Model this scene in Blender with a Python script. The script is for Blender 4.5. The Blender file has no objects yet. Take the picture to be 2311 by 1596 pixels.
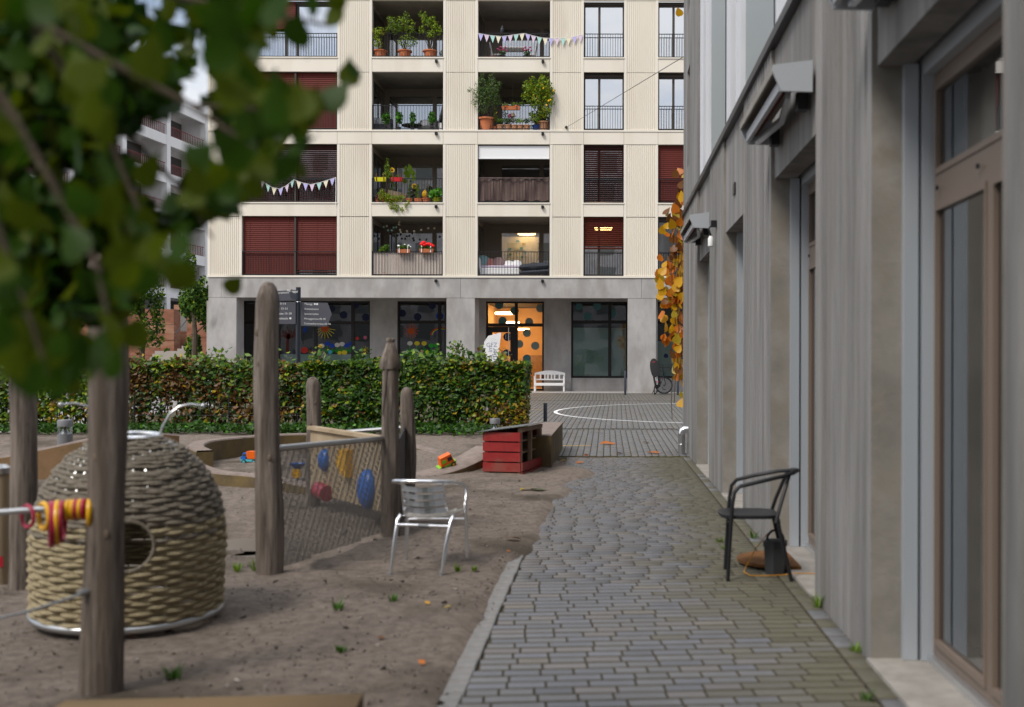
import bpy, math, random
import numpy as np
from mathutils import Vector, Matrix
R = math.radians
random.seed(7); rng = np.random.default_rng(11)
sc = bpy.context.scene
COL = sc.collection
# ------------------------------------------------------------------ camera, sky, sun, exposure
F, VX, VY, EYE = 2400.0, 1370.0, 820.0, 1.5       # focal length and vanishing point in 2311 x 1596 picture units
cam_d = bpy.data.cameras.new('camera')
cam = bpy.data.objects.new('camera', cam_d); COL.objects.link(cam)
cam.location = (0, 0, EYE); cam.rotation_euler = (R(90), R(-0.12), 0)
cam_d.sensor_width = 36; cam_d.lens = 36 * F / 2311
cam_d.shift_x = (1155.5 - VX) / 2311; cam_d.shift_y = (VY - 798.0) / 2311
cam_d.clip_start = 0.05; cam_d.clip_end = 1500
cam_d.dof.use_dof = True; cam_d.dof.focus_distance = 40.0; cam_d.dof.aperture_fstop = 2.0
sc.camera = cam

SUN_EL, SUN_AZ = 50, 218     # degrees; azimuth clockwise from +Y: light comes from behind and left of the camera
w = bpy.data.worlds.new('World'); sc.world = w; w.use_nodes = True
nt = w.node_tree; nt.nodes.clear()
def wn(t, **k):
    n = nt.nodes.new(t)
    for a, b in k.items(): setattr(n, a, b)
    return n
sky = wn('ShaderNodeTexSky', sky_type='NISHITA', sun_disc=False, sun_elevation=R(SUN_EL), sun_rotation=R(SUN_AZ), air_density=1.0, dust_density=1.5)
tc = wn('ShaderNodeTexCoord'); mp = wn('ShaderNodeMapping'); mp.inputs['Scale'].default_value = (1, 1, 2.4)
nz = wn('ShaderNodeTexNoise'); nz.inputs['Scale'].default_value = 2.3; nz.inputs['Detail'].default_value = 7; nz.inputs['Roughness'].default_value = 0.58
cr = wn('ShaderNodeValToRGB'); cr.color_ramp.elements[0].position = 0.36; cr.color_ramp.elements[1].position = 0.6
mx = wn('ShaderNodeMix', data_type='RGBA'); mx.inputs['B'].default_value = (9.5, 9.6, 9.9, 1)
bg = wn('ShaderNodeBackground'); bg.inputs['Strength'].default_value = 0.075
ow = wn('ShaderNodeOutputWorld')
L = nt.links.new
L(tc.outputs['Generated'], mp.inputs['Vector']); L(mp.outputs[0], nz.inputs['Vector']); L(nz.outputs['Fac'], cr.inputs[0])
sep = wn('ShaderNodeSeparateXYZ'); L(tc.outputs['Generated'], sep.inputs[0])      # overcast clouds are brighter towards the zenith
cl = wn('ShaderNodeMapRange'); cl.inputs['From Min'].default_value = 0.0; cl.inputs['From Max'].default_value = 1.0; cl.inputs['To Min'].default_value = 0.58; cl.inputs['To Max'].default_value = 1.55
L(sep.outputs['Z'], cl.inputs['Value'])
cm_ = wn('ShaderNodeVectorMath', operation='SCALE'); cm_.inputs[0].default_value = (9.5, 9.6, 9.9); L(cl.outputs[0], cm_.inputs['Scale']); L(cm_.outputs[0], mx.inputs['B'])
L(cr.outputs['Color'], mx.inputs['Factor']); L(sky.outputs[0], mx.inputs['A']); L(mx.outputs['Result'], bg.inputs['Color']); L(bg.outputs[0], ow.inputs[0])

sun_d = bpy.data.lights.new('sun', 'SUN'); sun_d.energy = 1.5; sun_d.angle = R(16); sun_d.color = (1.0, 0.95, 0.87)
sun = bpy.data.objects.new('sun', sun_d); COL.objects.link(sun); sun.location = (-20, -20, 30)
az, el = R(SUN_AZ), R(SUN_EL)
sd = Vector((math.sin(az) * math.cos(el), math.cos(az) * math.cos(el), math.sin(el)))
sun.rotation_euler = (-sd).to_track_quat('-Z', 'Y').to_euler()

vs = sc.view_settings; vs.view_transform = 'Standard'; vs.look = 'None'; vs.exposure = 0.78; vs.gamma = 1.0; vs.use_curve_mapping = False
sc.cycles.use_denoising = True
sc.cycles.max_bounces = 8; sc.cycles.transparent_max_bounces = 24; sc.cycles.caustics_reflective = False; sc.cycles.caustics_refractive = False
sc.cycles.sample_clamp_indirect = 6.0

# ------------------------------------------------------------------ picture -> place helpers
def P(x, y, Y): return Vector(((x - VX) / F * Y, Y, EYE - (y - VY) / F * Y))
def gz(Y): return 0.0 if Y < 16 else (0.30 * (Y - 16) / 27 if Y < 43 else 0.30 + 0.005 * (Y - 43))
def PX(x, Y): return (x - VX) / F * Y
def PZ(y, Y): return EYE - (y - VY) / F * Y
D = 43.0
fx = lambda x: PX(x, D)
fz = lambda y: PZ(y, D)

# ------------------------------------------------------------------ materials
MATS = {}
def mat(name, col, rough=0.7, metal=0.0, col2=None, scale=6.0, bump=0.0, bscale=None, spec=0.4, stretch=(1, 1, 1), trans=0.0, emit=None, estr=0.0, detail=5, lo=0.35, hi=0.65, coat=0.0, rnd=0.0, col3=None, s3=1.0, bdist=0.02):
    m = bpy.data.materials.new(name); m.use_nodes = True; t = m.node_tree; b = t.nodes['Principled BSDF']; l = t.links.new
    b.inputs['Base Color'].default_value = (*col, 1); b.inputs['Roughness'].default_value = rough; b.inputs['Metallic'].default_value = metal
    b.inputs['Specular IOR Level'].default_value = spec; b.inputs['Coat Weight'].default_value = coat
    if emit: b.inputs['Emission Color'].default_value = (*emit, 1); b.inputs['Emission Strength'].default_value = estr
    out = None
    if col2 or bump:
        c = t.nodes.new('ShaderNodeTexCoord'); mpn = t.nodes.new('ShaderNodeMapping'); mpn.inputs['Scale'].default_value = stretch
        l(c.outputs['Object'], mpn.inputs['Vector'])
    if col2:
        n = t.nodes.new('ShaderNodeTexNoise'); n.inputs['Scale'].default_value = scale; n.inputs['Detail'].default_value = detail; n.inputs['Roughness'].default_value = 0.62
        l(mpn.outputs[0], n.inputs['Vector'])
        r = t.nodes.new('ShaderNodeValToRGB'); r.color_ramp.elements[0].position = lo; r.color_ramp.elements[1].position = hi
        r.color_ramp.elements[0].color = (*col, 1); r.color_ramp.elements[1].color = (*col2, 1)
        l(n.outputs['Fac'], r.inputs[0]); out = r.outputs[0]
        if col3:
            n3 = t.nodes.new('ShaderNodeTexNoise'); n3.inputs['Scale'].default_value = s3; n3.inputs['Detail'].default_value = 4
            l(mpn.outputs[0], n3.inputs['Vector'])
            r3 = t.nodes.new('ShaderNodeValToRGB'); r3.color_ramp.elements[0].position = 0.5; r3.color_ramp.elements[1].position = 0.68
            l(n3.outputs['Fac'], r3.inputs[0])
            x = t.nodes.new('ShaderNodeMix'); x.data_type = 'RGBA'; x.inputs['B'].default_value = (*col3, 1)
            l(r3.outputs[0], x.inputs['Factor']); l(out, x.inputs['A']); out = x.outputs['Result']
    if rnd:
        oi = t.nodes.new('ShaderNodeObjectInfo'); hs = t.nodes.new('ShaderNodeHueSaturation')
        mr = t.nodes.new('ShaderNodeMapRange'); mr.inputs['To Min'].default_value = 1 - rnd; mr.inputs['To Max'].default_value = 1 + rnd
        l(oi.outputs['Random'], mr.inputs['Value']); l(mr.outputs[0], hs.inputs['Value'])
        if out: l(out, hs.inputs['Color'])
        else: hs.inputs['Color'].default_value = (*col, 1)
        out = hs.outputs[0]
    if out: l(out, b.inputs['Base Color'])
    if bump:
        n2 = t.nodes.new('ShaderNodeTexNoise'); n2.inputs['Scale'].default_value = bscale or scale * 4; n2.inputs['Detail'].default_value = 6; n2.inputs['Roughness'].default_value = 0.7
        l(mpn.outputs[0], n2.inputs['Vector'])
        bp = t.nodes.new('ShaderNodeBump'); bp.inputs['Strength'].default_value = bump; bp.inputs['Distance'].default_value = bdist
        l(n2.outputs['Fac'], bp.inputs['Height']); l(bp.outputs[0], b.inputs['Normal'])
    if trans:
        tr = t.nodes.new('ShaderNodeBsdfTranslucent'); ms = t.nodes.new('ShaderNodeMixShader'); ms.inputs[0].default_value = trans
        if out: l(out, tr.inputs['Color'])
        else: tr.inputs['Color'].default_value = (*col, 1)
        o = t.nodes['Material Output']; l(b.outputs[0], ms.inputs[1]); l(tr.outputs[0], ms.inputs[2]); l(ms.outputs[0], o.inputs['Surface'])
    MATS[name] = m
    return m
def glass(name, tint=(0.85, 0.9, 0.88), base=0.06, rough=0.01, opac=0.0, ocol=(0.6, 0.7, 0.66), boost=1.0, wav=0.0):
    m = bpy.data.materials.new(name); m.use_nodes = True; t = m.node_tree; t.nodes.clear(); l = t.links.new
    o = t.nodes.new('ShaderNodeOutputMaterial'); tr = t.nodes.new('ShaderNodeBsdfTransparent'); tr.inputs[0].default_value = (*tint, 1)
    gl = t.nodes.new('ShaderNodeBsdfGlossy'); gl.inputs['Roughness'].default_value = rough; gl.inputs['Color'].default_value = (0.95, 0.97, 1, 1)
    fr = t.nodes.new('ShaderNodeFresnel'); fr.inputs['IOR'].default_value = 1.5
    ma = t.nodes.new('ShaderNodeMath'); ma.operation = 'MULTIPLY_ADD'; ma.inputs[1].default_value = boost; ma.inputs[2].default_value = base; ma.use_clamp = True
    l(fr.outputs[0], ma.inputs[0]); mxs = t.nodes.new('ShaderNodeMixShader'); l(ma.outputs[0], mxs.inputs[0])
    src = tr.outputs[0]
    if opac:
        df = t.nodes.new('ShaderNodeBsdfDiffuse'); df.inputs[0].default_value = (*ocol, 1)
        m2 = t.nodes.new('ShaderNodeMixShader'); m2.inputs[0].default_value = opac; l(src, m2.inputs[1]); l(df.outputs[0], m2.inputs[2]); src = m2.outputs[0]
    if wav:
        c = t.nodes.new('ShaderNodeTexCoord'); n = t.nodes.new('ShaderNodeTexNoise'); n.inputs['Scale'].default_value = 1.1; n.inputs['Detail'].default_value = 1
        bp = t.nodes.new('ShaderNodeBump'); bp.inputs['Strength'].default_value = wav; bp.inputs['Distance'].default_value = 0.02
        l(c.outputs['Object'], n.inputs['Vector']); l(n.outputs['Fac'], bp.inputs['Height']); l(bp.outputs[0], gl.inputs['Normal'])
    l(src, mxs.inputs[1]); l(gl.outputs[0], mxs.inputs[2]); l(mxs.outputs[0], o.inputs['Surface'])
    MATS[name] = m; return m
def emis(name, col, s):
    m = bpy.data.materials.new(name); m.use_nodes = True; t = m.node_tree; t.nodes.clear()
    o = t.nodes.new('ShaderNodeOutputMaterial'); e = t.nodes.new('ShaderNodeEmission'); e.inputs[0].default_value = (*col, 1); e.inputs[1].default_value = s
    t.links.new(e.outputs[0], o.inputs['Surface']); MATS[name] = m; return m
M = MATS

# ------------------------------------------------------------------ geometry helpers
def wmat(o):
    b = o.matrix_parent_inverse @ o.matrix_basis if o.parent else o.matrix_basis
    return wmat(o.parent) @ b if o.parent else b.copy()
def basis(o): return Matrix.LocRotScale(o.location, o.rotation_euler, o.scale)
def wm(o):
    return (wm(o.parent) @ o.matrix_parent_inverse @ basis(o)) if o.parent else basis(o)
def link(o, parent=None):
    COL.objects.link(o)
    if parent is not None:
        o.parent = parent; o.matrix_parent_inverse = wm(parent).inverted()
    return o
def tag(o, label=None, cat=None, group=None, kind=None):
    for k, v in (('label', label), ('category', cat), ('group', group), ('kind', kind)):
        if v: o[k] = v
    return o
def thing(name, label, cat, loc=(0, 0, 0), group=None):
    o = bpy.data.objects.new(name, None); o.location = loc; o.empty_display_size = 0.1; COL.objects.link(o)
    return tag(o, label, cat, group)
def rotm(rx=0, ry=0, rz=0):
    return (Matrix.Rotation(R(rz), 3, 'Z') @ Matrix.Rotation(R(ry), 3, 'Y') @ Matrix.Rotation(R(rx), 3, 'X'))
class MB:
    def __init__(s): s.v = []; s.f = []; s.m = []; s.mi = 0
    def add(s, vs, fs):
        n = len(s.v); s.v += [tuple(v) for v in vs]; s.f += [tuple(i + n for i in f) for f in fs]; s.m += [s.mi] * len(fs); return s
    def box(s, c, d, rot=None, taper=1.0):
        c = Vector(c); hx, hy, hz = d[0] / 2, d[1] / 2, d[2] / 2; vs = []
        for z in (-1, 1):
            k = taper if z > 0 else 1
            for x, y in ((-1, -1), (1, -1), (1, 1), (-1, 1)):
                p = Vector((x * hx * k, y * hy * k, z * hz)); vs.append(c + (rot @ p if rot else p))
        return s.add(vs, [(3, 2, 1, 0), (4, 5, 6, 7), (0, 1, 5, 4), (1, 2, 6, 5), (2, 3, 7, 6), (3, 0, 4, 7)])
    def bx(s, x0, x1, y0, y1, z0, z1): return s.box(((x0 + x1) / 2, (y0 + y1) / 2, (z0 + z1) / 2), (abs(x1 - x0), abs(y1 - y0), abs(z1 - z0)))
    def bbox(s, c, d, rot=None, b=0.004):
        c = Vector(c); hx, hy, hz = d[0] / 2, d[1] / 2, d[2] / 2; vs = []
        for (kx, ky, kz) in ((hx - b, hy - b, -hz), (hx, hy, -hz + b), (hx, hy, hz - b), (hx - b, hy - b, hz)):
            for x, y in ((-1, -1), (1, -1), (1, 1), (-1, 1)):
                p = Vector((x * kx, y * ky, kz)); vs.append(c + (rot @ p if rot else p))
        fs = [(3, 2, 1, 0), (12, 13, 14, 15)]
        for r in range(3):
            for i in range(4):
                j = (i + 1) % 4; fs.append((r * 4 + i, r * 4 + j, r * 4 + 4 + j, r * 4 + 4 + i))
        return s.add(vs, fs)
    def quad(s, a, b, c, d): return s.add([a, b, c, d], [(0, 1, 2, 3)])
    def tube(s, pts, r, n=8, closed=False, caps=True):
        pts = [Vector(p) for p in pts]; k = len(pts); rs = r if isinstance(r, (list, tuple)) else [r] * k
        vs = []; prev = None
        for i, p in enumerate(pts):
            if closed: d = pts[(i + 1) % k] - pts[i - 1]
            else: d = pts[min(i + 1, k - 1)] - pts[max(i - 1, 0)]
            if d.length < 1e-9: d = Vector((0, 0, 1))
            d.normalize()
            if prev is None:
                a = Vector((0, 0, 1)) if abs(d.z) < 0.9 else Vector((1, 0, 0)); u = d.cross(a).normalized()
            else:
                u = prev - d * prev.dot(d)
                u = u.normalized() if u.length > 1e-6 else d.orthogonal().normalized()
            prev = u; v = d.cross(u)
            for j in range(n):
                t = 2 * math.pi * j / n; vs.append(p + (u * math.cos(t) + v * math.sin(t)) * rs[i])
        fs = []
        for i in range(k if closed else k - 1):
            a, b = i * n, ((i + 1) % k) * n
            for j in range(n): fs.append((a + j, a + (j + 1) % n, b + (j + 1) % n, b + j))
        if not closed and caps: fs += [tuple(range(n - 1, -1, -1)), tuple((k - 1) * n + j for j in range(n))]
        return s.add(vs, fs)
    def lathe(s, prof, c=(0, 0, 0), n=20, rot=None, caps=True, wob=None):
        c = Vector(c); vs = []
        for i, (r, z) in enumerate(prof):
            for j in range(n):
                t = 2 * math.pi * j / n; q = r * (1 + (wob(i, j) if wob else 0))
                p = Vector((q * math.cos(t), q * math.sin(t), z)); vs.append(c + (rot @ p if rot else p))
        fs = []
        for i in range(len(prof) - 1):
            for j in range(n): fs.append((i * n + j, i * n + (j + 1) % n, (i + 1) * n + (j + 1) % n, (i + 1) * n + j))
        if caps: fs += [tuple(range(n - 1, -1, -1)), tuple((len(prof) - 1) * n + j for j in range(n))]
        return s.add(vs, fs)
    def ball(s, c, r, n=14, sq=(1, 1, 1), rot=None, k=8):
        c = Vector(c); vs = [];
        for i in range(1, k):
            a = math.pi * i / k
            for j in range(n):
                t = 2 * math.pi * j / n
                p = Vector((r * sq[0] * math.sin(a) * math.cos(t), r * sq[1] * math.sin(a) * math.sin(t), r * sq[2] * math.cos(a))); vs.append(c + (rot @ p if rot else p))
        top, bot = Vector((0, 0, r * sq[2])), Vector((0, 0, -r * sq[2]))
        vs += [c + (rot @ top if rot else top), c + (rot @ bot if rot else bot)]; T = len(vs) - 2
        fs = []
        for i in range(k - 2):
            for j in range(n): fs.append((i * n + j, (i + 1) * n + j, (i + 1) * n + (j + 1) % n, i * n + (j + 1) % n))
        for j in range(n):
            fs.append((T, j, (j + 1) % n)); fs.append((T + 1, (k - 2) * n + (j + 1) % n, (k - 2) * n + j))
        return s.add(vs, fs)
    def prism(s, poly, off):
        """poly: list of 3-D points in a plane; off: extrusion vector"""
        n = len(poly); a = [Vector(p) for p in poly]; off = Vector(off); vs = a + [p + off for p in a]
        return s.add(vs, [tuple(range(n - 1, -1, -1)), tuple(range(n, 2 * n))] + [(i, (i + 1) % n, n + (i + 1) % n, n + i) for i in range(n)])
    def ring(s, c, R0, r, n=28, k=8, rot=None):
        c = Vector(c); pts = []
        for i in range(n):
            t = 2 * math.pi * i / n; p = Vector((R0 * math.cos(t), R0 * math.sin(t), 0)); pts.append(c + (rot @ p if rot else p))
        return s.tube(pts, r, k, closed=True)
    def mesh(s, name, mats, smooth=False):
        me = bpy.data.meshes.new(name); me.from_pydata(s.v, [], s.f)
        for m in (mats if isinstance(mats, (list, tuple)) else [mats]): me.materials.append(M[m] if isinstance(m, str) else m)
        if any(s.m): me.polygons.foreach_set('material_index', s.m)
        if smooth:
            me.polygons.foreach_set('use_smooth', [True] * len(me.polygons))
            try: me.set_sharp_from_angle(angle=R(42))
            except Exception: pass
        me.update(); return me
    def build(s, name, mats, parent=None, smooth=False):
        o = bpy.data.objects.new(name, s.mesh(name, mats, smooth)); return link(o, parent)
def place(name, me, parent=None, loc=(0, 0, 0), rot=(0, 0, 0), scale=(1, 1, 1)):
    o = bpy.data.objects.new(name, me); o.location = loc; o.rotation_euler = rot; o.scale = scale; return link(o, parent)
def fast(name, V, faces, mats, idx=None, parent=None, smooth=False):
    """V (n,3) numpy, faces (m,k) numpy"""
    me = bpy.data.meshes.new(name); n, k = faces.shape
    me.vertices.add(len(V)); me.vertices.foreach_set('co', np.asarray(V, np.float32).ravel())
    me.loops.add(n * k); me.loops.foreach_set('vertex_index', faces.astype(np.int32).ravel())
    me.polygons.add(n); me.polygons.foreach_set('loop_start', np.arange(0, n * k, k, dtype=np.int32))
    for m in mats: me.materials.append(M[m])
    if idx is not None: me.polygons.foreach_set('material_index', np.asarray(idx, np.int32))
    if smooth: me.polygons.foreach_set('use_smooth', np.ones(n, bool))
    me.update(calc_edges=True); me.validate()
    o = bpy.data.objects.new(name, me); return link(o, parent)
def unit(a): return a / (np.linalg.norm(a, axis=1, keepdims=True) + 1e-9)
def leafcloud(name, pts, size, mats, wts, parent=None, out=None, up=0.4, aspect=0.62, jit=0.9, zone=None, fold=0.25, droop=0.0):
    """many small folded leaves: pts (n,3); out: preferred normals (n,3)"""
    n = len(pts); N = rng.normal(size=(n, 3)) * jit
    if out is not None: N = N + out
    N[:, 2] += up; N = unit(N)
    T = rng.normal(size=(n, 3)); T[:, 2] -= droop; T = unit(T - N * (T * N).sum(1, keepdims=True)); B = np.cross(N, T)
    s = (size * rng.uniform(0.6, 1.3, n))[:, None]
    V = np.stack([pts - T * s * .5, pts + B * s * aspect * .5 - N * s * fold * .5 - T * s * .08, pts + T * s * .55, pts - B * s * aspect * .5 - N * s * fold * .5 - T * s * .08], 1).reshape(-1, 3)
    i = np.arange(n)[:, None] * 4
    Fc = np.concatenate([i + np.array([[0, 2, 1]]), i + np.array([[0, 3, 2]])], 1).reshape(-1, 3)
    if zone is not None: pick = zone
    else: pick = rng.choice(len(mats), n, p=np.array(wts) / sum(wts))
    return fast(name, V, Fc, mats, np.repeat(pick, 2), parent)
def blob(n, c, r, shell=0.55):
    d = unit(rng.normal(size=(n, 3))); q = rng.uniform(shell ** 3, 1, n) ** (1 / 3)
    return np.asarray(c) + d * q[:, None] * np.asarray(r), d
def text(name, body, size, loc, mt, parent, rot=(90, 0, 0), align='LEFT'):
    c = bpy.data.curves.new(name, 'FONT'); c.body = body; c.size = size; c.align_x = align; c.extrude = 0.0012; c.resolution_u = 2
    o = bpy.data.objects.new(name, c); COL.objects.link(o)
    dg = bpy.context.evaluated_depsgraph_get(); me = bpy.data.meshes.new_from_object(o.evaluated_get(dg))
    COL.objects.unlink(o); bpy.data.objects.remove(o); bpy.data.curves.remove(c)
    me.materials.clear(); me.materials.append(M[mt])
    return place(name, me, parent, loc, tuple(R(a) for a in rot))
def vnoise(x, y, s, seed=0):
    """smooth value noise on arrays"""
    g = np.random.default_rng(seed).uniform(-1, 1, (257, 257)); X, Y = (x / s) % 256, (y / s) % 256
    i, j = X.astype(int), Y.astype(int); u, v = X - i, Y - j; u = u * u * (3 - 2 * u); v = v * v * (3 - 2 * v)
    return (g[i, j] * (1 - u) * (1 - v) + g[i + 1, j] * u * (1 - v) + g[i, j + 1] * (1 - u) * v + g[i + 1, j + 1] * u * v)

# palette
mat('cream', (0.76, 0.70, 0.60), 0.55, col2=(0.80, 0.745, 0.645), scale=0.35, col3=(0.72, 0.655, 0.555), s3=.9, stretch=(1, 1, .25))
mat('cream_trim', (0.79, 0.735, 0.64), 0.5)
mat('concrete_band', (0.335, 0.32, 0.312), 0.85, col2=(0.45, 0.432, 0.42), scale=1.6, bump=0.15, bscale=40, stretch=(1, 1, 0.5), col3=(0.30, 0.278, 0.26), s3=1.3)
mat('concrete_wall', (0.135, 0.132, 0.129), 0.8, col2=(0.285, 0.278, 0.272), scale=2.6, bump=0.3, bscale=40, stretch=(1, 1.6, 0.14), col3=(0.165, 0.152, 0.136), s3=1.1, lo=0.32, hi=0.66)
mat('concrete_return', (0.21, 0.196, 0.174), 0.85, col2=(0.31, 0.29, 0.264), scale=2.2, bump=0.25, bscale=25, col3=(0.25, 0.225, 0.19), s3=5)
mat('concrete_sill', (0.25, 0.232, 0.21), 0.8, col2=(0.36, 0.335, 0.305), scale=6, bump=0.15, bscale=40)
mat('moss_concrete', (0.10, 0.074, 0.042), 0.95, col2=(0.17, 0.12, 0.048), scale=3.5, bump=0.5, bscale=30, col3=(0.12, 0.10, 0.05), s3=2.2)
mat('wall_cap', (0.18, 0.14, 0.12), 0.9, col2=(0.26, 0.21, 0.18), scale=9, bump=0.4, bscale=50)
mat('clay_wall', (0.30, 0.18, 0.095), 0.95, col2=(0.21, 0.135, 0.065), scale=2.6, bump=0.5, bscale=50)
mat('black_metal', (0.012, 0.012, 0.014), 0.45, spec=0.4)
mat('dark_metal', (0.03, 0.03, 0.036), 0.4, metal=0.3)
mat('bronze', (0.055, 0.043, 0.036), 0.5)
mat('frame_dark', (0.018, 0.015, 0.014), 0.5)
mat('frame_brown', (0.19, 0.145, 0.115), 0.45)
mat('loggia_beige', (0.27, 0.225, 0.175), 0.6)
mat('loggia_ceiling', (0.34, 0.31, 0.27), 0.9, col2=(0.27, 0.25, 0.22), scale=2)
mat('blind_red', (0.125, 0.025, 0.019), 0.6, spec=0.15)
mat('blind_white', (0.82, 0.82, 0.83), 0.6)
mat('curtain', (0.80, 0.82, 0.83), 0.9, trans=0.3)
mat('curtain_grey', (0.16, 0.17, 0.16), 0.9)
mat('room_dark', (0.05, 0.048, 0.045), 0.9)
mat('room_warm', (0.62, 0.42, 0.22), 0.9)
mat('alu', (0.62, 0.64, 0.67), 0.32, metal=0.85)
mat('alu_panel', (0.50, 0.545, 0.60), 0.35, metal=0.35)
mat('pale_alu_sky', (0.70, 0.72, 0.76), 0.3, metal=0.25)  # light frame aluminium; on the panes its paleness stands for reflected sky
mat('corr_panel', (0.36, 0.40, 0.42), 0.42, metal=0.35)
mat('chrome', (0.90, 0.91, 0.93), 0.2, metal=1.0)
mat('steel', (0.50, 0.51, 0.52), 0.3, metal=0.9)
mat('awning_grey', (0.40, 0.425, 0.46), 0.45)
mat('awning_red', (0.13, 0.008, 0.014), 0.8)
mat('wood_post', (0.085, 0.067, 0.056), 0.9, col2=(0.30, 0.25, 0.212), scale=24, bump=1.0, bscale=60, stretch=(1, 1, 0.08), col3=(0.125, 0.096, 0.072), s3=7, lo=0.34, hi=0.62, bdist=.03)
mat('wood_dark', (0.10, 0.075, 0.055), 0.9, col2=(0.16, 0.12, 0.09), scale=6, bump=0.4, stretch=(1, 1, 0.3))
mat('wood_pale', (0.33, 0.25, 0.16), 0.8, col2=(0.42, 0.33, 0.22), scale=5, bump=0.3, stretch=(1, 1, 0.15))
mat('wood_beam', (0.11, 0.075, 0.036), 0.85, col2=(0.185, 0.118, 0.055), scale=3, bump=0.3, stretch=(0.15, 1, 1))
mat('rope', (0.30, 0.245, 0.145), 0.95, col2=(0.40, 0.335, 0.21), scale=60, bump=0.6, bscale=180)
mat('rope_grey', (0.15, 0.128, 0.098), 0.95, col2=(0.24, 0.21, 0.165), scale=60, bump=0.6, bscale=180)
mat('soil', (0.132, 0.104, 0.083), 0.93, col2=(0.345, 0.282, 0.235), scale=16, bump=1.0, bscale=95, detail=12, col3=(0.085, 0.066, 0.045), s3=.8, lo=0.25, hi=0.75, bdist=.03)
mat('joint_sand', (0.060, 0.048, 0.038), 0.95, col2=(0.072, 0.064, 0.036), scale=3)
mat('joint_moss', (0.075, 0.058, 0.038), 0.95, col2=(0.075, 0.072, 0.032), scale=1.4)
PAV = ['paver_blue', 'paver_grey', 'paver_pink', 'paver_beige', 'paver_dark']
for nm, c in zip(PAV, ((0.120, 0.125, 0.142), (0.128, 0.128, 0.134), (0.136, 0.128, 0.128), (0.142, 0.130, 0.114), (0.104, 0.109, 0.124))):
    mat(nm, c, 0.5, col2=tuple(k * 1.25 for k in c), scale=14, bump=0.3, bscale=120, rnd=0.08, spec=0.45, col3=tuple(k * .8 for k in c), s3=2.5)
mat('paver_moss', (0.098, 0.090, 0.056), 0.8, col2=(0.122, 0.116, 0.088), scale=9, bump=0.3, bscale=90, rnd=0.15)
mat('paver_tinge', (0.118, 0.112, 0.092), 0.7, col2=(0.138, 0.134, 0.118), scale=9, bump=0.3, bscale=90, rnd=0.10)
mat('kerb', (0.17, 0.165, 0.16), 0.8, col2=(0.22, 0.215, 0.21), scale=12, bump=0.3)
mat('water', (0.11, 0.09, 0.07), 0.28, spec=0.5, bump=.08, bscale=6)
mat('paint_white', (0.80, 0.80, 0.80), 0.6)
mat('paint_yellow', (0.70, 0.42, 0.05), 0.6)
mat('plastic_red', (0.34, 0.012, 0.045), 0.35)
mat('plastic_yellow', (0.68, 0.36, 0.01), 0.35)
mat('plastic_blue', (0.015, 0.12, 0.45), 0.35)
mat('plastic_orange', (0.85, 0.14, 0.01), 0.4)
mat('plastic_green', (0.20, 0.50, 0.02), 0.4)
mat('plastic_cyan', (0.10, 0.48, 0.55), 0.4)
mat('crate_red', (0.25, 0.013, 0.014), 0.6, col2=(0.30, 0.022, 0.022), scale=7, bump=0.15, col3=(0.24, 0.06, 0.045), s3=3)
mat('crate_wood', (0.25, 0.17, 0.12), 0.85, col2=(0.31, 0.23, 0.17), scale=7)
mat('sheet_metal', (0.20, 0.22, 0.23), 0.4, metal=0.6)
mat('terracotta', (0.52, 0.155, 0.06), 0.75, col2=(0.60, 0.20, 0.085), scale=5)
mat('terracotta_pale', (0.55, 0.27, 0.14), 0.8)
mat('pot_lime', (0.42, 0.48, 0.01), 0.45)
mat('pot_blue', (0.015, 0.05, 0.22), 0.3)
mat('pot_yellow', (0.72, 0.68, 0.02), 0.45)
mat('pot_red', (0.62, 0.02, 0.035), 0.45)
mat('pot_black', (0.02, 0.02, 0.02), 0.6)
mat('white', (0.80, 0.80, 0.80), 0.5)
mat('white_gloss', (0.82, 0.82, 0.82), 0.35)
mat('cloth_brown', (0.125, 0.082, 0.072), 0.9, col2=(0.155, 0.105, 0.09), scale=3)
mat('cloth_grey', (0.05, 0.055, 0.07), 0.85)
mat('cloth_pink', (0.55, 0.22, 0.19), 0.9)
mat('cloth_mauve', (0.27, 0.18, 0.18), 0.9)
mat('cloth_lilac', (0.55, 0.48, 0.58), 0.9)
mat('cloth_teal', (0.22, 0.36, 0.37), 0.9)
mat('slat_wood', (0.52, 0.44, 0.39), 0.8, col2=(0.60, 0.52, 0.46), scale=4, stretch=(1, 1, 0.2), rnd=0.08)
mat('wicker', (0.09, 0.09, 0.095), 0.85)
mat('coir', (0.24, 0.105, 0.032), 0.98, col2=(0.15, 0.065, 0.02), scale=9, bump=0.8, bscale=160)
mat('rubber', (0.012, 0.012, 0.013), 0.7)
mat('bin_grey', (0.035, 0.037, 0.04), 0.55)
mat('sign_grey', (0.085, 0.087, 0.108), 0.5)
mat('sign_post', (0.035, 0.04, 0.055), 0.4, metal=0.3)
mat('ink_dark', (0.05, 0.06, 0.12), 0.7)
mat('ink_grey', (0.30, 0.32, 0.42), 0.7)
mat('chalk', (0.36, 0.42, 0.40), 0.9)
mat('bollard_grey', (0.22, 0.225, 0.24), 0.5, metal=0.3)
mat('red_label', (0.50, 0.02, 0.04), 0.6)
mat('orange_cord', (0.55, 0.24, 0.01), 0.6)
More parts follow.
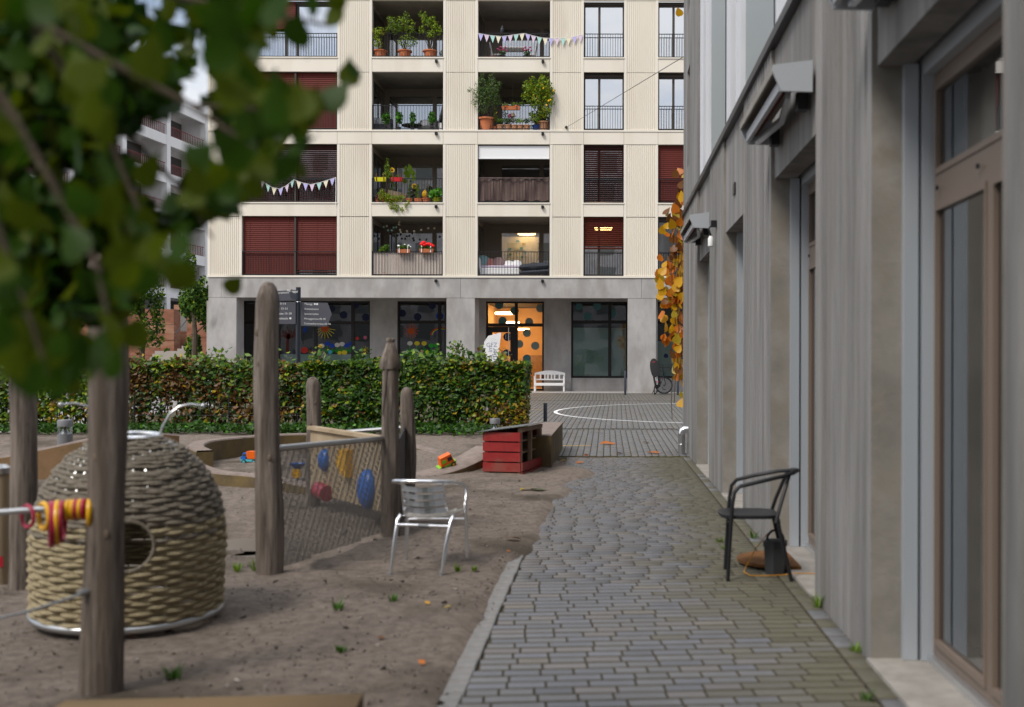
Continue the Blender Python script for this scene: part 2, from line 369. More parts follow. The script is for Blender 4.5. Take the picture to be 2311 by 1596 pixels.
for nm, c, tr in (('leaf_dark', (0.024, 0.070, 0.008), 0.25), ('leaf_mid', (0.050, 0.128, 0.010), 0.3), ('leaf_light', (0.14, 0.24, 0.016), 0.35), ('leaf_lime', (0.27, 0.37, 0.015), 0.35), ('leaf_olive', (0.105, 0.125, 0.05), 0.3),
                  ('leaf_yellow', (0.42, 0.30, 0.02), 0.35), ('leaf_gold', (0.62, 0.33, 0.008), 0.3), ('leaf_orange', (0.55, 0.16, 0.01), 0.3), ('leaf_brown', (0.125, 0.066, 0.020), 0.25), ('leaf_rust', (0.165, 0.062, 0.012), 0.25), ('leaf_bright', (0.09, 0.30, 0.02), 0.35), ('leaf_silver', (0.17, 0.21, 0.12), 0.25)):
    mat(nm, c, 0.45, trans=tr, spec=0.35)
mat('leaf_near', (0.017, 0.052, 0.002), 0.42, col2=(0.032, 0.075, 0.002), scale=9, trans=0.4, spec=0.14)
mat('leaf_near_olive', (0.046, 0.082, 0.002), 0.45, col2=(0.085, 0.105, 0.002), scale=9, trans=0.45, spec=0.12)
mat('mesh_steel', (0.26, 0.25, 0.235), 0.5, metal=0.6)
mat('bark', (0.07, 0.05, 0.035), 0.95, col2=(0.11, 0.085, 0.06), scale=8, bump=0.6)
mat('petal_red', (0.80, 0.005, 0.004), 0.6)
mat('petal_pink', (0.75, 0.10, 0.28), 0.6)
mat('petal_yellow', (0.85, 0.50, 0.01), 0.6)
mat('petal_purple', (0.25, 0.02, 0.10), 0.6)
mat('bird_grey', (0.06, 0.07, 0.09), 0.6)
mat('rammed_red', (0.30, 0.135, 0.085), 0.95, col2=(0.21, 0.085, 0.05), scale=1.8, bump=0.5, bscale=8, stretch=(0.5, 1, 2.2), col3=(0.36, 0.20, 0.13), s3=0.8)
mat('far_white', (0.76, 0.74, 0.73), 0.8, col2=(0.80, 0.785, 0.77), scale=0.6)
mat('far_dark', (0.10, 0.095, 0.09), 0.9)  # dark tone of the distant glazing bands
mat('far_red', (0.22, 0.05, 0.05), 0.7)
mat('stair_stone', (0.36, 0.33, 0.30), 0.9)
mat('ground_far', (0.22, 0.21, 0.20), 0.9, col2=(0.27, 0.26, 0.25), scale=0.6)
emis('lamp_warm', (1.0, 0.60, 0.22), 9.0)
emis('tube_warm', (1.0, 0.62, 0.26), 10.0)
glass('glass_up', base=0.66, boost=1.0, wav=0.12)
glass('glass_loggia', tint=(0.55, 0.58, 0.56), base=0.42, boost=0.8)
glass('glass_shop', tint=(0.72, 0.80, 0.77), base=0.10, boost=1.0, wav=0.2)
glass('glass_door', tint=(0.93, 0.93, 0.92), base=0.03, boost=0.8)
glass('glass_near', tint=(0.86, 0.92, 0.90), base=0.22, boost=1.0)
glass('glass_frost', tint=(0.5, 0.6, 0.57), base=0.05, opac=0.88, ocol=(0.60, 0.74, 0.68))
glass('glass_clear', tint=(0.93, 0.95, 0.95), base=0.03, boost=0.7)
# ================================================================== SETTING: ground, soil, path, plaza
def sheet(name, mt, x0, x1, ys, dz=0.0, kind='structure', parent=None, f=gz):
    b = MB(); vs = []
    for y in ys: vs += [(x0, y, f(y) + dz), (x1, y, f(y) + dz)]
    b.add(vs, [(2 * i, 2 * i + 1, 2 * i + 3, 2 * i + 2) for i in range(len(ys) - 1)])
    o = b.build(name, mt, parent)
    if parent is None: tag(o, kind=kind)
    return o
ground = sheet('ground', 'ground_far', -400, 400, [-300, -20, 2, 16, 43, 60, 500], -0.075)
# playground soil: a bumpy height field that runs out over the paving
nx, ny = 232, 300
gx, gy = np.meshgrid(np.linspace(-13.5, -0.10, nx), np.linspace(2.6, 19.9, ny), indexing='ij')
edge = -0.775 + 0.012 * vnoise(gy * 1.0, gx * 0 + 3, 0.35, 1)
edge = edge + 0.15 * np.clip((gy - 7.9) / .5, 0, 1) + 0.12 * np.exp(-((gy - 12.6) / 1.0) ** 2) + 0.36 * np.exp(-((gy - 14.3) / 0.9) ** 2) + 0.10 * vnoise(gy, gx, 0.5, 2) * np.clip((gy - 10.8) / 2, 0, 1) - 0.5 * np.clip((gy - 16.0) / 1.5, 0, 1)
gh = 0.02 + 0.018 * vnoise(gx, gy, 0.9, 3) + 0.010 * vnoise(gx, gy, 0.22, 4) + 0.006 * vnoise(gx, gy, 0.09, 5)
gh = gh - np.clip((gx - edge) / 0.12, -0.25, 1) * 0.06
PUD = [(-2.62, 8.35, 0.42, 0.17), (-3.0, 8.9, 0.75, 0.42), (-1.95, 7.72, 0.62, 0.13), (-1.75, 8.1, 0.25, 0.12)]
for (px, py, ax, ay) in PUD: gh = gh - 0.06 * np.exp(-(((gx - px) / ax) ** 2 + ((gy - py) / ay) ** 2) * 1.1)
gh += 0.10 * np.exp(-(((gx + 1.95) / 0.5) ** 2 + ((gy - 15.2) / 0.6) ** 2)) + 0.16 * np.clip((gy - 15.6) / 3, 0, 1) * np.clip((-1.2 - gx) / 1, 0, 1)
gh += 0.07 * np.exp(-(((gx + 4.4) / 1.6) ** 2 + ((gy - 14.8) / 1.4) ** 2))
V = np.stack([gx, gy, gh], -1).reshape(-1, 3); a = (np.arange(nx - 1)[:, None] * ny + np.arange(ny - 1)[None, :]).ravel()
soil = fast('soil_ground', V, np.stack([a, a + ny, a + ny + 1, a + 1], 1), ['soil'], smooth=True); tag(soil, kind='structure')
def soil_z(x, y):
    i = int(np.clip((x + 13.5) / 13.4 * (nx - 1), 0, nx - 1)); j = int(np.clip((y - 2.6) / 17.3 * (ny - 1), 0, ny - 1)); return float(gh[i, j])
for k, (px, py, ax, ay) in enumerate(PUD[:3]):
    b = MB(); n = 40; vs = []
    for j in range(n):
        t = 2 * math.pi * j / n; q = 1.25 * (1 + 0.16 * math.sin(3 * t + k) + 0.10 * math.sin(5 * t + 2 * k)); vs.append((px + ax * q * math.cos(t), py + ay * q * math.sin(t), -0.012))
    b.add(vs, [tuple(range(n))]); tag(b.build('puddle_water', 'water'), kind='structure')
# brick path
path = sheet('path', 'joint_sand', -0.76, 1.34, [1.5, 4, 8, 12, 16, 16.95], -0.016)
PM = {}
def paver_mesh(l, wd, mi, var):
    k = (round(l, 3), round(wd, 3), mi, var)
    if k not in PM:
        b = MB(); b.bbox((0, 0, -0.02), (l - 0.004, wd - 0.011, 0.04), b=0.0040); b.m = [1] * len(b.f); b.m[1] = 0; me = b.mesh('paver', [mi, 'joint_sand']); PM[k] = me
    return PM[k]
class Heap:
    """many pavers joined into one mesh"""
    side = 'joint_sand'
    def __init__(s): s.V = []; s.I = []; s.n = 0
    def add(s, x, y, z, l, wd, rz, mi, dz=0.0):
        c, q = math.cos(rz), math.sin(rz); hl, hw = l / 2 - 0.0022, wd / 2 - 0.0055; e = 0.0038
        for (kx, ky, kz) in ((hl, hw, -0.02), (hl, hw, -0.004), (hl - e, hw - e, 0.0)):
            for sx, sy in ((-1, -1), (1, -1), (1, 1), (-1, 1)):
                X, Y = sx * kx, sy * ky; s.V.append((x + X * c - Y * q, y + X * q + Y * c, z + kz + dz))
        s.I.append(mi)
    def build(s, name, parent, mats):
        n = len(s.I); base = np.arange(n)[:, None] * 12
        q = np.array([[8, 9, 10, 11], [0, 1, 5, 4], [1, 2, 6, 5], [2, 3, 7, 6], [3, 0, 4, 7], [4, 5, 9, 8], [5, 6, 10, 9], [6, 7, 11, 10], [7, 4, 8, 11]])
        Fc = (base[:, None, :1] + q[None]).reshape(-1, 4)
        ix = np.full((n, 9), len(mats)); ix[:, 0] = s.I
        o = fast(name, np.array(s.V), Fc, mats + [s.side], ix.ravel(), parent); o['kind'] = 'stuff'; return o
rot = R(5.2); PITCH = 0.1005; cnt = 0; heap = Heap(); LEN = [0.16, 0.18, 0.20, 0.22, 0.24]
rows = int((17.2 - 3.9) / PITCH)
for r in range(rows):
    y0 = 3.9 + r * PITCH; x = -0.625 - random.uniform(0, 0.03)
    if r % 2: x -= 0.0
    first = True
    while x < 1.19:
        l = random.choice(LEN)
        if first: l = random.choice([0.10, 0.15, 0.19]); first = False
        if x + l > 1.13: l = 1.205 - x
        xc = x + l / 2; yc = y0 + (xc - 0.2) * math.tan(rot)
        mv = (xc - 0.38) * 1.25 + random.gauss(0, .13) + .22 * math.sin(yc * 1.3 + 1) * math.sin(yc * .47 + xc * 2)
        mi = 5 if mv > .62 else (6 if mv > .3 else random.choices(range(5), (4, 6, 3, 1.0, 1.6))[0])
        dz = random.uniform(-0.0007, 0.0007)
        if 3.9 < yc < 16.95 and not (yc > 16.2 and yc + 0.05 > 16.95):
            if cnt < 290 and yc > 4.3:
                place('paver', paver_mesh(l, PITCH, (PAV + ['paver_moss', 'paver_tinge'])[mi], 0), path, (xc, yc, dz), (random.uniform(-.003, .003), random.uniform(-.003, .003), rot + random.uniform(-.005, .005))); cnt += 1
            else: heap.add(xc, yc, 0, l, PITCH, rot, mi, dz)
        x += l
heap.build('paver_field', path, PAV + ['paver_moss', 'paver_tinge'])
# border course along the building and kerb row along the soil
hb = Heap(); y = 3.2
while y < 16.9:
    l = random.choice((0.19, 0.21, 0.24)); hb.add(1.268, y + l / 2, 0, l, 0.118, R(90), 5 if random.random() < .75 else 1, random.uniform(-.0008, .0008)); y += l
hb.build('border_course', path, PAV + ['paver_moss'])
kb = MB(); kb.bbox((0, 0, -0.03), (0.10, 0.19, 0.075), b=0.006); km = kb.mesh('kerb_stone', 'kerb', True); y = 3.6
while y < 8.6:
    place('kerb_stone', km, path, (-0.695 + random.uniform(-.003, .003), y + 0.1, random.uniform(-.003, .003)), (0, 0, random.uniform(-.01, .01))); y += 0.20
# plaza paving beyond the path: rows that run away from the camera
plaza = sheet('plaza', 'joint_moss', -12, 14, [16.95, 20, 25, 30, 36, 43, 46.2], -0.016)
ph = Heap(); ph.side = 'joint_moss'
def field(x0, x1, ya, yb, pitch, ang, wts):
    n = int((x1 - x0) / pitch)
    for i in range(n):
        xx = x0 + i * pitch; y = ya + random.uniform(0, 0.1)
        while y < yb - 0.04:
            l = min(random.choice((0.15, 0.18, 0.21, 0.24)), yb - y); yc = y + l / 2
            ph.add(xx + (yc - ya) * math.tan(ang), yc, gz(yc), l, pitch + 0.003, R(90) - ang, random.choices(range(5), wts)[0], random.uniform(-.0004, .0004)); y += l
field(-1.9, 1.75, 17.0, 22.75, 0.112, R(0.0), (5, 6, 3, .6, 1.0))
for i in range(34): ph.add(-1.7 + i * 0.105, 22.86, gz(22.86), 0.10, 0.16, 0, random.choice((0, 1, 2, 4, 1)), 0)
field(-3.6, 4.2, 23.1, 36.0, 0.125, R(0.6), (4, 5, 2, 1.2, 1))
for i in range(46): ph.add(-3.4 + i * 0.17, 36.12, gz(36.12), 0.16, 0.15, 0, random.choice((1, 2, 3)), 0.004)
field(-4.2, 5.2, 36.3, 42.9, 0.13, R(-0.4), (1.5, 4, 4, 4, 0.5))
ph.build('plaza_paver_field', plaza, PAV)
b = MB(); n = 90; c0 = (3.45, 29.6)
for j in range(n):
    t0, t1 = [2 * math.pi * k / n for k in (j, j + 1)]; q = []
    for t, rr in ((t0, 4.83), (t1, 4.83), (t1, 4.93), (t0, 4.93)):
        X, Y = c0[0] + rr * math.cos(t), c0[1] + rr * math.sin(t); q.append((X, Y, gz(Y) + 0.005))
    b.quad(*q)
b.build('painted_circle', 'paint_white', plaza)
for (xa, xb, yy) in ((-0.83, -0.28, 18.85), (-2.15, -1.85, 30.4)):
    b = MB(); b.quad((xa, yy, gz(yy) + .005), (xb, yy + .06, gz(yy) + .005), (xb, yy + .12, gz(yy) + .005), (xa, yy + .06, gz(yy) + .005)); b.build('painted_mark', 'paint_yellow', plaza)
b = MB(); b.bx(-1.9, 1.6, 23.0, 23.045, gz(23) - .01, gz(23) + .001); b.build('drain_slot', 'rubber', plaza)
b = MB(); b.bx(-17, 20, 42.93, 46.2, 0.2, 0.302); b.build('arcade_floor', 'concrete_band', plaza)
# fallen leaves
lm = {}
def curl_leaf(mt):
    if mt not in lm:
        b = MB(); pr = [(0, -.5), (.28, -.22), (.34, .05), (.18, .32), (0, .55), (-.2, .3), (-.33, .02), (-.25, -.25)]
        vs = [(0, 0, .06)] + [(x, y, .10 * abs(x) * 2 + .05 * math.sin(6 * y) + .02) for x, y in pr]
        b.add(vs, [(0, i + 1, (i + 1) % 8 + 1) for i in range(8)]); lm[mt] = b.mesh('fallen_leaf', mt)
    return lm[mt]
FL = [(1373, 1004, 'leaf_orange', .30, 'large orange'), (1459, 1002, 'leaf_rust', .17, 'dark rust'), (1477, 1022, 'leaf_orange', .24, 'orange'), (1398, 1023, 'leaf_rust', .14, 'small rust'), (1322, 1027, 'leaf_orange', .13, 'small orange'),
      (1270, 1043, 'leaf_gold', .17, 'golden'), (1310, 1046, 'leaf_orange', .16, 'orange'), (1274, 1055, 'leaf_brown', .12, 'brown'), (1186, 1113, 'leaf_yellow', .16, 'yellow-green'), (1216, 1114, 'leaf_olive', .22, 'broad olive'),
      (1157, 1230, 'leaf_rust', .14, 'pale rust'), (1149, 1256, 'leaf_orange', .045, 'tiny orange'), (953, 1507, 'leaf_orange', .05, 'tiny orange'), (860, 1452, 'leaf_rust', .06, 'small rust'), (300, 1460, 'leaf_rust', .07, 'small rust'), (1010, 1388, 'leaf_yellow', .05, 'tiny yellow'), (965, 1380, 'leaf_gold', .05, 'tiny gold')]
WHERE = ['on the grey paving beyond the brick path', 'on the paving left of the steel downpipe', 'nearest the steel downpipe', 'on the paving between two bigger leaves', 'on the paving near the yellow stripe', 'beside the concrete block corner', 'on the soil spill right of the concrete block', 'in the soil at the foot of the concrete block', 'on the soil edge behind the silver chair', 'lying on the soil next to the brick edge', 'on the soil right of the silver chair', 'on the soil beside the brick path edge', 'on the soil near the wooden beam end', 'on the soil in front of the silver chair', 'on the soil right of the near post', 'on the soil before the kerb stones', 'on the soil below the silver chair']
for (x, y, mt, s, cw), wh in zip(FL, WHERE):
    Y = 2400 * 1.5 / (y - 820) if y > 1040 else 2400 * (1.5 - 0.03) / (y - 820); X = PX(x, Y)
    z = max(soil_z(X, Y) if X < -0.3 and Y < 16 else 0, gz(Y)) + 0.012
    tag(place('fallen_leaf', curl_leaf(mt), None, (X, Y, z), (random.uniform(-.2, .2), random.uniform(-.2, .2), random.uniform(0, 6)), (s, s, s)), f'{cw} fallen leaf {wh}', 'leaf', 'fallen leaves')
# grass tufts
GT = [(1035, 1297, .07, 'by the right foot of the silver chair'), (1073, 1298, .05, 'between the silver chair and the brick path'), (764, 1393, .09, 'in the soil below the grey post'), (578, 1300, .10, 'at the foot of the tall grey post'), (535, 1304, .08, 'left of the tall grey post'), (770, 1480, .05, 'in the soil right of the rope hive'), (393, 1553, .07, 'beside the wooden beam at the bottom'), (890, 1370, .05, 'in front of the silver chair'), (1625, 1222, .06, 'in the brick joints left of the black chair'), (1637, 1240, .05, 'between bricks near the black chair leg'), (1855, 1370, .12, 'against the concrete column behind the black chair'), (1700, 1214, .10, 'at the wall foot behind the black chair'), (1935, 1470, .06, 'at the wall foot by the near door'), (1960, 1580, .07, 'in the bricks at the bottom right corner')]
for (x, y, h, wh) in GT:
    Y = 2400 * 1.5 / (y - 820); X = min(PX(x, Y), 1.30); b = MB(); z = soil_z(X, Y) - .005 if X < -.7 else -.01
    for k in range(16):
        t = random.uniform(0, 6.28); r0 = random.uniform(0, .03); l = h * random.uniform(.5, 1.0); q = Vector((math.cos(t), math.sin(t), 0)); s = Vector((-q.y, q.x, 0)) * .006
        p0 = Vector((X, Y, z)) + q * r0; p1 = p0 + q * l * .25 + Vector((0, 0, l * .65)); p2 = p0 + q * l * .6 + Vector((0, 0, l))
        b.add([p0 - s, p0 + s, p1 + s * .8, p1 - s * .8, p2], [(0, 1, 2, 3), (3, 2, 4)])
    tag(b.build('grass_tuft', 'leaf_light' if random.random() < .6 else 'leaf_mid'), f'small green grass tuft {wh}', 'grass', 'grass tufts')

# loose grit, pebbles and bark bits on the soil
n = 14000; X = rng.uniform(-7.5, -.66, n); Yg = 3.6 + 12.5 * rng.uniform(0, 1, n) ** 1.6; Zg = np.array([soil_z(x, y) for x, y in zip(X, Yg)])
s = rng.uniform(.004, .013, n) * (1 + (rng.uniform(0, 1, n) < .04) * 1.3); d = unit(rng.normal(size=(n, 5, 3)).reshape(-1, 3)).reshape(n, 5, 3); d[:, :, 2] *= .55
Vg = (np.stack([X, Yg, Zg + s * .3], 1)[:, None, :] + d * s[:, None, None]).reshape(-1, 3); q = np.arange(n)[:, None] * 5
Fg = np.concatenate([q + np.array([[a, b_, c]]) for a, b_, c in ((0, 1, 2), (0, 2, 3), (0, 3, 1), (4, 2, 1), (4, 3, 2), (4, 1, 3))], 1).reshape(-1, 3)
mat('grit_pale', (0.30, 0.27, 0.24), .9); mat('grit_dark', (0.07, 0.052, 0.04), .95)
gr = fast('gravel_grit', Vg, Fg, ['grit_pale', 'grit_dark', 'soil'], np.repeat(rng.choice(3, n, p=(.3, .4, .3)), 6)); tag(gr, 'loose grit and small pebbles scattered over the playground soil', 'gravel', kind='stuff')
# ================================================================== APARTMENT BUILDING ACROSS THE PLAZA
apt = thing('apartment_building', 'cream corrugated metal apartment block with loggias above a grey concrete ground floor', 'building', (-3.0, D, 0.3))
BAYS = [(545, 760, 'wide'), (838, 999, 'log'), (1077, 1240, 'log'), (1316, 1407, 'win'), (1484, 1576, 'win')]
PIERS = [(468, 545), (760, 838), (999, 1077), (1240, 1316), (1407, 1484), (1576, 1655)]
ROWS = [(490, 623), (327, 458), (164, 293), (1, 130)]      # first floor upwards: opening top, bottom (picture units at the facade)
RW = 3.0                                                     # depth of wall pieces behind the facade plane (thin)
def corr(x0, x1, z0, z1, y=D, pitch=0.077, dep=0.022, name='corrugated_panel', mt='cream', parent=apt):
    n = max(2, round((x1 - x0) / pitch)); p = (x1 - x0) / n; pr = []
    for i in range(n):
        a = x0 + i * p; pr += [(a, y), (a + p * .38, y), (a + p * .5, y + dep), (a + p * .88, y + dep)]
    pr.append((x1, y)); b = MB(); vs = []
    for (x, yy) in pr: vs += [(x, yy, z0), (x, yy, z1)]
    m = len(pr); b.add(vs, [(2 * i, 2 * i + 2, 2 * i + 3, 2 * i + 1) for i in range(m - 1)])
    b.bx(x0, x1, y + dep + .004, y + .12, z0, z1)
    return b.build(name, mt, parent)
ZTOP = fz(-70)
for (a, c) in PIERS:
    xa, xc = fx(a) + .10, fx(c) - .10
    for (za, zb) in ((fz(623), fz(491)), (fz(489.5), fz(327)), (fz(297), fz(164.5)), (fz(163.5), fz(2)), (fz(-30), ZTOP)): corr(xa, xc, za, zb)
    for s, x in ((0, fx(a)), (1, fx(c) - .10)):
        b = MB()
        for (za, zb) in ((fz(623), fz(327)), (fz(297), fz(2))): b.bx(x, x + .10, D - .012, D + .20, za, zb)
        b.build('jamb_trim', 'cream_trim', apt)
# corner return (left end)
b = MB(); b.bx(fx(468) - .004, fx(468) + .05, D + .02, D + 14, fz(627), ZTOP); b.build('end_wall', 'cream', apt)
xl, xr = fx(468), fx(1655)
for (zt, zb) in ((fz(298), fz(326)), (fz(-28), fz(1))):     # smooth bands right across
    b = MB(); b.bx(xl, xr, D - .004, D + .15, zb, zt); b.build('smooth_band', 'cream', apt)
    b = MB(); b.bx(xl, xr, D - .03, D + .1, zt + .004, zt + .07); b.build('ledge', 'cream_trim', apt)
b = MB(); b.bx(xl - .02, xr, D - .035, D + .1, fz(627.5), fz(623.2)); b.build('ledge', 'cream_trim', apt)
for (a, c, k) in BAYS:
    for (yt, yb) in ((461, 489), (133, 163)):
        b = MB(); b.bx(fx(a) + .01, fx(c) - .01, D - .006, D + .12, fz(yb), fz(yt)); b.build('spandrel', 'cream', apt)
        b = MB(); b.bx(fx(a) - .02, fx(c) + .02, D - .04, D + .1, fz(yt - .3), fz(yt - 3.0)); b.build('ledge', 'cream_trim', apt)
# joint lines between the smooth band panels
for x in (545, 760, 838, 999, 1077, 1240, 1316, 1407, 1484):
    b = MB(); b.bx(fx(x) - .006, fx(x) + .006, D - .0055, D, fz(326), fz(298)); b.build('panel_joint', 'loggia_beige', apt)
# roof slab + back wall closing the block
b = MB(); b.bx(xl, xr, D + 4.4, D + 14, 4.2, ZTOP); b.build('core_wall', 'room_dark', apt)

def railing(x0, x1, zb, zt, y=D + .02, step=0.118, parent=apt, grid=False):
    b = MB(); b.bx(x0, x1, y - .02, y + .02, zt - .025, zt); b.bx(x0, x1, y - .012, y + .012, zb + .03, zb + .055)
    n = round((x1 - x0) / step)
    for i in range(n + 1):
        x = x0 + .02 + (x1 - x0 - .04) * i / n; b.bx(x - .007, x + .007, y - .007, y + .007, zb + .055, zt - .025)
    for x in (x0 + .015, x1 - .015): b.bx(x - .018, x + .018, y - .02, y + .02, zb, zt)
    return b.build('railing', 'black_metal', parent)
def blind(x0, x1, zt, zb, y, parent, pitch=0.082, tilt=74, mt='blind_red', name='blind'):
    b = MB(); n = int((zt - zb) / pitch); rt = rotm(tilt)
    for i in range(n): b.box(((x0 + x1) / 2, y, zt - .03 - i * pitch), (x1 - x0, .092, .005), rt)
    b.bx(x0, x1, y - .03, y + .03, zb - .02, zb + .02)
    for k in (.12, .5, .88): x = x0 + (x1 - x0) * k; b.bx(x - .003, x + .003, y - .052, y - .046, zb, zt)
    return b.build(name, mt, parent)
def curt(x0, x1, z0, z1, y, parent, mt='curtain', pitch=0.14, amp=0.035, name='curtain'):
    b = MB(); n = max(6, int((x1 - x0) / pitch * 8)); vs = []
    for i in range(n + 1):
        x = x0 + (x1 - x0) * i / n; yy = y + amp * math.sin(x * 2 * math.pi / pitch) + .5 * amp * math.sin(x * 2 * math.pi / pitch * .37 + 1); vs += [(x, yy, z0), (x, yy, z1)]
    b.add(vs, [(2 * i, 2 * i + 2, 2 * i + 3, 2 * i + 1) for i in range(n)]); return b.build(name, mt, parent, True)
def window(x0, x1, z0, z1, y, mull, parent=apt, fr='bronze', gl='glass_up', w=.06, dep=.09, trans=None, name='window', skip=()):
    """a window part with frame bars, panes as sub-parts"""
    b = MB(); b.bx(x0, x1, y, y + dep, z0, z0 + w); b.bx(x0, x1, y, y + dep, z1 - w, z1); b.bx(x0, x0 + w, y, y + dep, z0 + w, z1 - w); b.bx(x1 - w, x1, y, y + dep, z0 + w, z1 - w)
    for m in mull: b.bx(m - w * .8, m + w * .8, y - .004, y + dep, z0 + w, z1 - w)
    if trans: 
        es = [x0 + w] + [q for m in mull for q in (m - w * .8, m + w * .8)] + [x1 - w]
        for i in range(0, len(es), 2): b.bx(es[i], es[i + 1], y - .002, y + dep, trans - w * .8, trans + w * .8)
    o = b.build(name, fr, parent)
    es = [x0 + w] + [q for m in mull for q in (m - w * .8, m + w * .8)] + [x1 - w]
    for i in range(0, len(es), 2):
        zz = [(z0 + w, z1 - w)] if not trans else [(z0 + w, trans - w * .8), (trans + w * .8, z1 - w)]
        for (za, zb) in zz:
            p = MB(); p.quad((es[i], y + .045, za), (es[i + 1], y + .045, za), (es[i + 1], y + .045, zb), (es[i], y + .045, zb)); p.build('pane', gl, o)
    return o
def room(x0, x1, y0, y1, z0, z1, parent, mt='room_dark', name='room'):
    """open-fronted box behind a window"""
    b = MB(); A, B_, C, E = (x0, y0, z0), (x1, y0, z0), (x1, y1, z0), (x0, y1, z0); a, b_, c, e = (x0, y0, z1), (x1, y0, z1), (x1, y1, z1), (x0, y1, z1)
    b.quad(E, C, c, e); b.quad(A, E, e, a); b.quad(C, B_, b_, c); b.quad(A, B_, C, E); b.quad(e, c, b_, a); return b.build(name, mt, parent)
LOGD = 2.7
LOG = {}
for bi, (a, c, kind) in enumerate(BAYS):
    x0, x1 = fx(a), fx(c)
    for ri, (yt, yb) in enumerate(ROWS):
        z0, z1 = fz(yb), fz(yt)
        if kind == 'log':
            y1 = D + LOGD; b = MB()
            b.quad((x0 - .02, D + .1, z0), (x1 + .02, D + .1, z0), (x1 + .02, y1, z0), (x0 - .02, y1, z0)); b.build('loggia_floor', 'concrete_band', apt)
            b = MB(); b.bx(x0 - .1, x1 + .1, D + .12, y1 + .1, z1 + .002, z1 + .2); b.build('loggia_ceiling', 'loggia_ceiling', apt)
            for nm, xx, s in (('loggia_side', x0, -1), ('loggia_side', x1, 1)):
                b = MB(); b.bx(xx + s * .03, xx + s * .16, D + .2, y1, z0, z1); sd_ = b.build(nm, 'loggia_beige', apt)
            zt_, zb_ = z1 - .28, z0 + .05
            # glazed strips in the left side wall
            o = MB(); 
            for (ya, yb_) in ((D + .5, D + 1.15), (D + 1.4, D + 2.35)):
                o.quad((x0 - .026, ya, zb_ + .1), (x0 - .026, yb_, zb_ + .1), (x0 - .026, yb_, zt_), (x0 - .026, ya, zt_))
            o.build('side_glazing', 'glass_loggia', apt)
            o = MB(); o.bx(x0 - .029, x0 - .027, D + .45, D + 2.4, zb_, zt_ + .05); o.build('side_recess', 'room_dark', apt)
            b = MB(); wl = x1 - x0
            xs = (x0 + .16, x0 + wl * .70, x0 + wl * .76)
            if bi == 2: xs = (x0 + .72, x0 + wl * .80, x0 + wl * .86)
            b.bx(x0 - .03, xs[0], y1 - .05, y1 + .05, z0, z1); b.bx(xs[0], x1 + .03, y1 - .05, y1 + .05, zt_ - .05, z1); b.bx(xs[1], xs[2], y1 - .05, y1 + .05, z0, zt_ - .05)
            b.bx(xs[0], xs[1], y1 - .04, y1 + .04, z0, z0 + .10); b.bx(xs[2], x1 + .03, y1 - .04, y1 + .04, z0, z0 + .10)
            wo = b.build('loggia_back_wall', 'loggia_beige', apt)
            for (pa, pb) in ((xs[0], xs[1]), (xs[2], x1 + .02)):
                p = MB(); p.quad((pa, y1, z0 + .1), (pb, y1, z0 + .1), (pb, y1, zt_ - .05), (pa, y1, zt_ - .05)); p.build('pane', 'glass_loggia', wo)
            room(x0 - .1, x1 + .3, y1 + .06, y1 + 1.6, z0, z1, apt)
            railing(x0 + .02, x1 - .02, z0 + .0, z0 + .98)
            # black water spout under each loggia
            b = MB(); sx = fx((984, 1224)[bi - 1]); b.box((sx, D - .07, fz((635, 468, 303, 140)[ri])), (.10, .12, .11)); b.box((sx, D - .135, fz((635, 468, 303, 140)[ri]) - .01), (.07, .02, .07)); b.build('water_spout', 'black_metal', apt)
        else:
            wide = kind == 'wide'; yw = D + .26
            mull = [fx(664)] if wide else [x0 + (x1 - x0) * .385]
            if wide and ri == 3: mull = [fx(640), fx(666)]
            wo = window(x0, x1, z0 + .02, z1 - .12, yw, mull, gl='glass_up')
            b = MB(); b.bx(x0, x1, yw - .04, yw + .1, z1 - .12, z1); b.build('lintel_box', 'bronze', apt)
            for xx in (x0, x1 - .02): b = MB(); b.bx(xx, xx + .02, D + .2, yw, z0, z1); b.build('reveal', 'bronze', apt)
            room(x0 - .2, x1 + .2, yw + .12, yw + 2.2, z0, z1, apt)
            railing(x0 + .02, x1 - .02, z0, z0 + .98, y=D + .06, step=0.105)
            full = (wide and ri in (0, 2)) or (bi == 4 and ri == 1)
            if full:
                for (pa, pb) in (((x0 + .02, fx(663)), (fx(666), x1 - .02)) if wide else ((x0 + .02, x1 - .02),)): blind(pa, pb, z1 - .02, z0 + .06 + (.10 if ri == 0 and pa > x0 + 1 else 0), D + .15, apt)
            elif (wide and ri == 1) or (bi == 3 and ri == 1):
                for (pa, pb) in (((x0 + .02, fx(663)), (fx(666), x1 - .02)) if wide else ((x0 + .02, x1 - .02),)): blind(pa, pb, z1 - .02, z0 + .06, D + .15, apt, tilt=18)
            elif wide and ri == 3: blind(x0 + .02, fx(663), z1 - .05, fz(64), D + .15, apt)
            elif bi == 3 and ri == 0: blind(x0 + .02, x1 - .02, z1 - .02, fz(559), D + .15, apt, tilt=38)
            if (ri == 3) or (bi == 3 and ri == 2): curt(x0 + .05, x1 - .05, z0 + .1, z1 - .1, yw + .16, apt)
            elif bi == 3 and ri == 1: curt(x0 + .05, x1 - .05, z0 + .1, z1 - .1, yw + .4, apt, 'curtain_grey')
            if wide and ri != 3:
                b = MB(); b.bx(fx(662.5), fx(666.5), D + .05, D + .12, z0, z1); b.build('guide_rail', 'bronze', apt)
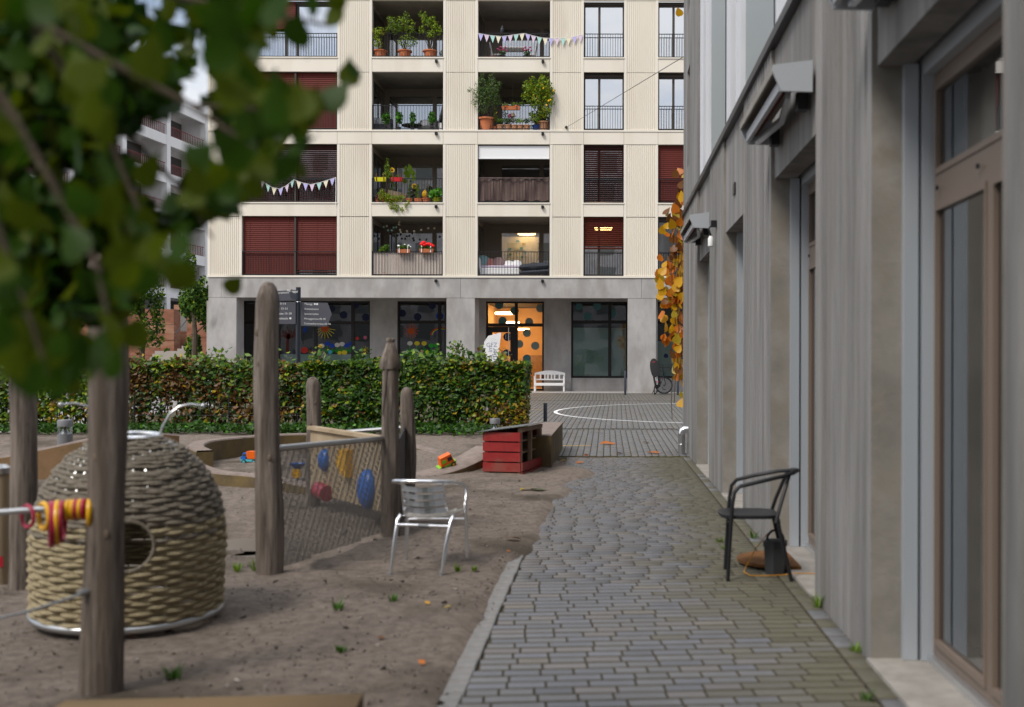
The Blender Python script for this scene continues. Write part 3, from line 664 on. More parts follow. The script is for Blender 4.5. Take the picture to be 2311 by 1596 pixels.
# ---- concrete ground floor
zt, zb, zf = fz(628), fz(673), 0.30
for (a, c) in ((470, 498.7), (499.2, 1038.6), (1039.2, 1447), (1447.6, 1655)):
    b = MB(); b.bx(fx(a), fx(c), D + .0, D + .62, zb, zt); b.build('concrete_lintel', 'concrete_band', apt)
for (a, c) in ((470, 533), (1007.5, 1071), (1416.5, 1480), (1812, 1880)):
    b = MB(); xa, xc = fx(a), fx(c); b.prism([(xa, D + .01, zf - .05), (xc - .0, D + .01, zf - .05), (xc + .10, D + .62, zf - .05), (xa, D + .62, zf - .05)], (0, 0, zb - zf + .048)); b.build('concrete_pillar', 'concrete_band', apt)
YR = D + 2.87
rx = lambda x: PX(x, YR)
rz = lambda y: PZ(y, YR)
b = MB(); b.bx(fx(468) - .05, fx(1900), D + .1, YR + .5, zb + .5, zb + .6); b.build('arcade_soffit', 'concrete_band', apt)
b = MB(); b.bx(rx(500), rx(1950), YR - .25, YR + .1, rz(681), zb + .5); b.build('recess_header', 'concrete_band', apt)
for (a, c, nm) in ((470, 548, 'recess_wall'), (837, 898, 'recess_wall'), (1228, 1289, 'recess_wall'), (1008, 1097, 'recess_wall'), (1417, 1480, 'recess_wall'), (1640, 1720, 'recess_wall')):
    b = MB(); b.bx(rx(a), rx(c), YR - .2, YR + .2, zf - .05, rz(681) - .002); b.build(nm, 'concrete_band', apt)
# left side: solid ground-floor flank behind the end pillar
b = MB(); b.bx(fx(468) - .02, fx(468) + .25, D + .63, D + 14, zf - .3, zb); b.build('flank_wall', 'concrete_band', apt)
SH = {}
def shop(x0, x1, y0, y1, mulls, trans, key, depth=3.4):
    SH[key] = window(rx(x0), rx(x1), rz(y1), rz(y0), YR, [rx(m) for m in mulls], fr='frame_dark', gl='glass_shop', w=.085, dep=.12, trans=rz(trans), name='shop_window')
    return SH[key]
shop(548, 837, 681, 853, (628, 712, 796), 730, 'a'); shop(898, 1008, 681, 853, (992,), 728, 'b'); shop(1289, 1417, 681, 853, (1376,), 727, 'c'); shop(1480, 1640, 681, 853, (1566,), 727, 'd')
for (a, c) in ((548, 837), (898, 1008), (1289, 1417), (1480, 1640)):
    b = MB(); b.bx(rx(a) + .003, rx(c) - .003, YR - .08, YR + .1, zf - .05, rz(853.4)); b.build('plinth_wall', 'concrete_band', apt)
    room(rx(a) - .2, rx(c) + .2, YR + .14, YR + 4, zf, rz(676), apt)
# frosted films
for k, (a, c, yt) in zip('abcd', ((630, 834, 801), (901, 988, 802), (1292, 1413, 740), (1484, 1566, 770))):
    b = MB(); b.quad((rx(a), YR + .052, rz(849)), (rx(c), YR + .052, rz(849)), (rx(c), YR + .052, rz(yt)), (rx(a), YR + .052, rz(yt))); b.build('frosted_film', 'glass_frost', SH[k])
# coloured paper and dots stuck on the panes
for nm, c in (('st_navy', (.012, .018, .06)), ('st_teal', (.06, .16, .17)), ('st_blue', (.01, .05, .35)), ('st_grey', (.20, .25, .22)), ('st_green', (.02, .28, .02)), ('st_yellow', (.55, .45, .02)), ('st_orange', (.42, .07, .01)), ('st_brown', (.12, .02, .012)), ('st_white', (.55, .52, .48)), ('st_cyan', (.05, .35, .5)), ('st_red', (.45, .03, .02)), ('st_violet', (.2, .05, .3)), ('st_pink', (.5, .12, .2)), ('st_mint', (.42, .68, .62)), ('st_lilac', (.50, .46, .78)), ('st_cream', (.80, .74, .56)), ('st_rose', (.70, .56, .70))): mat(nm, c, 0.8)
def disc(x, y, r, mt, parent, Y=YR + .03, n=24, name='dot_sticker', sx=1):
    c = P(x, y, Y); q = r / F * Y; b = MB(); b.prism([(c.x + sx * q * math.cos(2 * math.pi * i / n), Y, c.z + q * math.sin(2 * math.pi * i / n)) for i in range(n)], (0, .003, 0)); return b.build(name, mt, parent)
def strip(pts, wd, mt, parent, name, Y=YR + .03):
    b = MB()
    for (p, q) in zip(pts[:-1], pts[1:]):
        A, B_ = P(*p, Y), P(*q, Y); d = (B_ - A).normalized(); s = Vector((-d.z, 0, d.x)) * wd / F * Y / 2; b.quad(A - s, B_ - s, B_ + s, A + s)
    return b.build(name, mt, parent)
for (x, y, r) in ((775, 712, 8.5), (802, 689, 8), (825, 717, 8.5), (748, 698, 8)): disc(x, y, r, 'st_navy', SH['a'])
for (x, y, r, m_) in ((942, 716, 8.5, 'st_navy'), (975, 690, 8.5, 'st_navy'), (992, 714, 8.5, 'st_blue'), (908, 708, 8, 'st_navy'), (937, 806, 5, 'st_navy')): disc(x, y, r, m_, SH['b'])
for (x, y, r) in ((1306, 692, 8), (1347, 691, 9), (1381, 708, 9.5), (1326, 714, 9)): disc(x, y, r, 'st_teal', SH['c'])
disc(1503, 803, 5, 'st_navy', SH['d'])
def flower(x, y, h, mt, parent):
    strip([(x, y), (x + 1, y - h)], 2.0, 'st_green', parent, 'flower_sticker'); strip([(x, y), (x - 5, y - h * .45)], 2.2, 'st_green', parent, 'flower_sticker'); strip([(x, y), (x + 5, y - h * .5)], 2.2, 'st_green', parent, 'flower_sticker'); disc(x + 1, y - h - 2, 5, mt, parent, YR + .026, 10, 'flower_sticker', 1.25)
for (x, h, m_) in ((725, 14, 'st_white'), (738, 19, 'st_blue'), (749, 14, 'st_blue'), (760, 16, 'st_white'), (771, 18, 'st_white'), (781, 15, 'st_blue'), (791, 19, 'st_blue')): flower(x, 798, h, m_, SH['a'])
for x in (720, 745): disc(x, 796, 4.5, 'st_cyan', SH['a'], YR + .024)
disc(766, 798, 4.5, 'st_yellow', SH['a'], YR + .024); disc(777, 797, 5, 'st_yellow', SH['a'], YR + .022, sx=1.3)
disc(733, 742, 9, 'st_orange', SH['a'], name='sun_sticker')
for k in range(9): t = R(190 + k * 20); strip([(733 + 9 * math.cos(t), 742 - 9 * math.sin(t)), (733 + 24 * math.cos(t), 742 - 24 * math.sin(t))], 1.3, 'st_yellow', SH['a'], 'sun_sticker')
disc(687, 792, 7, 'st_red', SH['a'], name='pumpkin_sticker', sx=1.15)
strip([(648, 798), (649, 768), (652, 755)], 6, 'st_brown', SH['a'], 'tree_sticker')
for k in range(11):
    t = R(20 + k * 14); q = 20 + 4 * (k % 3); strip([(651, 766), (651 + q * .55 * math.cos(t), 766 - q * .55 * math.sin(t)), (651 + q * math.cos(t + .12), 766 - q * math.sin(t + .12))], 1.8, 'st_brown', SH['a'], 'tree_sticker')
b = MB(); b.prism([P(684, 742, YR + .03), P(693, 738, YR + .03), P(692, 749, YR + .03), P(685, 753, YR + .03)], (0, .003, 0)); b.build('kite_sticker', 'st_blue', SH['a'])
strip([(686, 753), (683, 765), (684, 778)], .8, 'st_navy', SH['a'], 'kite_sticker')
disc(823, 791, 3.4, 'st_yellow', SH['a'], name='sun_sticker')
for k in range(10): t = R(36 * k); strip([(823 + 5 * math.cos(t), 791 - 5 * math.sin(t)), (823 + 9 * math.cos(t), 791 - 9 * math.sin(t))], 1.0, 'st_yellow', SH['a'], 'sun_sticker')
disc(806, 765, 4, 'st_red', SH['a'], name='lolly_sticker'); disc(824, 763, 4, 'st_pink', SH['a'], name='lolly_sticker')
disc(928, 748, 7, 'st_orange', SH['b'], name='sun_sticker')
for k in range(14): t = R(k * 25.7); strip([(928 + 7 * math.cos(t), 748 - 7 * math.sin(t)), (928 + 17 * math.cos(t), 748 - 17 * math.sin(t))], 1.4, 'st_orange', SH['b'], 'sun_sticker')
for k, m_ in enumerate(('st_red', 'st_orange', 'st_yellow', 'st_green', 'st_blue', 'st_violet')):
    strip([(1002 - 6 + (24 - 1.6 * k) * math.cos(R(t)), 757 - (17 - 1.6 * k) * math.sin(R(t)) ) for t in range(60, 181, 15)], 1.7, m_, SH['b'], 'rainbow_sticker')
strip([(902, 799.5), (988, 799.5)], 2.5, 'st_green', SH['b'], 'flower_sticker')
for x, m_ in ((924, 'st_white'), (940, 'st_yellow'), (956, 'st_yellow'), (972, 'st_green'), (984, 'st_green')): flower(x, 798, 20 if m_ != 'st_green' else 15, m_, SH['b'])
# ---- lit entrance
ent = window(rx(1097), rx(1228), rz(882), rz(681), YR, [rx(1165)], fr='frame_dark', gl='glass_door', w=.085, dep=.12, trans=rz(734), name='entrance')
b = MB(); xa, xb, za, zb2 = rx(1101), rx(1162), zf + .02, rz(738)
b.bx(xa, xa + .2, YR - .03, YR + .03, za, zb2); b.bx(xb - .2, xb, YR - .03, YR + .03, za, zb2); b.bx(xa + .2, xb - .2, YR - .03, YR + .03, zb2 - .24, zb2); b.bx(xa + .2, xb - .2, YR - .03, YR + .03, za, za + .2)
dr = b.build('door', 'frame_dark', apt)
b = MB(); b.tube([(rx(1148), YR - .09, rz(740)), (rx(1148), YR - .09, rz(868))], .018, 8); b.build('door_handle', 'alu', dr)
for (x, y, r, m_) in ((1145, 761, 9.3, 'st_navy'), (1143, 799, 9.3, 'st_navy')): disc(x, y, r, m_, dr, YR + .005)
for (x, y, r, m_) in ((1126, 689, 9.5, 'st_teal'), (1161, 702, 9.5, 'st_teal'), (1134, 725, 9.5, 'st_teal'), (1194, 727, 9, 'st_grey'), (1219, 696, 9.5, 'st_grey'), (1189, 752, 9, 'st_grey'), (1172, 777, 9, 'st_grey'), (1208, 781, 9.3, 'st_grey'), (1189, 810, 9.3, 'st_teal')): disc(x, y, r, m_, ent)
text('door_number', '18A', .30, (rx(1137.5), YR - .002, rz(766)), 'st_white', dr)
rm = room(rx(1085), rx(1240), YR + .14, YR + 6.5, zf + .01, rz(676) + .02, apt, 'room_warm', 'hall_room')
b = MB(); b.bx(rx(1172), rx(1206), YR + 5.6, YR + 5.7, zf, rz(800)); b.build('cupboard', 'crate_wood', apt)
b = MB(); b.bx(rx(1206), rx(1232), YR + 5.4, YR + 5.7, zf, rz(783)); b.build('coat_rack', 'wood_pale', apt)
for (x, y, wd, Yd) in ((1141, 714, 48, 2.0), (1149, 735, 46, 4.4), (1180, 750, 28, 5.5), (1130, 688, 30, 1.0), (1215, 686, 22, 1.0)):
    Y = YR + Yd; c = P(x, y - 4, Y); q = wd / F * Y / 2; c.z = min(c.z, rz(676) - .05)
    b = MB(); b.lathe([(q, 0), (q, .09), (q * .82, .09), (q * .82, 0)], (c.x, c.y, c.z), 24, caps=False); b.add([], []); b.lathe([(q, 0), (q * .82, 0)], (c.x, c.y, c.z), 24, caps=False); o = b.build('ceiling_lamp_ring', 'tube_warm', apt)
ld = bpy.data.lights.new('hall_lamp', 'AREA'); ld.energy = 75; ld.size = 1.8; ld.color = (1.0, .58, .22); lo = bpy.data.objects.new('hall_lamp', ld); lo.location = (rx(1163), YR + 2.6, rz(676) - .12); COL.objects.link(lo)
for k, (tx, y) in enumerate((('J8', 809.5), ('oo', 815), ('du', 820))): text('chalk_scribble', tx, .11, (rx(1249.5), YR - .203, rz(y)), 'chalk', apt)
strip([(1247, 820.5), (1248, 805), (1266, 804), (1283, 804.5), (1284, 818.5), (1266, 819), (1247, 820.5)], .45, 'chalk', apt, 'chalk_drawing', YR - .203)
# ================================================================== BUILDING ALONG THE RIGHT OF THE PATH
WX = 1.33
rb = thing('concrete_building', 'grey ribbed concrete building with tall brown-framed windows and metal cladding above, right of the path', 'building', (2.5, 10, 0))
COLS = [(1.5, 3.58), (5.36, 6.79), (8.65, 10.4), (12.2, 13.83), (15.65, 18.6)]
OPEN = [(3.58, 5.36), (6.79, 8.65), (10.4, 12.2), (13.83, 15.65)]
ZS, ZL = 4.05, 3.0
def fluted(y0, y1, z0, z1, x=WX, pitch=0.15, dep=0.034):
    n = max(3, round((y1 - y0) / pitch)); p = (y1 - y0) / n; pr = []
    rs = random.Random(int(y0 * 100))
    for i in range(n):
        a = y0 + i * p; g = rs.uniform(.16, .30) * p; d = dep * rs.uniform(.6, 1.1)
        pr += [(x, a), (x, a + p - g - .012), (x + d, a + p - g), (x + d, a + p - .012)]
    pr.append((x, y1)); vs = []
    b = MB()
    for (xx, yy) in pr: vs += [(xx, yy, z0), (xx, yy, z1)]
    m = len(pr); b.add(vs, [(2 * i + 2, 2 * i, 2 * i + 1, 2 * i + 3) for i in range(m - 1)])
    return b
for (y0, y1) in COLS:
    b = fluted(y0, y1, -.05, ZS); b.build('ribbed_column', 'concrete_wall', rb)
    b = MB(); e = .0
    b.quad((WX, y0, -.05), (1.8, y0, -.05), (1.8, y0, ZS), (WX, y0, ZS)); b.quad((1.8, y1, -.05), (WX, y1, -.05), (WX, y1, ZS), (1.8, y1, ZS)); b.build('column_return', 'concrete_return', rb)
for k, (y0, y1) in enumerate(OPEN):
    b = MB(); b.bx(WX + .03, WX + .20, y0 + .002, y1 - .002, ZL, ZS); b.build('lintel_panel', 'concrete_wall', rb)
    b = MB(); b.bx(WX + .24, WX + .36, y0 + .01, y1 - .01, ZL - .06, ZL + .05); b.build('blind_case', 'alu_panel', rb)
    b = MB(); b.bx(WX - .02, 1.78, y0 + .002, y1 - .002, -.06, .018); b.build('threshold', 'concrete_sill', rb)
    for (ya, s) in ((y1, -1), (y0, 1)):      # aluminium guide channel at each side
        b = MB(); b.bx(1.485, 1.555, ya + s * .001, ya + s * .045, .02, ZL); b.bx(1.57, 1.655, ya + s * .001, ya + s * .06, .02, ZL); b.build('guide_channel', 'alu_panel', rb)
        b = MB(); b.bx(1.553, 1.572, ya + s * .001, ya + s * .015, .02, ZL); b.build('guide_slot', 'rubber', rb)
    b = MB(); b.bx(1.60, 1.70, y0 + .05, y1 - .05, .02, .055); b.build('door_sill', 'alu', rb)
    # window: brown frame in the plane x = 1.67, leaf + side light + transom
    zt_, fw = 2.36, .04; ya, yb = y0 + .05, y1 - .05; xm = 1.655; ym = ya + (yb - ya) * .53
    b = MB()
    def bar(y_0, y_1, z_0, z_1, d=.05): b.bx(xm - d / 2, xm + d / 2, y_0, y_1, z_0, z_1)
    bar(ya, ya + fw, .056, ZL - .06); bar(yb - fw, yb, .056, ZL - .06); bar(ya + fw, yb - fw, ZL - .12, ZL - .06); bar(ya + fw, yb - fw, .056, .11); bar(ya + fw, yb - fw, zt_ - .075, zt_ + .075, .055); bar(ym - .035, ym + .035, .11, zt_ - .075, .055)
    wo = b.build('tall_window', 'frame_brown', rb)
    b = MB(); 
    for yy in (yb - .12, ym + .1): b.lathe([(.012, 0), (.012, .01)], (xm - .042, yy, zt_), 10, rotm(0, -90, 0))
    b.build('frame_bolt', 'rubber', wo)
    for (p0, p1, q0, q1) in ((ya + fw, ym - .035, .11, zt_ - .075), (ym + .035, yb - fw, .11, zt_ - .075), (ya + fw, yb - fw, zt_ + .075, ZL - .12)):
        b = MB(); b.bx(xm - .035, xm - .0, p0, p0 + .02, q0, q1); b.bx(xm - .035, xm, p1 - .02, p1, q0, q1); b.bx(xm - .035, xm, p0 + .02, p1 - .02, q0, q0 + .03); b.bx(xm - .035, xm, p0 + .02, p1 - .02, q1 - .03, q1); b.build('sash', 'frame_brown', wo)
        b = MB(); b.quad((xm - .012, p0 + .02, q0 + .03), (xm - .012, p0 + .02, q1 - .03), (xm - .012, p1 - .02, q1 - .03), (xm - .012, p1 - .02, q0 + .03)); b.build('pane', 'glass_near', wo)
    b = MB(); ya_, yb_ = y0 - .5, y1 + .95; b.quad((3.6, ya_, 0), (3.6, yb_, 0), (3.6, yb_, ZS), (3.6, ya_, ZS)); b.quad((1.82, ya_, 0), (3.6, ya_, 0), (3.6, ya_, ZS), (1.82, ya_, ZS)); b.quad((3.6, yb_, 0), (1.82, yb_, 0), (1.82, yb_, ZS), (3.6, yb_, ZS)); b.quad((1.75, ya_, .01), (3.6, ya_, .01), (3.6, yb_, .01), (1.75, yb_, .01)); b.quad((1.75, ya_, ZS - .1), (3.6, ya_, ZS - .1), (3.6, yb_, ZS - .1), (1.75, yb_, ZS - .1)); b.quad((1.81, y1, 0), (1.81, yb_, 0), (1.81, yb_, ZS), (1.81, y1, ZS)); b.build('room', 'room_dark', rb)
    b = MB(); n = 40; vs = []
    for i in range(n + 1):
        yy = y1 + .75 - 1.55 * i / n; vs += [(1.90 + .03 * math.sin(i * 1.15), yy, .05), (1.90 + .03 * math.sin(i * 1.15), yy, ZL)]
    b.add(vs, [(2 * i, 2 * i + 2, 2 * i + 3, 2 * i + 1) for i in range(n)]); b.build('curtain', 'curtain', rb, True)
b = MB(); b.bx(1.85, 9, 1.4, 18.55, ZS - .05, ZS + .0); b.quad((WX, 18.6, -.05), (9, 18.6, -.05), (9, 18.6, 13), (WX, 18.6, 13)); b.build('far_gable', 'concrete_wall', rb)
b = MB(); b.bx(WX - .035, WX + .1, 1.5, 18.62, ZS + .002, ZS + .075); b.build('flashing', 'dark_metal', rb)
# upper floors: corrugated metal over the columns, glazed bays over the openings, reflected sky painted as pale panes
ZU = 10.5
for (y0, y1) in COLS[:-1]:
    n = round((y1 - y0) / .07); p = (y1 - y0) / n; vs = []; b = MB(); pr = []
    for i in range(n): a = y0 + i * p; pr += [(WX + .02, a), (WX + .02, a + p * .45), (WX + .038, a + p * .55), (WX + .038, a + p * .95)]
    pr.append((WX + .02, y1))
    for (xx, yy) in pr: vs += [(xx, yy, ZS + .08), (xx, yy, ZU)]
    b.add(vs, [(2 * i + 2, 2 * i, 2 * i + 1, 2 * i + 3) for i in range(len(pr) - 1)]); b.build('metal_cladding', 'corr_panel', rb)
for k, (y0, y1) in enumerate(OPEN):
    ym = (y0 + y1) / 2
    for (za, zb_) in ((ZS + .08, 7.2), (7.25, ZU)):
        b = MB(); xx = WX + .03; b.bx(xx, xx + .05, y0 + .002, y0 + .06, za, zb_); b.bx(xx, xx + .05, y1 - .06, y1 - .002, za, zb_); b.bx(xx - .004, xx + .05, ym - .03, ym + .03, za, zb_); b.bx(xx, xx + .05, y0 + .06, y1 - .06, zb_ - .07, zb_); b.bx(xx, xx + .05, y0 + .06, y1 - .06, za, za + .07)
        wo = b.build('upper_window', 'pale_alu_sky', rb)
        for (p0, p1) in ((y0 + .06, ym - .03), (ym + .03, y1 - .06)):
            b = MB(); b.quad((xx + .03, p0, za + .07), (xx + .03, p0, zb_ - .07), (xx + .03, p1, zb_ - .07), (xx + .03, p1, za + .07)); b.build('sky_pane', 'pale_alu_sky', wo)
# corner part of the upper floors in plain concrete with a dark slot window
b = MB(); b.bx(WX + .0, WX + .3, 15.66, 17.2, ZS + .08, ZU); b.bx(WX, WX + .3, 17.75, 18.6, ZS + .08, ZU); b.bx(WX, WX + .3, 17.2, 17.75, ZS + .08, 4.75); b.bx(WX, WX + .3, 17.2, 17.75, 6.35, 7.3); b.build('corner_concrete', 'concrete_wall', rb)
b = MB(); b.bx(WX + .2, WX + .25, 17.2, 17.75, 4.75, ZU); b.build('slot_window', 'frame_dark', rb)
b = MB(); b.bx(WX + .29, 9, 1.5, 18.55, ZS + .1, ZU + .3); b.build('upper_core', 'room_dark', rb)
# small fittings on the wall
b = MB(); b.bx(WX + .012, WX + .03, 11.25, 11.40, 3.30, 3.42); b.build('air_vent', 'dark_metal', rb)
def awning(y0, y1, label):
    a = thing('awning', label, 'awning', (WX, y0, 3.3), 'folded awnings on the concrete wall'); e = .255; x0 = WX + .0
    sec = [(x0, 3.47), (x0 - e + .0, 3.44), (x0 - e - .005, 3.40), (x0 - e * .80, 3.27), (x0, 3.265)]
    for ya in (y0, y1 - .025):
        b = MB(); b.prism([(x, ya, z) for x, z in sec], (0, .025, 0)); b.build('end_cap', 'awning_grey', a)
    b = MB(); b.quad((x0, y0 + .025, 3.46), (x0, y1 - .025, 3.46), (x0 - e, y1 - .025, 3.435), (x0 - e, y0 + .025, 3.435)); b.bx(x0 - e - .006, x0 - e + .01, y0 + .025, y1 - .025, 3.385, 3.436); b.build('hood', 'concrete_return', a)
    b = MB(); b.tube([(x0 - .15, y0 + .03, 3.375), (x0 - .15, y1 - .03, 3.375)], .045, 10); b.build('fabric_roll', 'awning_red', a, True)
    b = MB(); b.box((x0 - e * .78, (y0 + y1) / 2, 3.315), (.03, y1 - y0 - .1, .07)); b.build('front_bar', 'awning_grey', a)
    for s in (0, 1):
        ya = y0 + .12 if s == 0 else y1 - .12; m = (y0 + y1) / 2
        b = MB(); b.box((x0 - .10, (ya + m) / 2, 3.27), (.035, abs(m - ya), .05), rotm(0, 0, 6 * (1 if s else -1))); b.build('folding_arm', 'alu', a)
    for (ba, bb_) in ((y0 + .2, y0 + .3), (y1 - .35, y1 - .25)): b = MB(); b.bx(x0 - .06, x0 + .01, ba, bb_, 3.20, 3.32); b.build('wall_bracket', 'black_metal', a)
    return a
awning(3.62, 5.32, 'grey folded awning over the nearest window, cut off by the top edge of the picture')
awning(6.90, 8.60, 'large grey folded awning above the doorway behind the black chair')
awning(13.86, 15.6, 'smaller far grey folded awning next to the orange vine')
# outdoor lamp beside the far awning
la = thing('wall_lamp', 'small white and black wall lamp below the far awning', 'lamp', (WX, 13.0, 3.1))
b = MB(); b.box((WX - .035, 12.95, 3.20), (.07, .06, .08)); b.tube([(WX - .05, 12.95, 3.2), (WX - .10, 12.95, 3.14), (WX - .07, 12.95, 3.06)], .012, 6); b.build('bracket', 'black_metal', la)
b = MB(); b.lathe([(.02, 0), (.035, -.03), (.035, -.12), (.02, -.13)], (WX - .07, 12.95, 3.05), 10); b.build('lamp_head', 'white', la, True)
# downpipe at the far corner
dp = thing('downpipe', 'short polished steel downpipe with elbow at the far building corner', 'pipe', (1.18, 17.6, 0))
b = MB(); b.tube([(1.22, 17.4, .0), (1.22, 17.4, .33)], .055, 14); b.build('pipe', 'steel', dp, True)
b = MB(); b.tube([(1.22, 17.4, .33), (1.22, 17.4, .36), (1.235, 17.4, .40), (1.27, 17.4, .42), (1.36, 17.4, .42)], .056, 14); b.build('elbow', 'chrome', dp, True)
b = MB(); b.ring((1.22, 17.4, .18), .058, .006, 16, 6); b.box((1.30, 17.4, .18), (.10, .01, .01)); b.build('clamp', 'steel', dp)

# ---- black armchair
def V3(x, y, z): return Vector((x, y, z))
bc = thing('black_armchair', 'black tubular metal armchair with flat seat standing sideways on the bricks by the doorway', 'chair', (1.06, 7.5, 0)); r = .0135
YN, YF = 7.33, 7.76
for yy, dx in ((YN, 0), (YF, .03)):
    b = MB(); b.tube([(.835 + dx, yy, .0), (.845 + dx, yy, .2), (.865 + dx, yy, .52), (.88 + dx, yy, .61), (.915 + dx, yy + (.01 if yy == YN else -.01), .652)], r, 8); b.build('leg', 'black_metal', bc, True)
    b = MB(); b.tube([(.915 + dx, yy, .652), (1.05 + dx, yy, .685), (1.22 + dx, yy + (.03 if yy == YN else -.03), .72), (1.30 + dx, yy + (.12 if yy == YN else -.12), .735)], r * 1.05, 8); b.build('armrest', 'black_metal', bc, True)
    b = MB(); b.tube([(1.275 + dx, yy, 0), (1.19 + dx, yy, .36), (1.18 + dx, yy, .43)], r, 8); b.build('leg', 'black_metal', bc, True)
    b = MB(); b.tube([(1.165 + dx, yy, .40), (1.20 + dx, yy + (.02 if yy == YN else -.02), .52), (1.275 + dx, yy + (.09 if yy == YN else -.09), .73)], r, 8); b.build('back_upright', 'black_metal', bc, True)
b = MB(); b.tube([(1.30, YN + .12, .735), (1.335, YN + .2, .74), (1.345, (YN + YF) / 2, .742), (1.35, YF - .2, .74), (1.33, YF - .12, .735)], r * 1.4, 8); b.build('top_rail', 'black_metal', bc, True)
b = MB(); prof = []
for j in range(28):
    t = 2 * math.pi * j / 28; q = lambda v, e: math.copysign(abs(v) ** e, v); prof.append((1.0 + .205 * q(math.cos(t), .55), 7.545 + .205 * q(math.sin(t), .55)))
vs = [(x, y, .425 + .004 * 0) for x, y in prof] + [(x, y, .448) for x, y in prof] + [(1.0 + (x - 1.0) * .85, 7.545 + (y - 7.545) * .85, .452) for x, y in prof] + [(1.0 + (x - 1.0) * .6, 7.545 + (y - 7.545) * .6, .440) for x, y in prof]
fs = [tuple(range(27, -1, -1)), tuple(range(84, 112))]
for k in range(3): fs += [(k * 28 + j, k * 28 + (j + 1) % 28, (k + 1) * 28 + (j + 1) % 28, (k + 1) * 28 + j) for j in range(28)]
b.add(vs, fs); b.build('seat', 'black_metal', bc, True)
b = MB(); b.tube([(.85, YN, .40), (.86, YF, .40)], r * .8, 6); b.tube([(1.19, YN, .40), (1.21, YF, .40)], r * .8, 6); b.build('stretcher', 'black_metal', bc)
# ---- grey planter bin, coir mat and orange cord
pb = thing('storage_bucket', 'dark grey hexagonal bucket with lid and carry handle behind the black chair', 'bucket', (1.20, 7.62, 0))
b = MB(); hx = lambda q, z: [(1.205 + q * math.cos(R(60 * k + 12)), 7.60 + q * math.sin(R(60 * k + 12)), z) for k in range(6)]
b.add(hx(.075, 0) + hx(.085, .20), [tuple(range(5, -1, -1))] + [(k, (k + 1) % 6, 6 + (k + 1) % 6, 6 + k) for k in range(6)]); b.build('body', 'bin_grey', pb)
b = MB(); b.add(hx(.091, .198) + hx(.091, .235) + hx(.05, .245), [(k, (k + 1) % 6, 6 + (k + 1) % 6, 6 + k) for k in range(6)] + [(6 + k, 6 + (k + 1) % 6, 12 + (k + 1) % 6, 12 + k) for k in range(6)] + [tuple(range(12, 18))]); b.build('lid', 'bin_grey', pb)
b = MB(); b.tube([(1.205 + .06 * math.cos(R(t)), 7.60, .235 + .075 * math.sin(R(t))) for t in range(0, 181, 20)], .009, 8); b.build('handle', 'rubber', pb, True)
b = MB(); n = 30; top = []
for j in range(n + 1):
    t = math.pi * j / n; top.append((1.40 - .42 * math.sin(t) ** .8, 7.98 - .33 * math.cos(t), 0))
b.prism([Vector(p) + Vector((0, 0, .02)) for p in top], (0, 0, .022)); tag(b.build('door_mat', 'coir'), 'brown half-round coir door mat lying behind the grey bucket', 'mat')
b = MB(); b.tube([(1.02, 7.75, .03), (.98, 7.60, .012), (1.01, 7.50, .006), (1.12, 7.49, .006), (1.25, 7.52, .006), (1.34, 7.50, .022), (1.5, 7.48, .024)], .0035, 6); b.tube([(1.15, 7.62, .28), (1.08, 7.7, .16), (1.02, 7.75, .03)], .0035, 6)
tag(b.build('orange_cord', 'orange_cord'), 'thin orange cord looped on the bricks below the black chair', 'cord')

# ---- autumn vine on the far corner
def leafmesh(mt, lobes=0.0, name='leaf', fold=.12):
    pr = [(0, 0), (.20, -.06), (.42, .08), (.50, .32), (.40, .58), (.20, .82), (0, 1.05), (-.20, .82), (-.40, .58), (-.50, .32), (-.42, .08), (-.20, -.06)]
    b = MB(); vs = [(0, .42, .0)] + [(x, y - .0, -fold * abs(x) * 2 - .10 * (y - .4) ** 2) for x, y in pr]
    b.add(vs, [(0, i + 1, (i + 1) % 12 + 1) for i in range(12)]); return b.mesh(name, mt, True)
vine = thing('autumn_vine', 'hanging vine with orange and yellow autumn leaves on the far corner of the concrete building', 'vine', (1.3, 18.75, 0))
b = MB()
for k in range(4):
    pts = [(1.33 - .05 * k + .04 * math.sin(i * .9 + k), 18.72 + .05 * k, 4.7 - k * .3 - i * .33) for i in range(11)]; b.tube(pts, .007, 5)
b.build('stem', 'bark', vine)
VM = [leafmesh(m) for m in ('leaf_gold', 'leaf_orange', 'leaf_yellow', 'leaf_rust', 'leaf_gold', 'leaf_orange')]
# density along the height, from the photograph: dense 3.9 .. 1.6, thinner above
spots = []
for k in range(230):
    y = random.choices([random.uniform(390, 480), random.uniform(480, 600), random.uniform(600, 700), random.uniform(700, 860), random.uniform(860, 935), random.uniform(10, 390)], (1.0, 3.6, 4.2, 4.6, .35, .06))[0]
    wdt = 14 if y < 400 else (22 if y < 480 else (34 if y < 620 else (44 if y < 720 else (34 if y < 830 else 14))))
    x = 1545 - abs(random.gauss(0, .5)) * wdt * 1.1 - 2; spots.append((max(x, 1488), y))
for (x, y) in spots:
    Y = random.uniform(18.66, 19.2); p = P(x, y, Y); s = random.uniform(.11, .20)
    place('leaf', random.choice(VM), vine, p, (R(random.uniform(60, 130)), R(random.uniform(-35, 35)), R(180 + random.uniform(-70, 70))), (s, s, s))
# cable from the corner to the facade opposite
b = MB(); A, B_ = P(1541, 128, 18.7), P(1277, 288, D - .03); b.tube([A.lerp(B_, i / 10) + Vector((0, 0, -.25 * math.sin(math.pi * i / 10) * .0)) for i in range(11)], .007, 6); b.ball(B_ - Vector((0, .03, 0)), .06, 8); tag(b.build('span_cable', 'black_metal'), 'thin dark cable stretched from the concrete corner to the cream facade', 'cable')
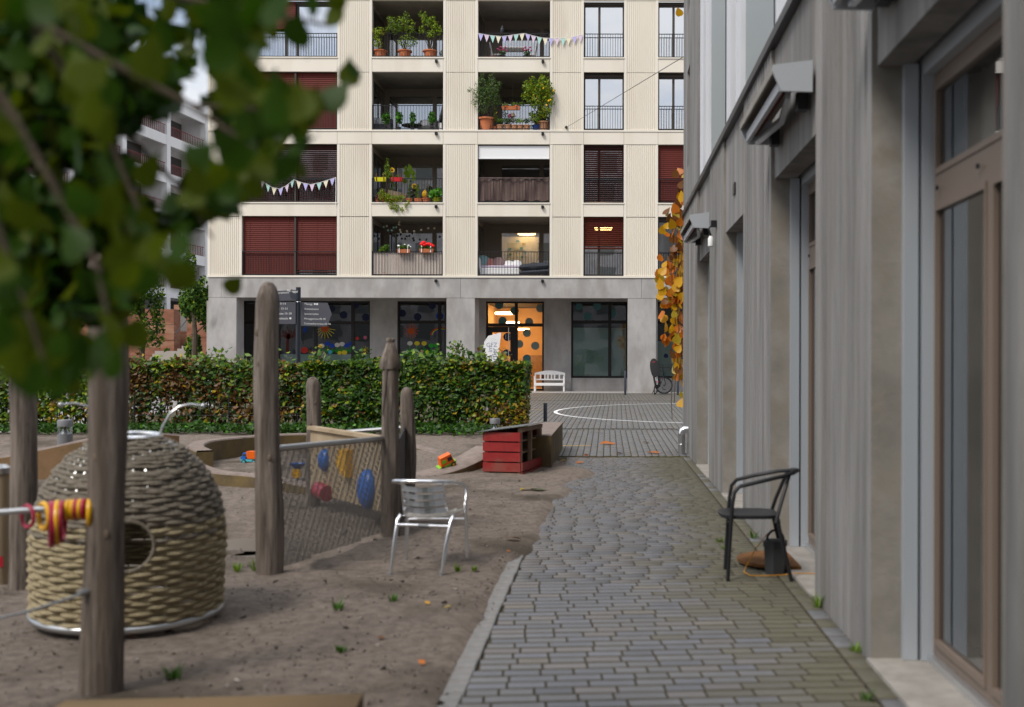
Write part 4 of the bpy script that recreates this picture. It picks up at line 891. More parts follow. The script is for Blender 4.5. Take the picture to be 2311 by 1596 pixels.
# ================================================================== PLAYGROUND
def post(x, y_base, y_top, w_px, label, Y=None, tip='round', mt='wood_post', lean=0.0, name='wooden_post'):
    Y = Y or F * EYE / (y_base - VY); X = PX(x, Y); r = w_px / F * Y / 2; zt = PZ(y_top, Y)
    t = thing(name, label, 'post', (X, Y, 0), 'weathered robinia posts')
    rs = random.Random(int(x * 7)); ph = [rs.uniform(0, 6.28) for _ in range(6)]; n = 24; m = 22
    prof = [(r * 1.08, -.1)]
    for i in range(m):
        k = i / (m - 1); prof.append((r * (1.07 - .12 * k + .05 * math.sin(5 * k + ph[0]) + .03 * math.sin(13 * k + ph[1])), zt * .93 * k))
    if tip == 'round': prof += [(r * .86, zt * .955), (r * .68, zt * .98), (r * .40, zt * .995), (r * .08, zt)]
    elif tip == 'flat': prof += [(r * .92, zt * .99), (r * .8, zt)]
    b = MB(); b.lathe(prof, (X, Y, 0), n, wob=lambda i, j: .05 * math.sin(2 * math.pi * j / n * 2 + ph[2] + i * .18) + .03 * math.sin(2 * math.pi * j / n * 5 + ph[3] + i * .35) + .02 * math.sin(2 * math.pi * j / n * 9 + ph[4]))
    b.v = [(vx + lean * max(vz, 0) + .016 * math.sin(vz * 2.2 + ph[5]), vy, vz) for vx, vy, vz in b.v]
    b.build('shaft', mt, t, True)
    for k in range(3):      # knots and drying cracks
        a = rs.uniform(-2.2, -.9); z = zt * rs.uniform(.2, .85); b = MB()
        b.ball((X + r * .93 * math.cos(a) + lean * z + .015 * math.sin(z * 2.2 + ph[5]), Y + r * .93 * math.sin(a), z), r * .2, 8, (1, .32, 1.4)); b.build('knot', 'wood_dark', t, True)
    return t, X, Y, r, zt
pn, nX, nY, nr, nz_ = post(237, 1585, 560, 86, 'near thick weathered post in front of the rope hive, carrying the ring rail', lean=.0)
pl_, lX, lY, lr, lz = post(50, 1340, 600, 54, 'weathered post at the far left behind the coloured rings')
pa, aX, aY, ar, az_ = post(604, 1305, 637, 55, 'tall weathered post left of the chain mesh, in front of the signpost', lean=.004)
pc, cX, cY, cr_, cz_ = post(706, 1147, 852, 32, 'shorter rounded post behind the chain mesh')
pd, dX, dY, dr_, dz_ = post(918, 1150, 874, 32, 'rounded post right of the post with the carved cap')
pbX, pbY = PX(881, 9.05), 9.05
pbt = thing('carved_post', 'weathered post with a carved pointed hood on top, right of the chain mesh', 'post', (pbX, pbY, 0)); r = .074
b = MB(); b.lathe([(r * 1.1, -.1), (r * 1.05, .3), (r, .7), (r * .97, 1.1), (r * .95, 1.34), (r * .93, 1.48)], (pbX, pbY, 0), 22, wob=lambda i, j: .04 * math.sin(j * .57 + i) + .02 * math.sin(j * 1.4)); b.build('shaft', 'wood_post', pbt, True)
zc = PZ(826, pbY); b = MB(); b.lathe([(r * 1.12, zc - .03), (r * 1.22, zc), (r * 1.05, zc + .06), (r * .75, zc + .13), (r * .5, zc + .19), (r * .42, zc + .20), (r * .52, zc + .205), (r * .5, zc + .225), (r * .3, zc + .235)], (pbX, pbY, 0), 18, wob=lambda i, j: .06 * math.sin(j * .7 + i)); b.build('carved_hood', 'wood_post', pbt, True)
b = MB(); b.tube([(pbX - .02, pbY - r * .93, zc - .02), (pbX - .03, pbY - r * .93, zc - .2), (pbX - .055, pbY - r * .72, zc - .42)], [.012, .012, .005], 7); b.build('carved_fold', 'wood_post', pbt, True)
# ---- chain mesh curtain between tall post and carved post
cm = thing('chain_mesh_panel', 'grey metal chain mesh curtain hanging from a steel rail between two posts', 'panel', ((aX + pbX) / 2, (aY + pbY) / 2, 0))
A, B_ = Vector((aX + ar * .8, aY + .02, PZ(1013, aY + .02))), Vector((pbX - r * .6, pbY, PZ(990, pbY)))
b = MB(); b.tube([A - (B_ - A) * .02, B_ + (B_ - A) * .03], .022, 12); b.build('top_rail', 'steel', cm, True)
u = (B_ - A); Lr = Vector((u.x, u.y, 0)).length; uh = Vector((u.x, u.y, 0)) / Lr; nh = Vector((uh.y, -uh.x, 0))
pit = .0225; cols = int(Lr / pit); vs, fsL = [], []; seg = 5; ns = 3; k0 = 0
zbot = .05; allv = []; allf = []
arc = [(-.5, .55), (-.46, .05), (-.2, -.42), (.2, -.42), (.46, .05), (.5, .55)]
for i in range(cols):
    ztop = A.z + (B_.z - A.z) * (i + .5) / cols - .02; rowsN = int((ztop - zbot) / .0205)
    for j in range(rowsN):
        off = .5 if j % 2 else 0; base = A + uh * ((i + .25 + off) * pit); base.z = ztop - (j + .5) * .0205; base += nh * (.004 * math.sin(i * 1.7 + j * .9))
        pts = [base + uh * (ax * pit * .95) + Vector((0, 0, az2 * .019)) + nh * (.004 if abs(ax) < .3 else -.003) for ax, az2 in arc]; n0 = len(allv)
        for q, p in enumerate(pts):
            d = (pts[min(q + 1, 5)] - pts[max(q - 1, 0)]).normalized(); s = nh.cross(d) * .0030
            allv += [tuple(p + s), tuple(p + nh * .0034), tuple(p - s)]
        for q in range(5):
            a0 = n0 + q * 3
            allf += [(a0, a0 + 1, a0 + 4, a0 + 3), (a0 + 1, a0 + 2, a0 + 5, a0 + 4)]
o = fast('chain_mesh', np.array(allv), np.array(allf), ['mesh_steel'], None, cm); o['kind'] = 'stuff'
# ---- play board with coloured pieces, behind the mesh
pbd = thing('play_board', 'pale wooden play board with blue, yellow and red pieces, seen through the chain mesh', 'board', ((cX + pbX) / 2, (cY + pbY) / 2, 0))
c0, c1 = Vector((cX, cY - .09, 0)), Vector((pbX + .02, pbY + .10, 0)); uu = (c1 - c0); ul = uu.length; uu.normalize(); nn = Vector((uu.y, -uu.x, 0))
if nn.y > 0: nn = -nn
rm3 = Matrix((uu, Vector((0, 0, 1)).cross(uu), Vector((0, 0, 1)))).transposed()
mid = (c0 + c1) / 2
b = MB(); b.box((mid.x, mid.y, .50), (ul - .1, .03, .62), rm3); b.build('board', 'wood_pale', pbd)
b = MB(); b.box((mid.x, mid.y, .835), (ul - .06, .09, .035), rm3); b.build('cap_rail', 'wood_pale', pbd)
def onb(px, py): 
    # point on the board where the picture ray meets it
    d = Vector(((px - VX) / F, 1, -(py - VY) / F)); o_ = Vector((0, 0, EYE)); q = c0 + nn * .016; t = (q - o_).dot(nn) / d.dot(nn); return o_ + d * t
p = onb(735, 1040); b = MB(); b.ball(p, .10, 14, (.95, .75, 1.15), rm3); b.build('blue_knob', 'plastic_blue', pbd, True)
p = onb(785, 1045); b = MB(); pts = [(-.14, 0), (-.05, .125), (.125, .125), (.125, -.13), (-.02, -.10)]
b.prism([p + uu * x + Vector((0, 0, z)) for x, z in pts], nn * .07); b.build('yellow_block', 'plastic_yellow', pbd)
p = onb(738, 1108); b = MB(); b.tube([p - uu * .13 + nn * .04, p + uu * .12 + nn * .04 - Vector((0, 0, .02))], .078, 14); b.build('red_roller', 'plastic_red', pbd, True)
p = onb(833, 1105); b = MB(); b.ball(p + nn * .01, .185, 18, (.78, .5, 1.0), rm3); b.build('blue_drum', 'plastic_blue', pbd, True)
# black panel between carved post and right post, rail on the far side
bp = thing('rubber_screen', 'black rubber panel standing edge-on between the carved post and the post right of it', 'panel', ((pbX + dX) / 2, (pbY + dY) / 2, 0))
b = MB(); q0, q1 = Vector((pbX + .045, pbY + .07, 0)), Vector((dX - .02, dY - .06, 0)); e = Vector((.02, 0, 0)); b.prism([q0, q1, q1 + e, q0 + e], (0, 0, .84)); b.build('sheet', 'rubber', bp)
b = MB(); b.tube([(cX + .05, cY, PZ(981, cY)), (dX - .04, dY, PZ(966, dY))], .02, 10); tag(b.build('far_steel_rail', 'steel'), 'steel rail between the two rounded posts behind the chain mesh', 'rail')
# ---- rope hive
HX, HY, HR = -2.713, 6.05, .500
hv = thing('rope_hive', 'beehive-shaped climbing hut woven from thick beige rope, with a round hole', 'play hut', (HX, HY, 0))
def hr(z):
    k = max(0, (z - .46) / .635); return HR * (1 - min(k, 1) ** 2.25) ** .5 if k > 0 else HR - .012 * (1 - z / .46)
NB = 36; prf = []; z = .125
while z < 1.06:
    prf.append(z); k = max(0.0, (z - .46) / .635); z += .0262 * (1 - .5 * k ** 2)
TILT = rotm(1.0, 1.6, 0); piv = Vector((HX, HY, 0.3))
def tl(p): return piv + TILT @ (Vector(p) - piv)
HA, HZ, HQ = R(22 - 90), .545, .132                # hole: bearing, height, radius
def inhole(t, rr, zz):
    d = (t - HA + math.pi) % (2 * math.pi) - math.pi
    return (d * rr) ** 2 + (zz - HZ) ** 2 < HQ ** 2
rs = random.Random(5)
for i, z in enumerate(prf):
    rr = hr(z); n = NB * 6; pts = []; segs = []; sag = rs.uniform(0, 6.28)
    for j in range(n + 1):
        t = 2 * math.pi * j / n + math.pi / 2; amp = .0092 * math.cos(NB / 2 * t + (math.pi if i % 2 else 0)) * (.8 + .3 * math.sin(5 * t + sag)) + rs.uniform(-.0012, .0012)
        q = rr + amp; zz = z + .005 * math.sin(3 * t + sag) + .003 * math.sin(11 * t + 2 * sag) + rs.uniform(-.001, .001)
        if inhole(t, rr, z):
            if len(pts) > 1: segs.append(pts)
            pts = []
        else: pts.append(tl((HX + q * math.cos(t), HY + q * math.sin(t), zz)))
    if len(pts) > 1: segs.append(pts)
    b = MB()
    for s in segs: b.tube(s, .0155 if z < .9 else .0132, 6)
    b.build('rope_row', 'rope' if z < .60 + rs.uniform(-.09, .09) else 'rope_grey', hv, True)
b = MB()
for j in range(NB):
    t = 2 * math.pi * (j + .5) / NB; pts = []
    for z in np.linspace(.11, 1.06, 24):
        if inhole(t, hr(z), z):
            if len(pts) > 1: b.tube(pts, .0055, 5)
            pts = []
        else: pts.append(tl((HX + hr(z) * math.cos(t), HY + hr(z) * math.sin(t), z)))
    if len(pts) > 1: b.tube(pts, .0055, 5)
b.build('frame_bars', 'steel', hv)
TAU = 2 * math.pi
b = MB(); b.tube([tl((HX + (HR - .008) * math.cos(t), HY + (HR - .008) * math.sin(t), .100)) for t in np.linspace(0, TAU, 49)[:-1]], .022, 10, closed=True); b.build('base_ring', 'steel', hv, True)
b = MB(); b.tube([tl((HX + .15 * math.cos(t), HY + .15 * math.sin(t), 1.085)) for t in np.linspace(0, TAU, 25)[:-1]], .013, 8, closed=True); b.build('top_ring', 'chrome', hv, True)
b = MB(); b.tube([tl((HX + (hr(HZ + HQ * math.sin(a)) + .006) * math.cos(HA + HQ * math.cos(a) / HR), HY + (hr(HZ + HQ * math.sin(a)) + .006) * math.sin(HA + HQ * math.cos(a) / HR), HZ + HQ * math.sin(a))) for a in np.linspace(0, TAU, 41)[:-1]], .010, 8, closed=True); b.build('hole_rim', 'rope_grey', hv, True)
for (ang, out) in ((22, .36), (200, .36)):
    c_, s_ = math.cos(R(ang)), math.sin(R(ang)); pts = [tl((HX + (.14 + d) * c_, HY + (.14 + d) * s_, 1.075 + h)) for d, h in ((0, 0), (.015, .06), (.05, .13), (.10, .175), (.16, .19), (out - .13, .18))]
    b = MB(); b.tube(pts, .007, 8); b.ball(pts[-1], .015, 10); b.build('chrome_arm', 'steel', hv, True)
b = MB(); b.lathe([(.06, -.02), (.05, .11)], (HX, HY, 0), 12); b.build('foot', 'dark_metal', hv)
# ---- ring rail on the near post
rl = thing('ring_rail', 'grey steel rail running left from the near post', 'rail', (nX, nY, .8))
ra, rb_ = P(212, 1143, nY - .02), P(-160, 1172, nY - .22); b = MB(); b.tube([ra + (ra - rb_) * .02, rb_], .0135, 10); b.build('bar', 'steel', rl, True)
def ringat(px, R0, r0, mt, label, hang=0, yaw=14, flat=False, py=None):
    k = (212 - px) / 372; c = ra.lerp(rb_, k); c = c + Vector((0, 0, -(R0 - .0135 - r0)))
    b = MB(); rt = rotm(0, 0, yaw) @ rotm(0, 90, 0) 
    if flat: b.lathe([(R0 - .028, -r0), (R0 + .01, -r0), (R0 + .01, r0), (R0 - .028, r0), (R0 - .028, -r0)], c, 30, rt, caps=False)
    else: b.ring(c, R0, r0, 32, 8, rt)
    tag(b.build('play_ring', mt, None, True), label, 'ring', 'coloured rings on the steel rail')
ringat(59, .047, .0075, 'plastic_red', 'separate dark red ring hanging furthest left on the steel rail', yaw=58)
ringat(96, .056, .011, 'plastic_yellow', 'yellow ring at the front of the ring bunch on the steel rail', yaw=48)
ringat(113, .092, .010, 'plastic_red', 'large dark red ring disc second in the ring bunch', flat=True, yaw=30)
ringat(127, .088, .012, 'plastic_yellow', 'large yellow ring in the middle of the ring bunch', yaw=24)
ringat(139, .084, .010, 'plastic_red', 'large red ring behind the big yellow one', yaw=20)
for q, (x, m_, nme, ord_) in enumerate(((152, 'plastic_yellow', 'yellow', 'first'), (163, 'plastic_yellow', 'yellow', 'second'), (171, 'plastic_red', 'dark red', 'third'), (180, 'plastic_yellow', 'yellow', 'fourth'), (189, 'plastic_red', 'dark red', 'fifth'))): ringat(x, .036, .0105, m_, f'small {nme} ring, {ord_} of the row between the big rings and the near post', yaw=16)
ringat(203, .056, .012, 'plastic_yellow', 'yellow ring touching the near post', yaw=22)
b = MB(); ca, cb = P(205, 1335, nY - .06), P(-120, 1420, nY - .55); b.tube([ca.lerp(cb, i / 8) - Vector((0, 0, .02 * math.sin(math.pi * i / 8))) for i in range(9)], .006, 6); b.tube([ca + (ca - cb) * .02, ca.lerp(cb, .09)], .016, 10); tag(b.build('steel_cable', 'steel', None, True), 'steel cable with end fitting running left from the low part of the near post', 'cable')
# ---- short post with steel cap at the left edge
sp = thing('short_post', 'pale short round post with steel cap and red label at the left picture edge', 'post', (PX(-2, 7.05), 7.05, 0)); X, Y = PX(-2, 7.05), 7.05
b = MB(); b.lathe([(.066, -.05), (.064, .35), (.062, .77)], (X, Y, 0), 18); b.build('shaft', 'wood_pale', sp, True)
b = MB(); b.lathe([(.070, .76), (.072, .80), (.05, .82)], (X, Y, 0), 18); b.build('cap', 'steel', sp, True)
b = MB(); b.quad((X + .01, Y - .068, .15), (X + .055, Y - .045, .15), (X + .055, Y - .045, .22), (X + .01, Y - .068, .22)); b.build('label_plate', 'red_label', sp)
# ---- beam at the very bottom
b = MB(); p0, p1 = P(150, 1584, 3.86), P(822, 1566, 3.95); b.prism([(p0.x, p0.y, -.05), (p1.x, p1.y, -.05), (p1.x + .03, p1.y - .5, -.05), (p0.x, p0.y - .5, -.05)], (0, 0, p1.z + .05)); tag(b.build('timber_beam', 'wood_beam'), 'mossy orange-brown timber edge at the bottom of the picture', 'beam')
# ---- sandpit walls
def ribbon(name, pts, wd, label, mt=('moss_concrete', 'wall_cap'), base=-.08):
    P3 = [Vector(p) for p in pts]; Q = []
    for i in range(len(P3) - 1):       # Catmull-Rom
        p0, p1, p2, p3 = P3[max(i - 1, 0)], P3[i], P3[i + 1], P3[min(i + 2, len(P3) - 1)]
        for k in range(6):
            t = k / 6; Q.append(.5 * (2 * p1 + (p2 - p0) * t + (2 * p0 - 5 * p1 + 4 * p2 - p3) * t * t + (3 * p1 - p0 - 3 * p2 + p3) * t ** 3))
    Q.append(P3[-1]); t_ = thing(name, label, 'low wall', (P3[0].x, P3[0].y, 0)); L_, R_ = [], []
    for i, p in enumerate(Q):
        d = Q[min(i + 1, len(Q) - 1)] - Q[max(i - 1, 0)]; d.z = 0; d.normalize(); s = Vector((-d.y, d.x, 0)) * wd / 2; L_.append(p + s); R_.append(p - s)
    n = len(Q); b = MB(); bev = .02
    for side in (L_, R_):
        b.add([(p.x, p.y, base) for p in side] + [(p.x, p.y, p.z - bev) for p in side], [(i, i + 1, n + i + 1, n + i) for i in range(n - 1)])
    for e in (0, n - 1): b.quad((L_[e].x, L_[e].y, base), (R_[e].x, R_[e].y, base), (R_[e].x, R_[e].y, R_[e].z - bev), (L_[e].x, L_[e].y, L_[e].z - bev))
    b.build('wall_face', mt[0], t_)
    b = MB(); inn = [(l.lerp(r_, .06), l.lerp(r_, .94)) for l, r_ in zip(L_, R_)]
    vs = [];
    for l, r_, (a, c) in zip(L_, R_, inn): vs += [(l.x, l.y, l.z - bev), tuple(a), tuple(c), (r_.x, r_.y, r_.z - bev)]
    b.add(vs, [(i * 4 + k, i * 4 + 4 + k, i * 4 + 5 + k, i * 4 + 1 + k) for i in range(n - 1) for k in range(3)]); b.build('wall_top', mt[1], t_, True)
    return t_
ribbon('sandpit_wall', [(-5.35, 14.15, .33), (-5.7, 14.75, .35), (-5.85, 15.6, .36), (-5.55, 16.5, .36), (-4.95, 17.1, .36), (-4.2, 17.35, .33), (-3.4, 17.3, .24), (-2.85, 16.9, .14), (-2.35, 16.2, .06)], .22, 'curved mossy concrete wall behind the sandpit, left of the chain mesh')
ribbon('sandpit_kerb', [(-5.35, 13.6, .24), (-4.75, 12.9, .19), (-4.14, 12.55, .18), (-3.7, 12.15, .17), (-3.2, 11.7, .15), (-2.75, 11.5, .10)], .2, 'low curved concrete edge at the front of the sandpit, between rope hive and tall post')
ribbon('sandpit_ramp', [(-3.1, 13.6, .00), (-2.6, 13.75, .035), (-2.2, 14.1, .09), (-1.9, 14.6, .20), (-1.68, 15.1, .32)], .46, 'pale concrete ramp edge with the orange toy truck, left of the red hut', ('moss_concrete', 'wall_cap'))
ribbon('clay_wall', [(-10.0, 13.2, .16), (-8.6, 13.4, .20), (-7.7, 13.5, .30), (-7.2, 13.6, .40), (-6.6, 13.8, .53), (-6.15, 14.2, .56), (-5.9, 14.5, .52)], .26, 'curved ochre clay-coloured wall behind the rope hive', ('clay_wall', 'wall_cap'))
# ---- concrete block by the path
b = MB(); z = .47; b.prism([(-1.32, 15.0, -.06), (-.785, 15.0, -.06), (-.765, 18.4, -.06), (-1.25, 18.4, -.06)], (0, 0, z + .06)); blk = thing('concrete_block', 'mossy dark concrete block beside the path, behind the red slatted hut', 'block', (-1, 16.5, 0)); b.build('block_body', 'moss_concrete', blk)
b = MB(); b.prism([(-1.325, 14.995, z), (-.78, 14.995, z), (-.76, 18.41, z), (-1.255, 18.41, z)], (0, 0, .012)); b.build('block_top', 'wall_cap', blk)
# ---- red slatted hut
ht = thing('slatted_hut', 'small red slatted wooden hut with a tilted sheet-metal roof on the soil', 'play hut', (-1.3, 14.5, 0)); a_ = R(-12)
fr = Matrix.Rotation(a_, 3, 'Z'); org = Vector((-1.13, 14.1, 0))
def hp(x, y, z): return org + fr @ Vector((x, y, z))      # x to the right along the front, y into depth
def hbox(x0, x1, y0, y1, z0, z1, nm, mt): b = MB(); b.box(hp((x0 + x1) / 2, (y0 + y1) / 2, (z0 + z1) / 2), (x1 - x0, y1 - y0, z1 - z0), fr); return b.build(nm, mt, ht)
Wd, Dp = .52, .98
for k in range(4): hbox(-Wd, -.012, -.02, 0, .055 + k * .135, .172 + k * .135, 'slat', 'crate_red')
hbox(-Wd, -.012, -.018, 0, -.08, .036, 'slat', 'crate_wood')
hbox(-Wd + .06, -.06, .02, .03, .0, .58, 'dark_backing', 'rubber')  # black sheet that darkens the gaps between the front slats
for (x, y, z1) in ((-.03, .03, .63), (-Wd + .03, .03, .57), (-.03, Dp - .03, .63), (-Wd + .03, Dp - .03, .57), (-.03, .50, .60)): hbox(x - .025, x + .025, y - .025, y + .025, -.06, z1 - (.02 if y == .5 else 0), 'corner_post', 'crate_wood')
for k in range(2): hbox(.0, .018, -.02, Dp, -.06 + k * .125, .05 + k * .125, 'slat', 'crate_red')
for k in range(4): hbox(-Wd, 0, Dp, Dp + .02, .055 + k * .135, .172 + k * .135, 'slat', 'crate_red')
for k in range(4): hbox(-Wd - .02, -Wd, 0, Dp, .055 + k * .135, .172 + k * .135, 'slat', 'crate_red')
for z in (.28, .44): hbox(-Wd + .05, -.06, .05, Dp - .05, z, z + .02, 'shelf', 'crate_wood')
hbox(-.03, .015, .0, Dp, .585, .64, 'top_rail', 'crate_wood')
b = MB(); q = [hp(-Wd - .09, -.06, .575), hp(.05, -.06, .665), hp(.05, Dp + .06, .665), hp(-Wd - .09, Dp + .06, .575)]; b.prism(q, (0, 0, .008)); b.build('roof', 'sheet_metal', ht)
# ---- silver chair, seen from behind
ch = thing('aluminium_chair', 'shiny aluminium cafe chair with slatted seat and back, standing on the soil', 'chair', (-1.3, 7.7, 0)); r = .0145
S = lambda x, y, Y: P(x, y, Y)
z0 = .0
rl_ = [(-1.508, 7.42, .0), (-1.49, 7.44, .2), (-1.468, 7.465, .40), (-1.455, 7.50, .425)]
rr_ = [(-1.152, 7.42, .0), (-1.128, 7.44, .2), (-1.095, 7.465, .385), (-1.085, 7.50, .415)]
fl_ = [(-1.50, 7.95, .0), (-1.495, 7.96, .25), (-1.49, 7.97, .44), (-1.495, 7.95, .56), (-1.52, 7.85, .615), (-1.54, 7.72, .64)]
fr_ = [(-1.045, 7.95, .0), (-1.05, 7.955, .25), (-1.06, 7.96, .42), (-1.045, 7.93, .55), (-1.06, 7.86, .60), (-1.10, 7.72, .635)]
for pth, nm in ((rl_, 'leg'), (rr_, 'leg'), (fl_, 'leg'), (fr_, 'leg')):
    b = MB(); b.tube(pth, r, 10); b.build(nm, 'chrome', ch, True)
for p in (rl_[0], rr_[0], fl_[0], fr_[0]):
    b = MB(); b.lathe([(.016, -.008), (.016, .03), (.0135, .04)], p, 10); b.build('foot_cap', 'bollard_grey', ch, True)
b = MB(); b.tube([fl_[-1], (-1.525, 7.58, .655), (-1.47, 7.49, .665), (-1.38, 7.455, .668), (-1.26, 7.455, .667), (-1.17, 7.50, .66), (-1.12, 7.60, .648), fr_[-1]], r * 1.05, 10); b.build('arm_loop', 'chrome', ch, True)
b = MB(); b.tube([(-1.475, 7.455, .365), (-1.11, 7.455, .352)], .0115, 10); b.build('crossbar', 'chrome', ch, True)
b = MB(); b.tube([(-1.32, 7.455, .36), (-1.25, 7.455, .357)], .0128, 10); b.build('crossbar_sleeve', 'bollard_grey', ch, True)
for x0, x1 in ((-1.445, -1.44), (-1.155, -1.125)):
    b = MB(); b.tube([(x0, 7.495, .655), (x0 + (x1 - x0) * .5, 7.53, .52), (x1, 7.57, .41), (x1, 7.75, .395), (x1, 7.93, .41)], .008, 8); b.build('side_rail', 'chrome', ch, True)
b = MB(); b.tube([(-1.44, 7.9, .375), (-1.07, 7.9, .372)], .009, 8); b.tube([(-1.495, 7.96, .33), (-1.05, 7.955, .33)], .009, 8); b.build('under_bar', 'chrome', ch, True)
def slat3(pts, hw, nrm, nm):
    b = MB(); 
    P_ = [Vector(p) for p in pts]; n = len(P_); h = Vector(hw); k = Vector(nrm) * .003
    vs = [p - h + k for p in P_] + [p + h + k for p in P_] + [p + h - k for p in P_] + [p - h - k for p in P_]
    fs = []
    for i in range(n - 1):
        for q in range(4): a, c = q * n, ((q + 1) % 4) * n; fs.append((a + i, a + i + 1, c + i + 1, c + i))
    b.add(vs, fs); return b.build(nm, 'chrome', ch)
for k in range(4):
    zz = .615 - k * .052; yy = 7.505 + k * .019; xr_ = -1.15 + k * .006
    slat3([(-1.445 + (xr_ + 1.445) * t, yy - .028 * math.sin(math.pi * t), zz - .010 * math.sin(math.pi * t)) for t in np.linspace(0, 1, 9)], (0, .004, .018), (0, -1, 0), 'back_slat')
for k in range(7):
    yy = 7.585 + k * .056; xr_ = -1.125 + .065 * min(1, k / 6); 
    slat3([(-1.455 + (xr_ + 1.455) * t, yy - .02 * math.sin(math.pi * t), .412 - .012 * math.sin(math.pi * t)) for t in np.linspace(0, 1, 7)], (0, .022, 0), (0, 0, 1), 'seat_slat')
# ---- toys
def toy_truck(c, rz, s, cols, label, kind=0):
    t = thing('toy_truck', label, 'toy', c); rt = rotm(0, 0, rz) if not isinstance(rz, Matrix) else rz; c = Vector(c)
    def bxl(x0, x1, y0, y1, z0, z1, nm, mt, tp=1.0): b = MB(); b.box(c + rt @ Vector(((x0 + x1) / 2 * s, (y0 + y1) / 2 * s, (z0 + z1) / 2 * s)), ((x1 - x0) * s, (y1 - y0) * s, (z1 - z0) * s), rt, tp); return b.build(nm, mt, t)
    bxl(-.5, .5, -.2, .2, .14, .26, 'chassis', cols[1])
    if kind == 0:
        bxl(-.52, -.22, -.19, .19, .26, .40, 'bonnet', cols[0], .9); bxl(-.44, -.16, -.18, .18, .40, .62, 'cab', cols[0], .75); bxl(-.40, -.2, -.185, .185, .44, .56, 'cab_window', 'dark_metal', .85); bxl(-.12, .52, -.22, .22, .30, .70, 'tipper', cols[2], 1.12)
    else:
        bxl(-.35, .42, -.2, .2, .26, .72, 'body_shell', cols[0], .78); bxl(-.25, .0, -.203, .203, .40, .56, 'cab_window', cols[1], .9); bxl(.08, .34, -.203, .203, .40, .6, 'cab_window', 'dark_metal', .85)
    for x in (-.30, .30):
        for y in (-.2, .2):
            cc = c + rt @ Vector((x * s, y * s, .13 * s)); b = MB(); b.lathe([(.05 * s, -.05 * s), (.13 * s, -.05 * s), (.13 * s, .05 * s), (.05 * s, .05 * s)], cc, 14, rt @ rotm(90)); wl = b.build('wheel', 'rubber', t, True)
            b = MB(); b.lathe([(.075 * s, -.055 * s), (.075 * s, .055 * s)], cc, 10, rt @ rotm(90)); b.build('hub', cols[3], wl, True)
    return t
toy_truck((PX(567, 15.1), 15.1, .06), -12, .26, ('plastic_blue', 'plastic_cyan', 'plastic_orange', 'plastic_cyan'), 'small blue toy truck with orange tipper lying in the sandpit')
toy_truck((PX(1011, 14.3), 14.25, .10), rotm(18, -24, 28), .26, ('plastic_orange', 'plastic_green', 'plastic_orange', 'plastic_yellow'), 'orange and green toy truck tilted on the concrete ramp', 1)
sm = thing('sand_mill', 'small blue and yellow toy sand mill standing in the sandpit, seen through the mesh', 'toy', (PX(672, 13), 13, .03)); c = Vector((PX(672, 13), 13, .03))
b = MB(); b.lathe([(.02, .16), (.09, .22), (.10, .24)], c, 12, caps=False); b.tube([c + Vector((0, 0, 0)), c + Vector((0, 0, .18))], .018, 8); b.build('funnel', 'plastic_blue', sm, True)
b = MB(); b.lathe([(.03, -.02), (.06, -.02), (.06, .02), (.03, .02)], c + Vector((0, -.04, .12)), 12, rotm(90)); b.build('wheel', 'plastic_yellow', sm)
# ---- bollard lights
def bollard(x, ytop, Y, d, zb, label):
    X = PX(x, Y); zt_ = PZ(ytop, Y); t = thing('bollard_light', label, 'lamp', (X, Y, zb), 'round bollard lights'); q = d / 2
    b = MB(); b.lathe([(q, zb - .05), (q, zt_ - .20)], (X, Y, 0), 22); b.build('base', 'bollard_grey', t, True)
    b = MB(); b.lathe([(q * .96, zt_ - .20), (q * .96, zt_ - .09)], (X, Y, 0), 22, caps=False); b.build('lens', 'glass_clear', t, True)
    b = MB(); b.lathe([(q * .8, zt_ - .198), (q * .35, zt_ - .15), (.012, zt_ - .10)], (X, Y, 0), 18); b.build('reflector_cone', 'alu', t, True)
    b = MB(); b.lathe([(q, zt_ - .09), (q, zt_ - .01), (q * .95, zt_)], (X, Y, 0), 22); b.build('cap', 'bollard_grey', t, True)
bollard(147, 950, 14.6, .195, .0, 'round grey bollard light behind the ochre wall on the left')
bollard(1117, 945, 18.4, .175, .1, 'round grey bollard light behind the red slatted hut')
# ================================================================== THINGS ON THE PLAZA
wb = thing('white_bench', 'white painted wooden bench with arched slatted back in front of the dark wall', 'bench', (PX(1240, 45.1), 45.1, .3))
Y = 45.1; q = lambda x: PX(x, Y); qz = lambda y: PZ(y, Y); G = .302
for x in (1207.5, 1273):
    for (ya, zt_) in ((Y - .22, qz(851)), (Y + .22, qz(842))):
        b = MB(); b.box((q(x), ya, (zt_ + G) / 2), (.065, .06, zt_ - G)); b.build('leg', 'white_gloss', wb)
    b = MB(); b.box((q(x), Y, qz(851) + .02), (.07, .52, .035)); b.build('armrest', 'white_gloss', wb)
for k in range(5): b = MB(); b.box((q(1240), Y - .22 + k * .10, qz(865.5)), (1.24, .085, .03)); b.build('seat_slat', 'white_gloss', wb)
b = MB(); b.box((q(1240), Y - .27, qz(868)), (1.24, .03, .09)); b.build('seat_apron', 'white_gloss', wb)
b = MB(); n = 12; top = [(q(1206) + (q(1275) - q(1206)) * i / n, Y + .22, qz(842) + .10 * math.sin(math.pi * i / n)) for i in range(n + 1)]; b.prism(top + [(q(1275), Y + .22, qz(846)), (q(1206), Y + .22, qz(846))], (0, .04, 0)); b.build('top_rail', 'white_gloss', wb)
b = MB(); b.box((q(1240), Y + .24, qz(857)), (1.22, .04, .06)); b.build('lower_rail', 'white_gloss', wb)
for x in (1219, 1229, 1236, 1244, 1251, 1262): b = MB(); b.box((q(x), Y + .24, qz(851)), (.06, .03, .22)); b.build('back_slat', 'white_gloss', wb)
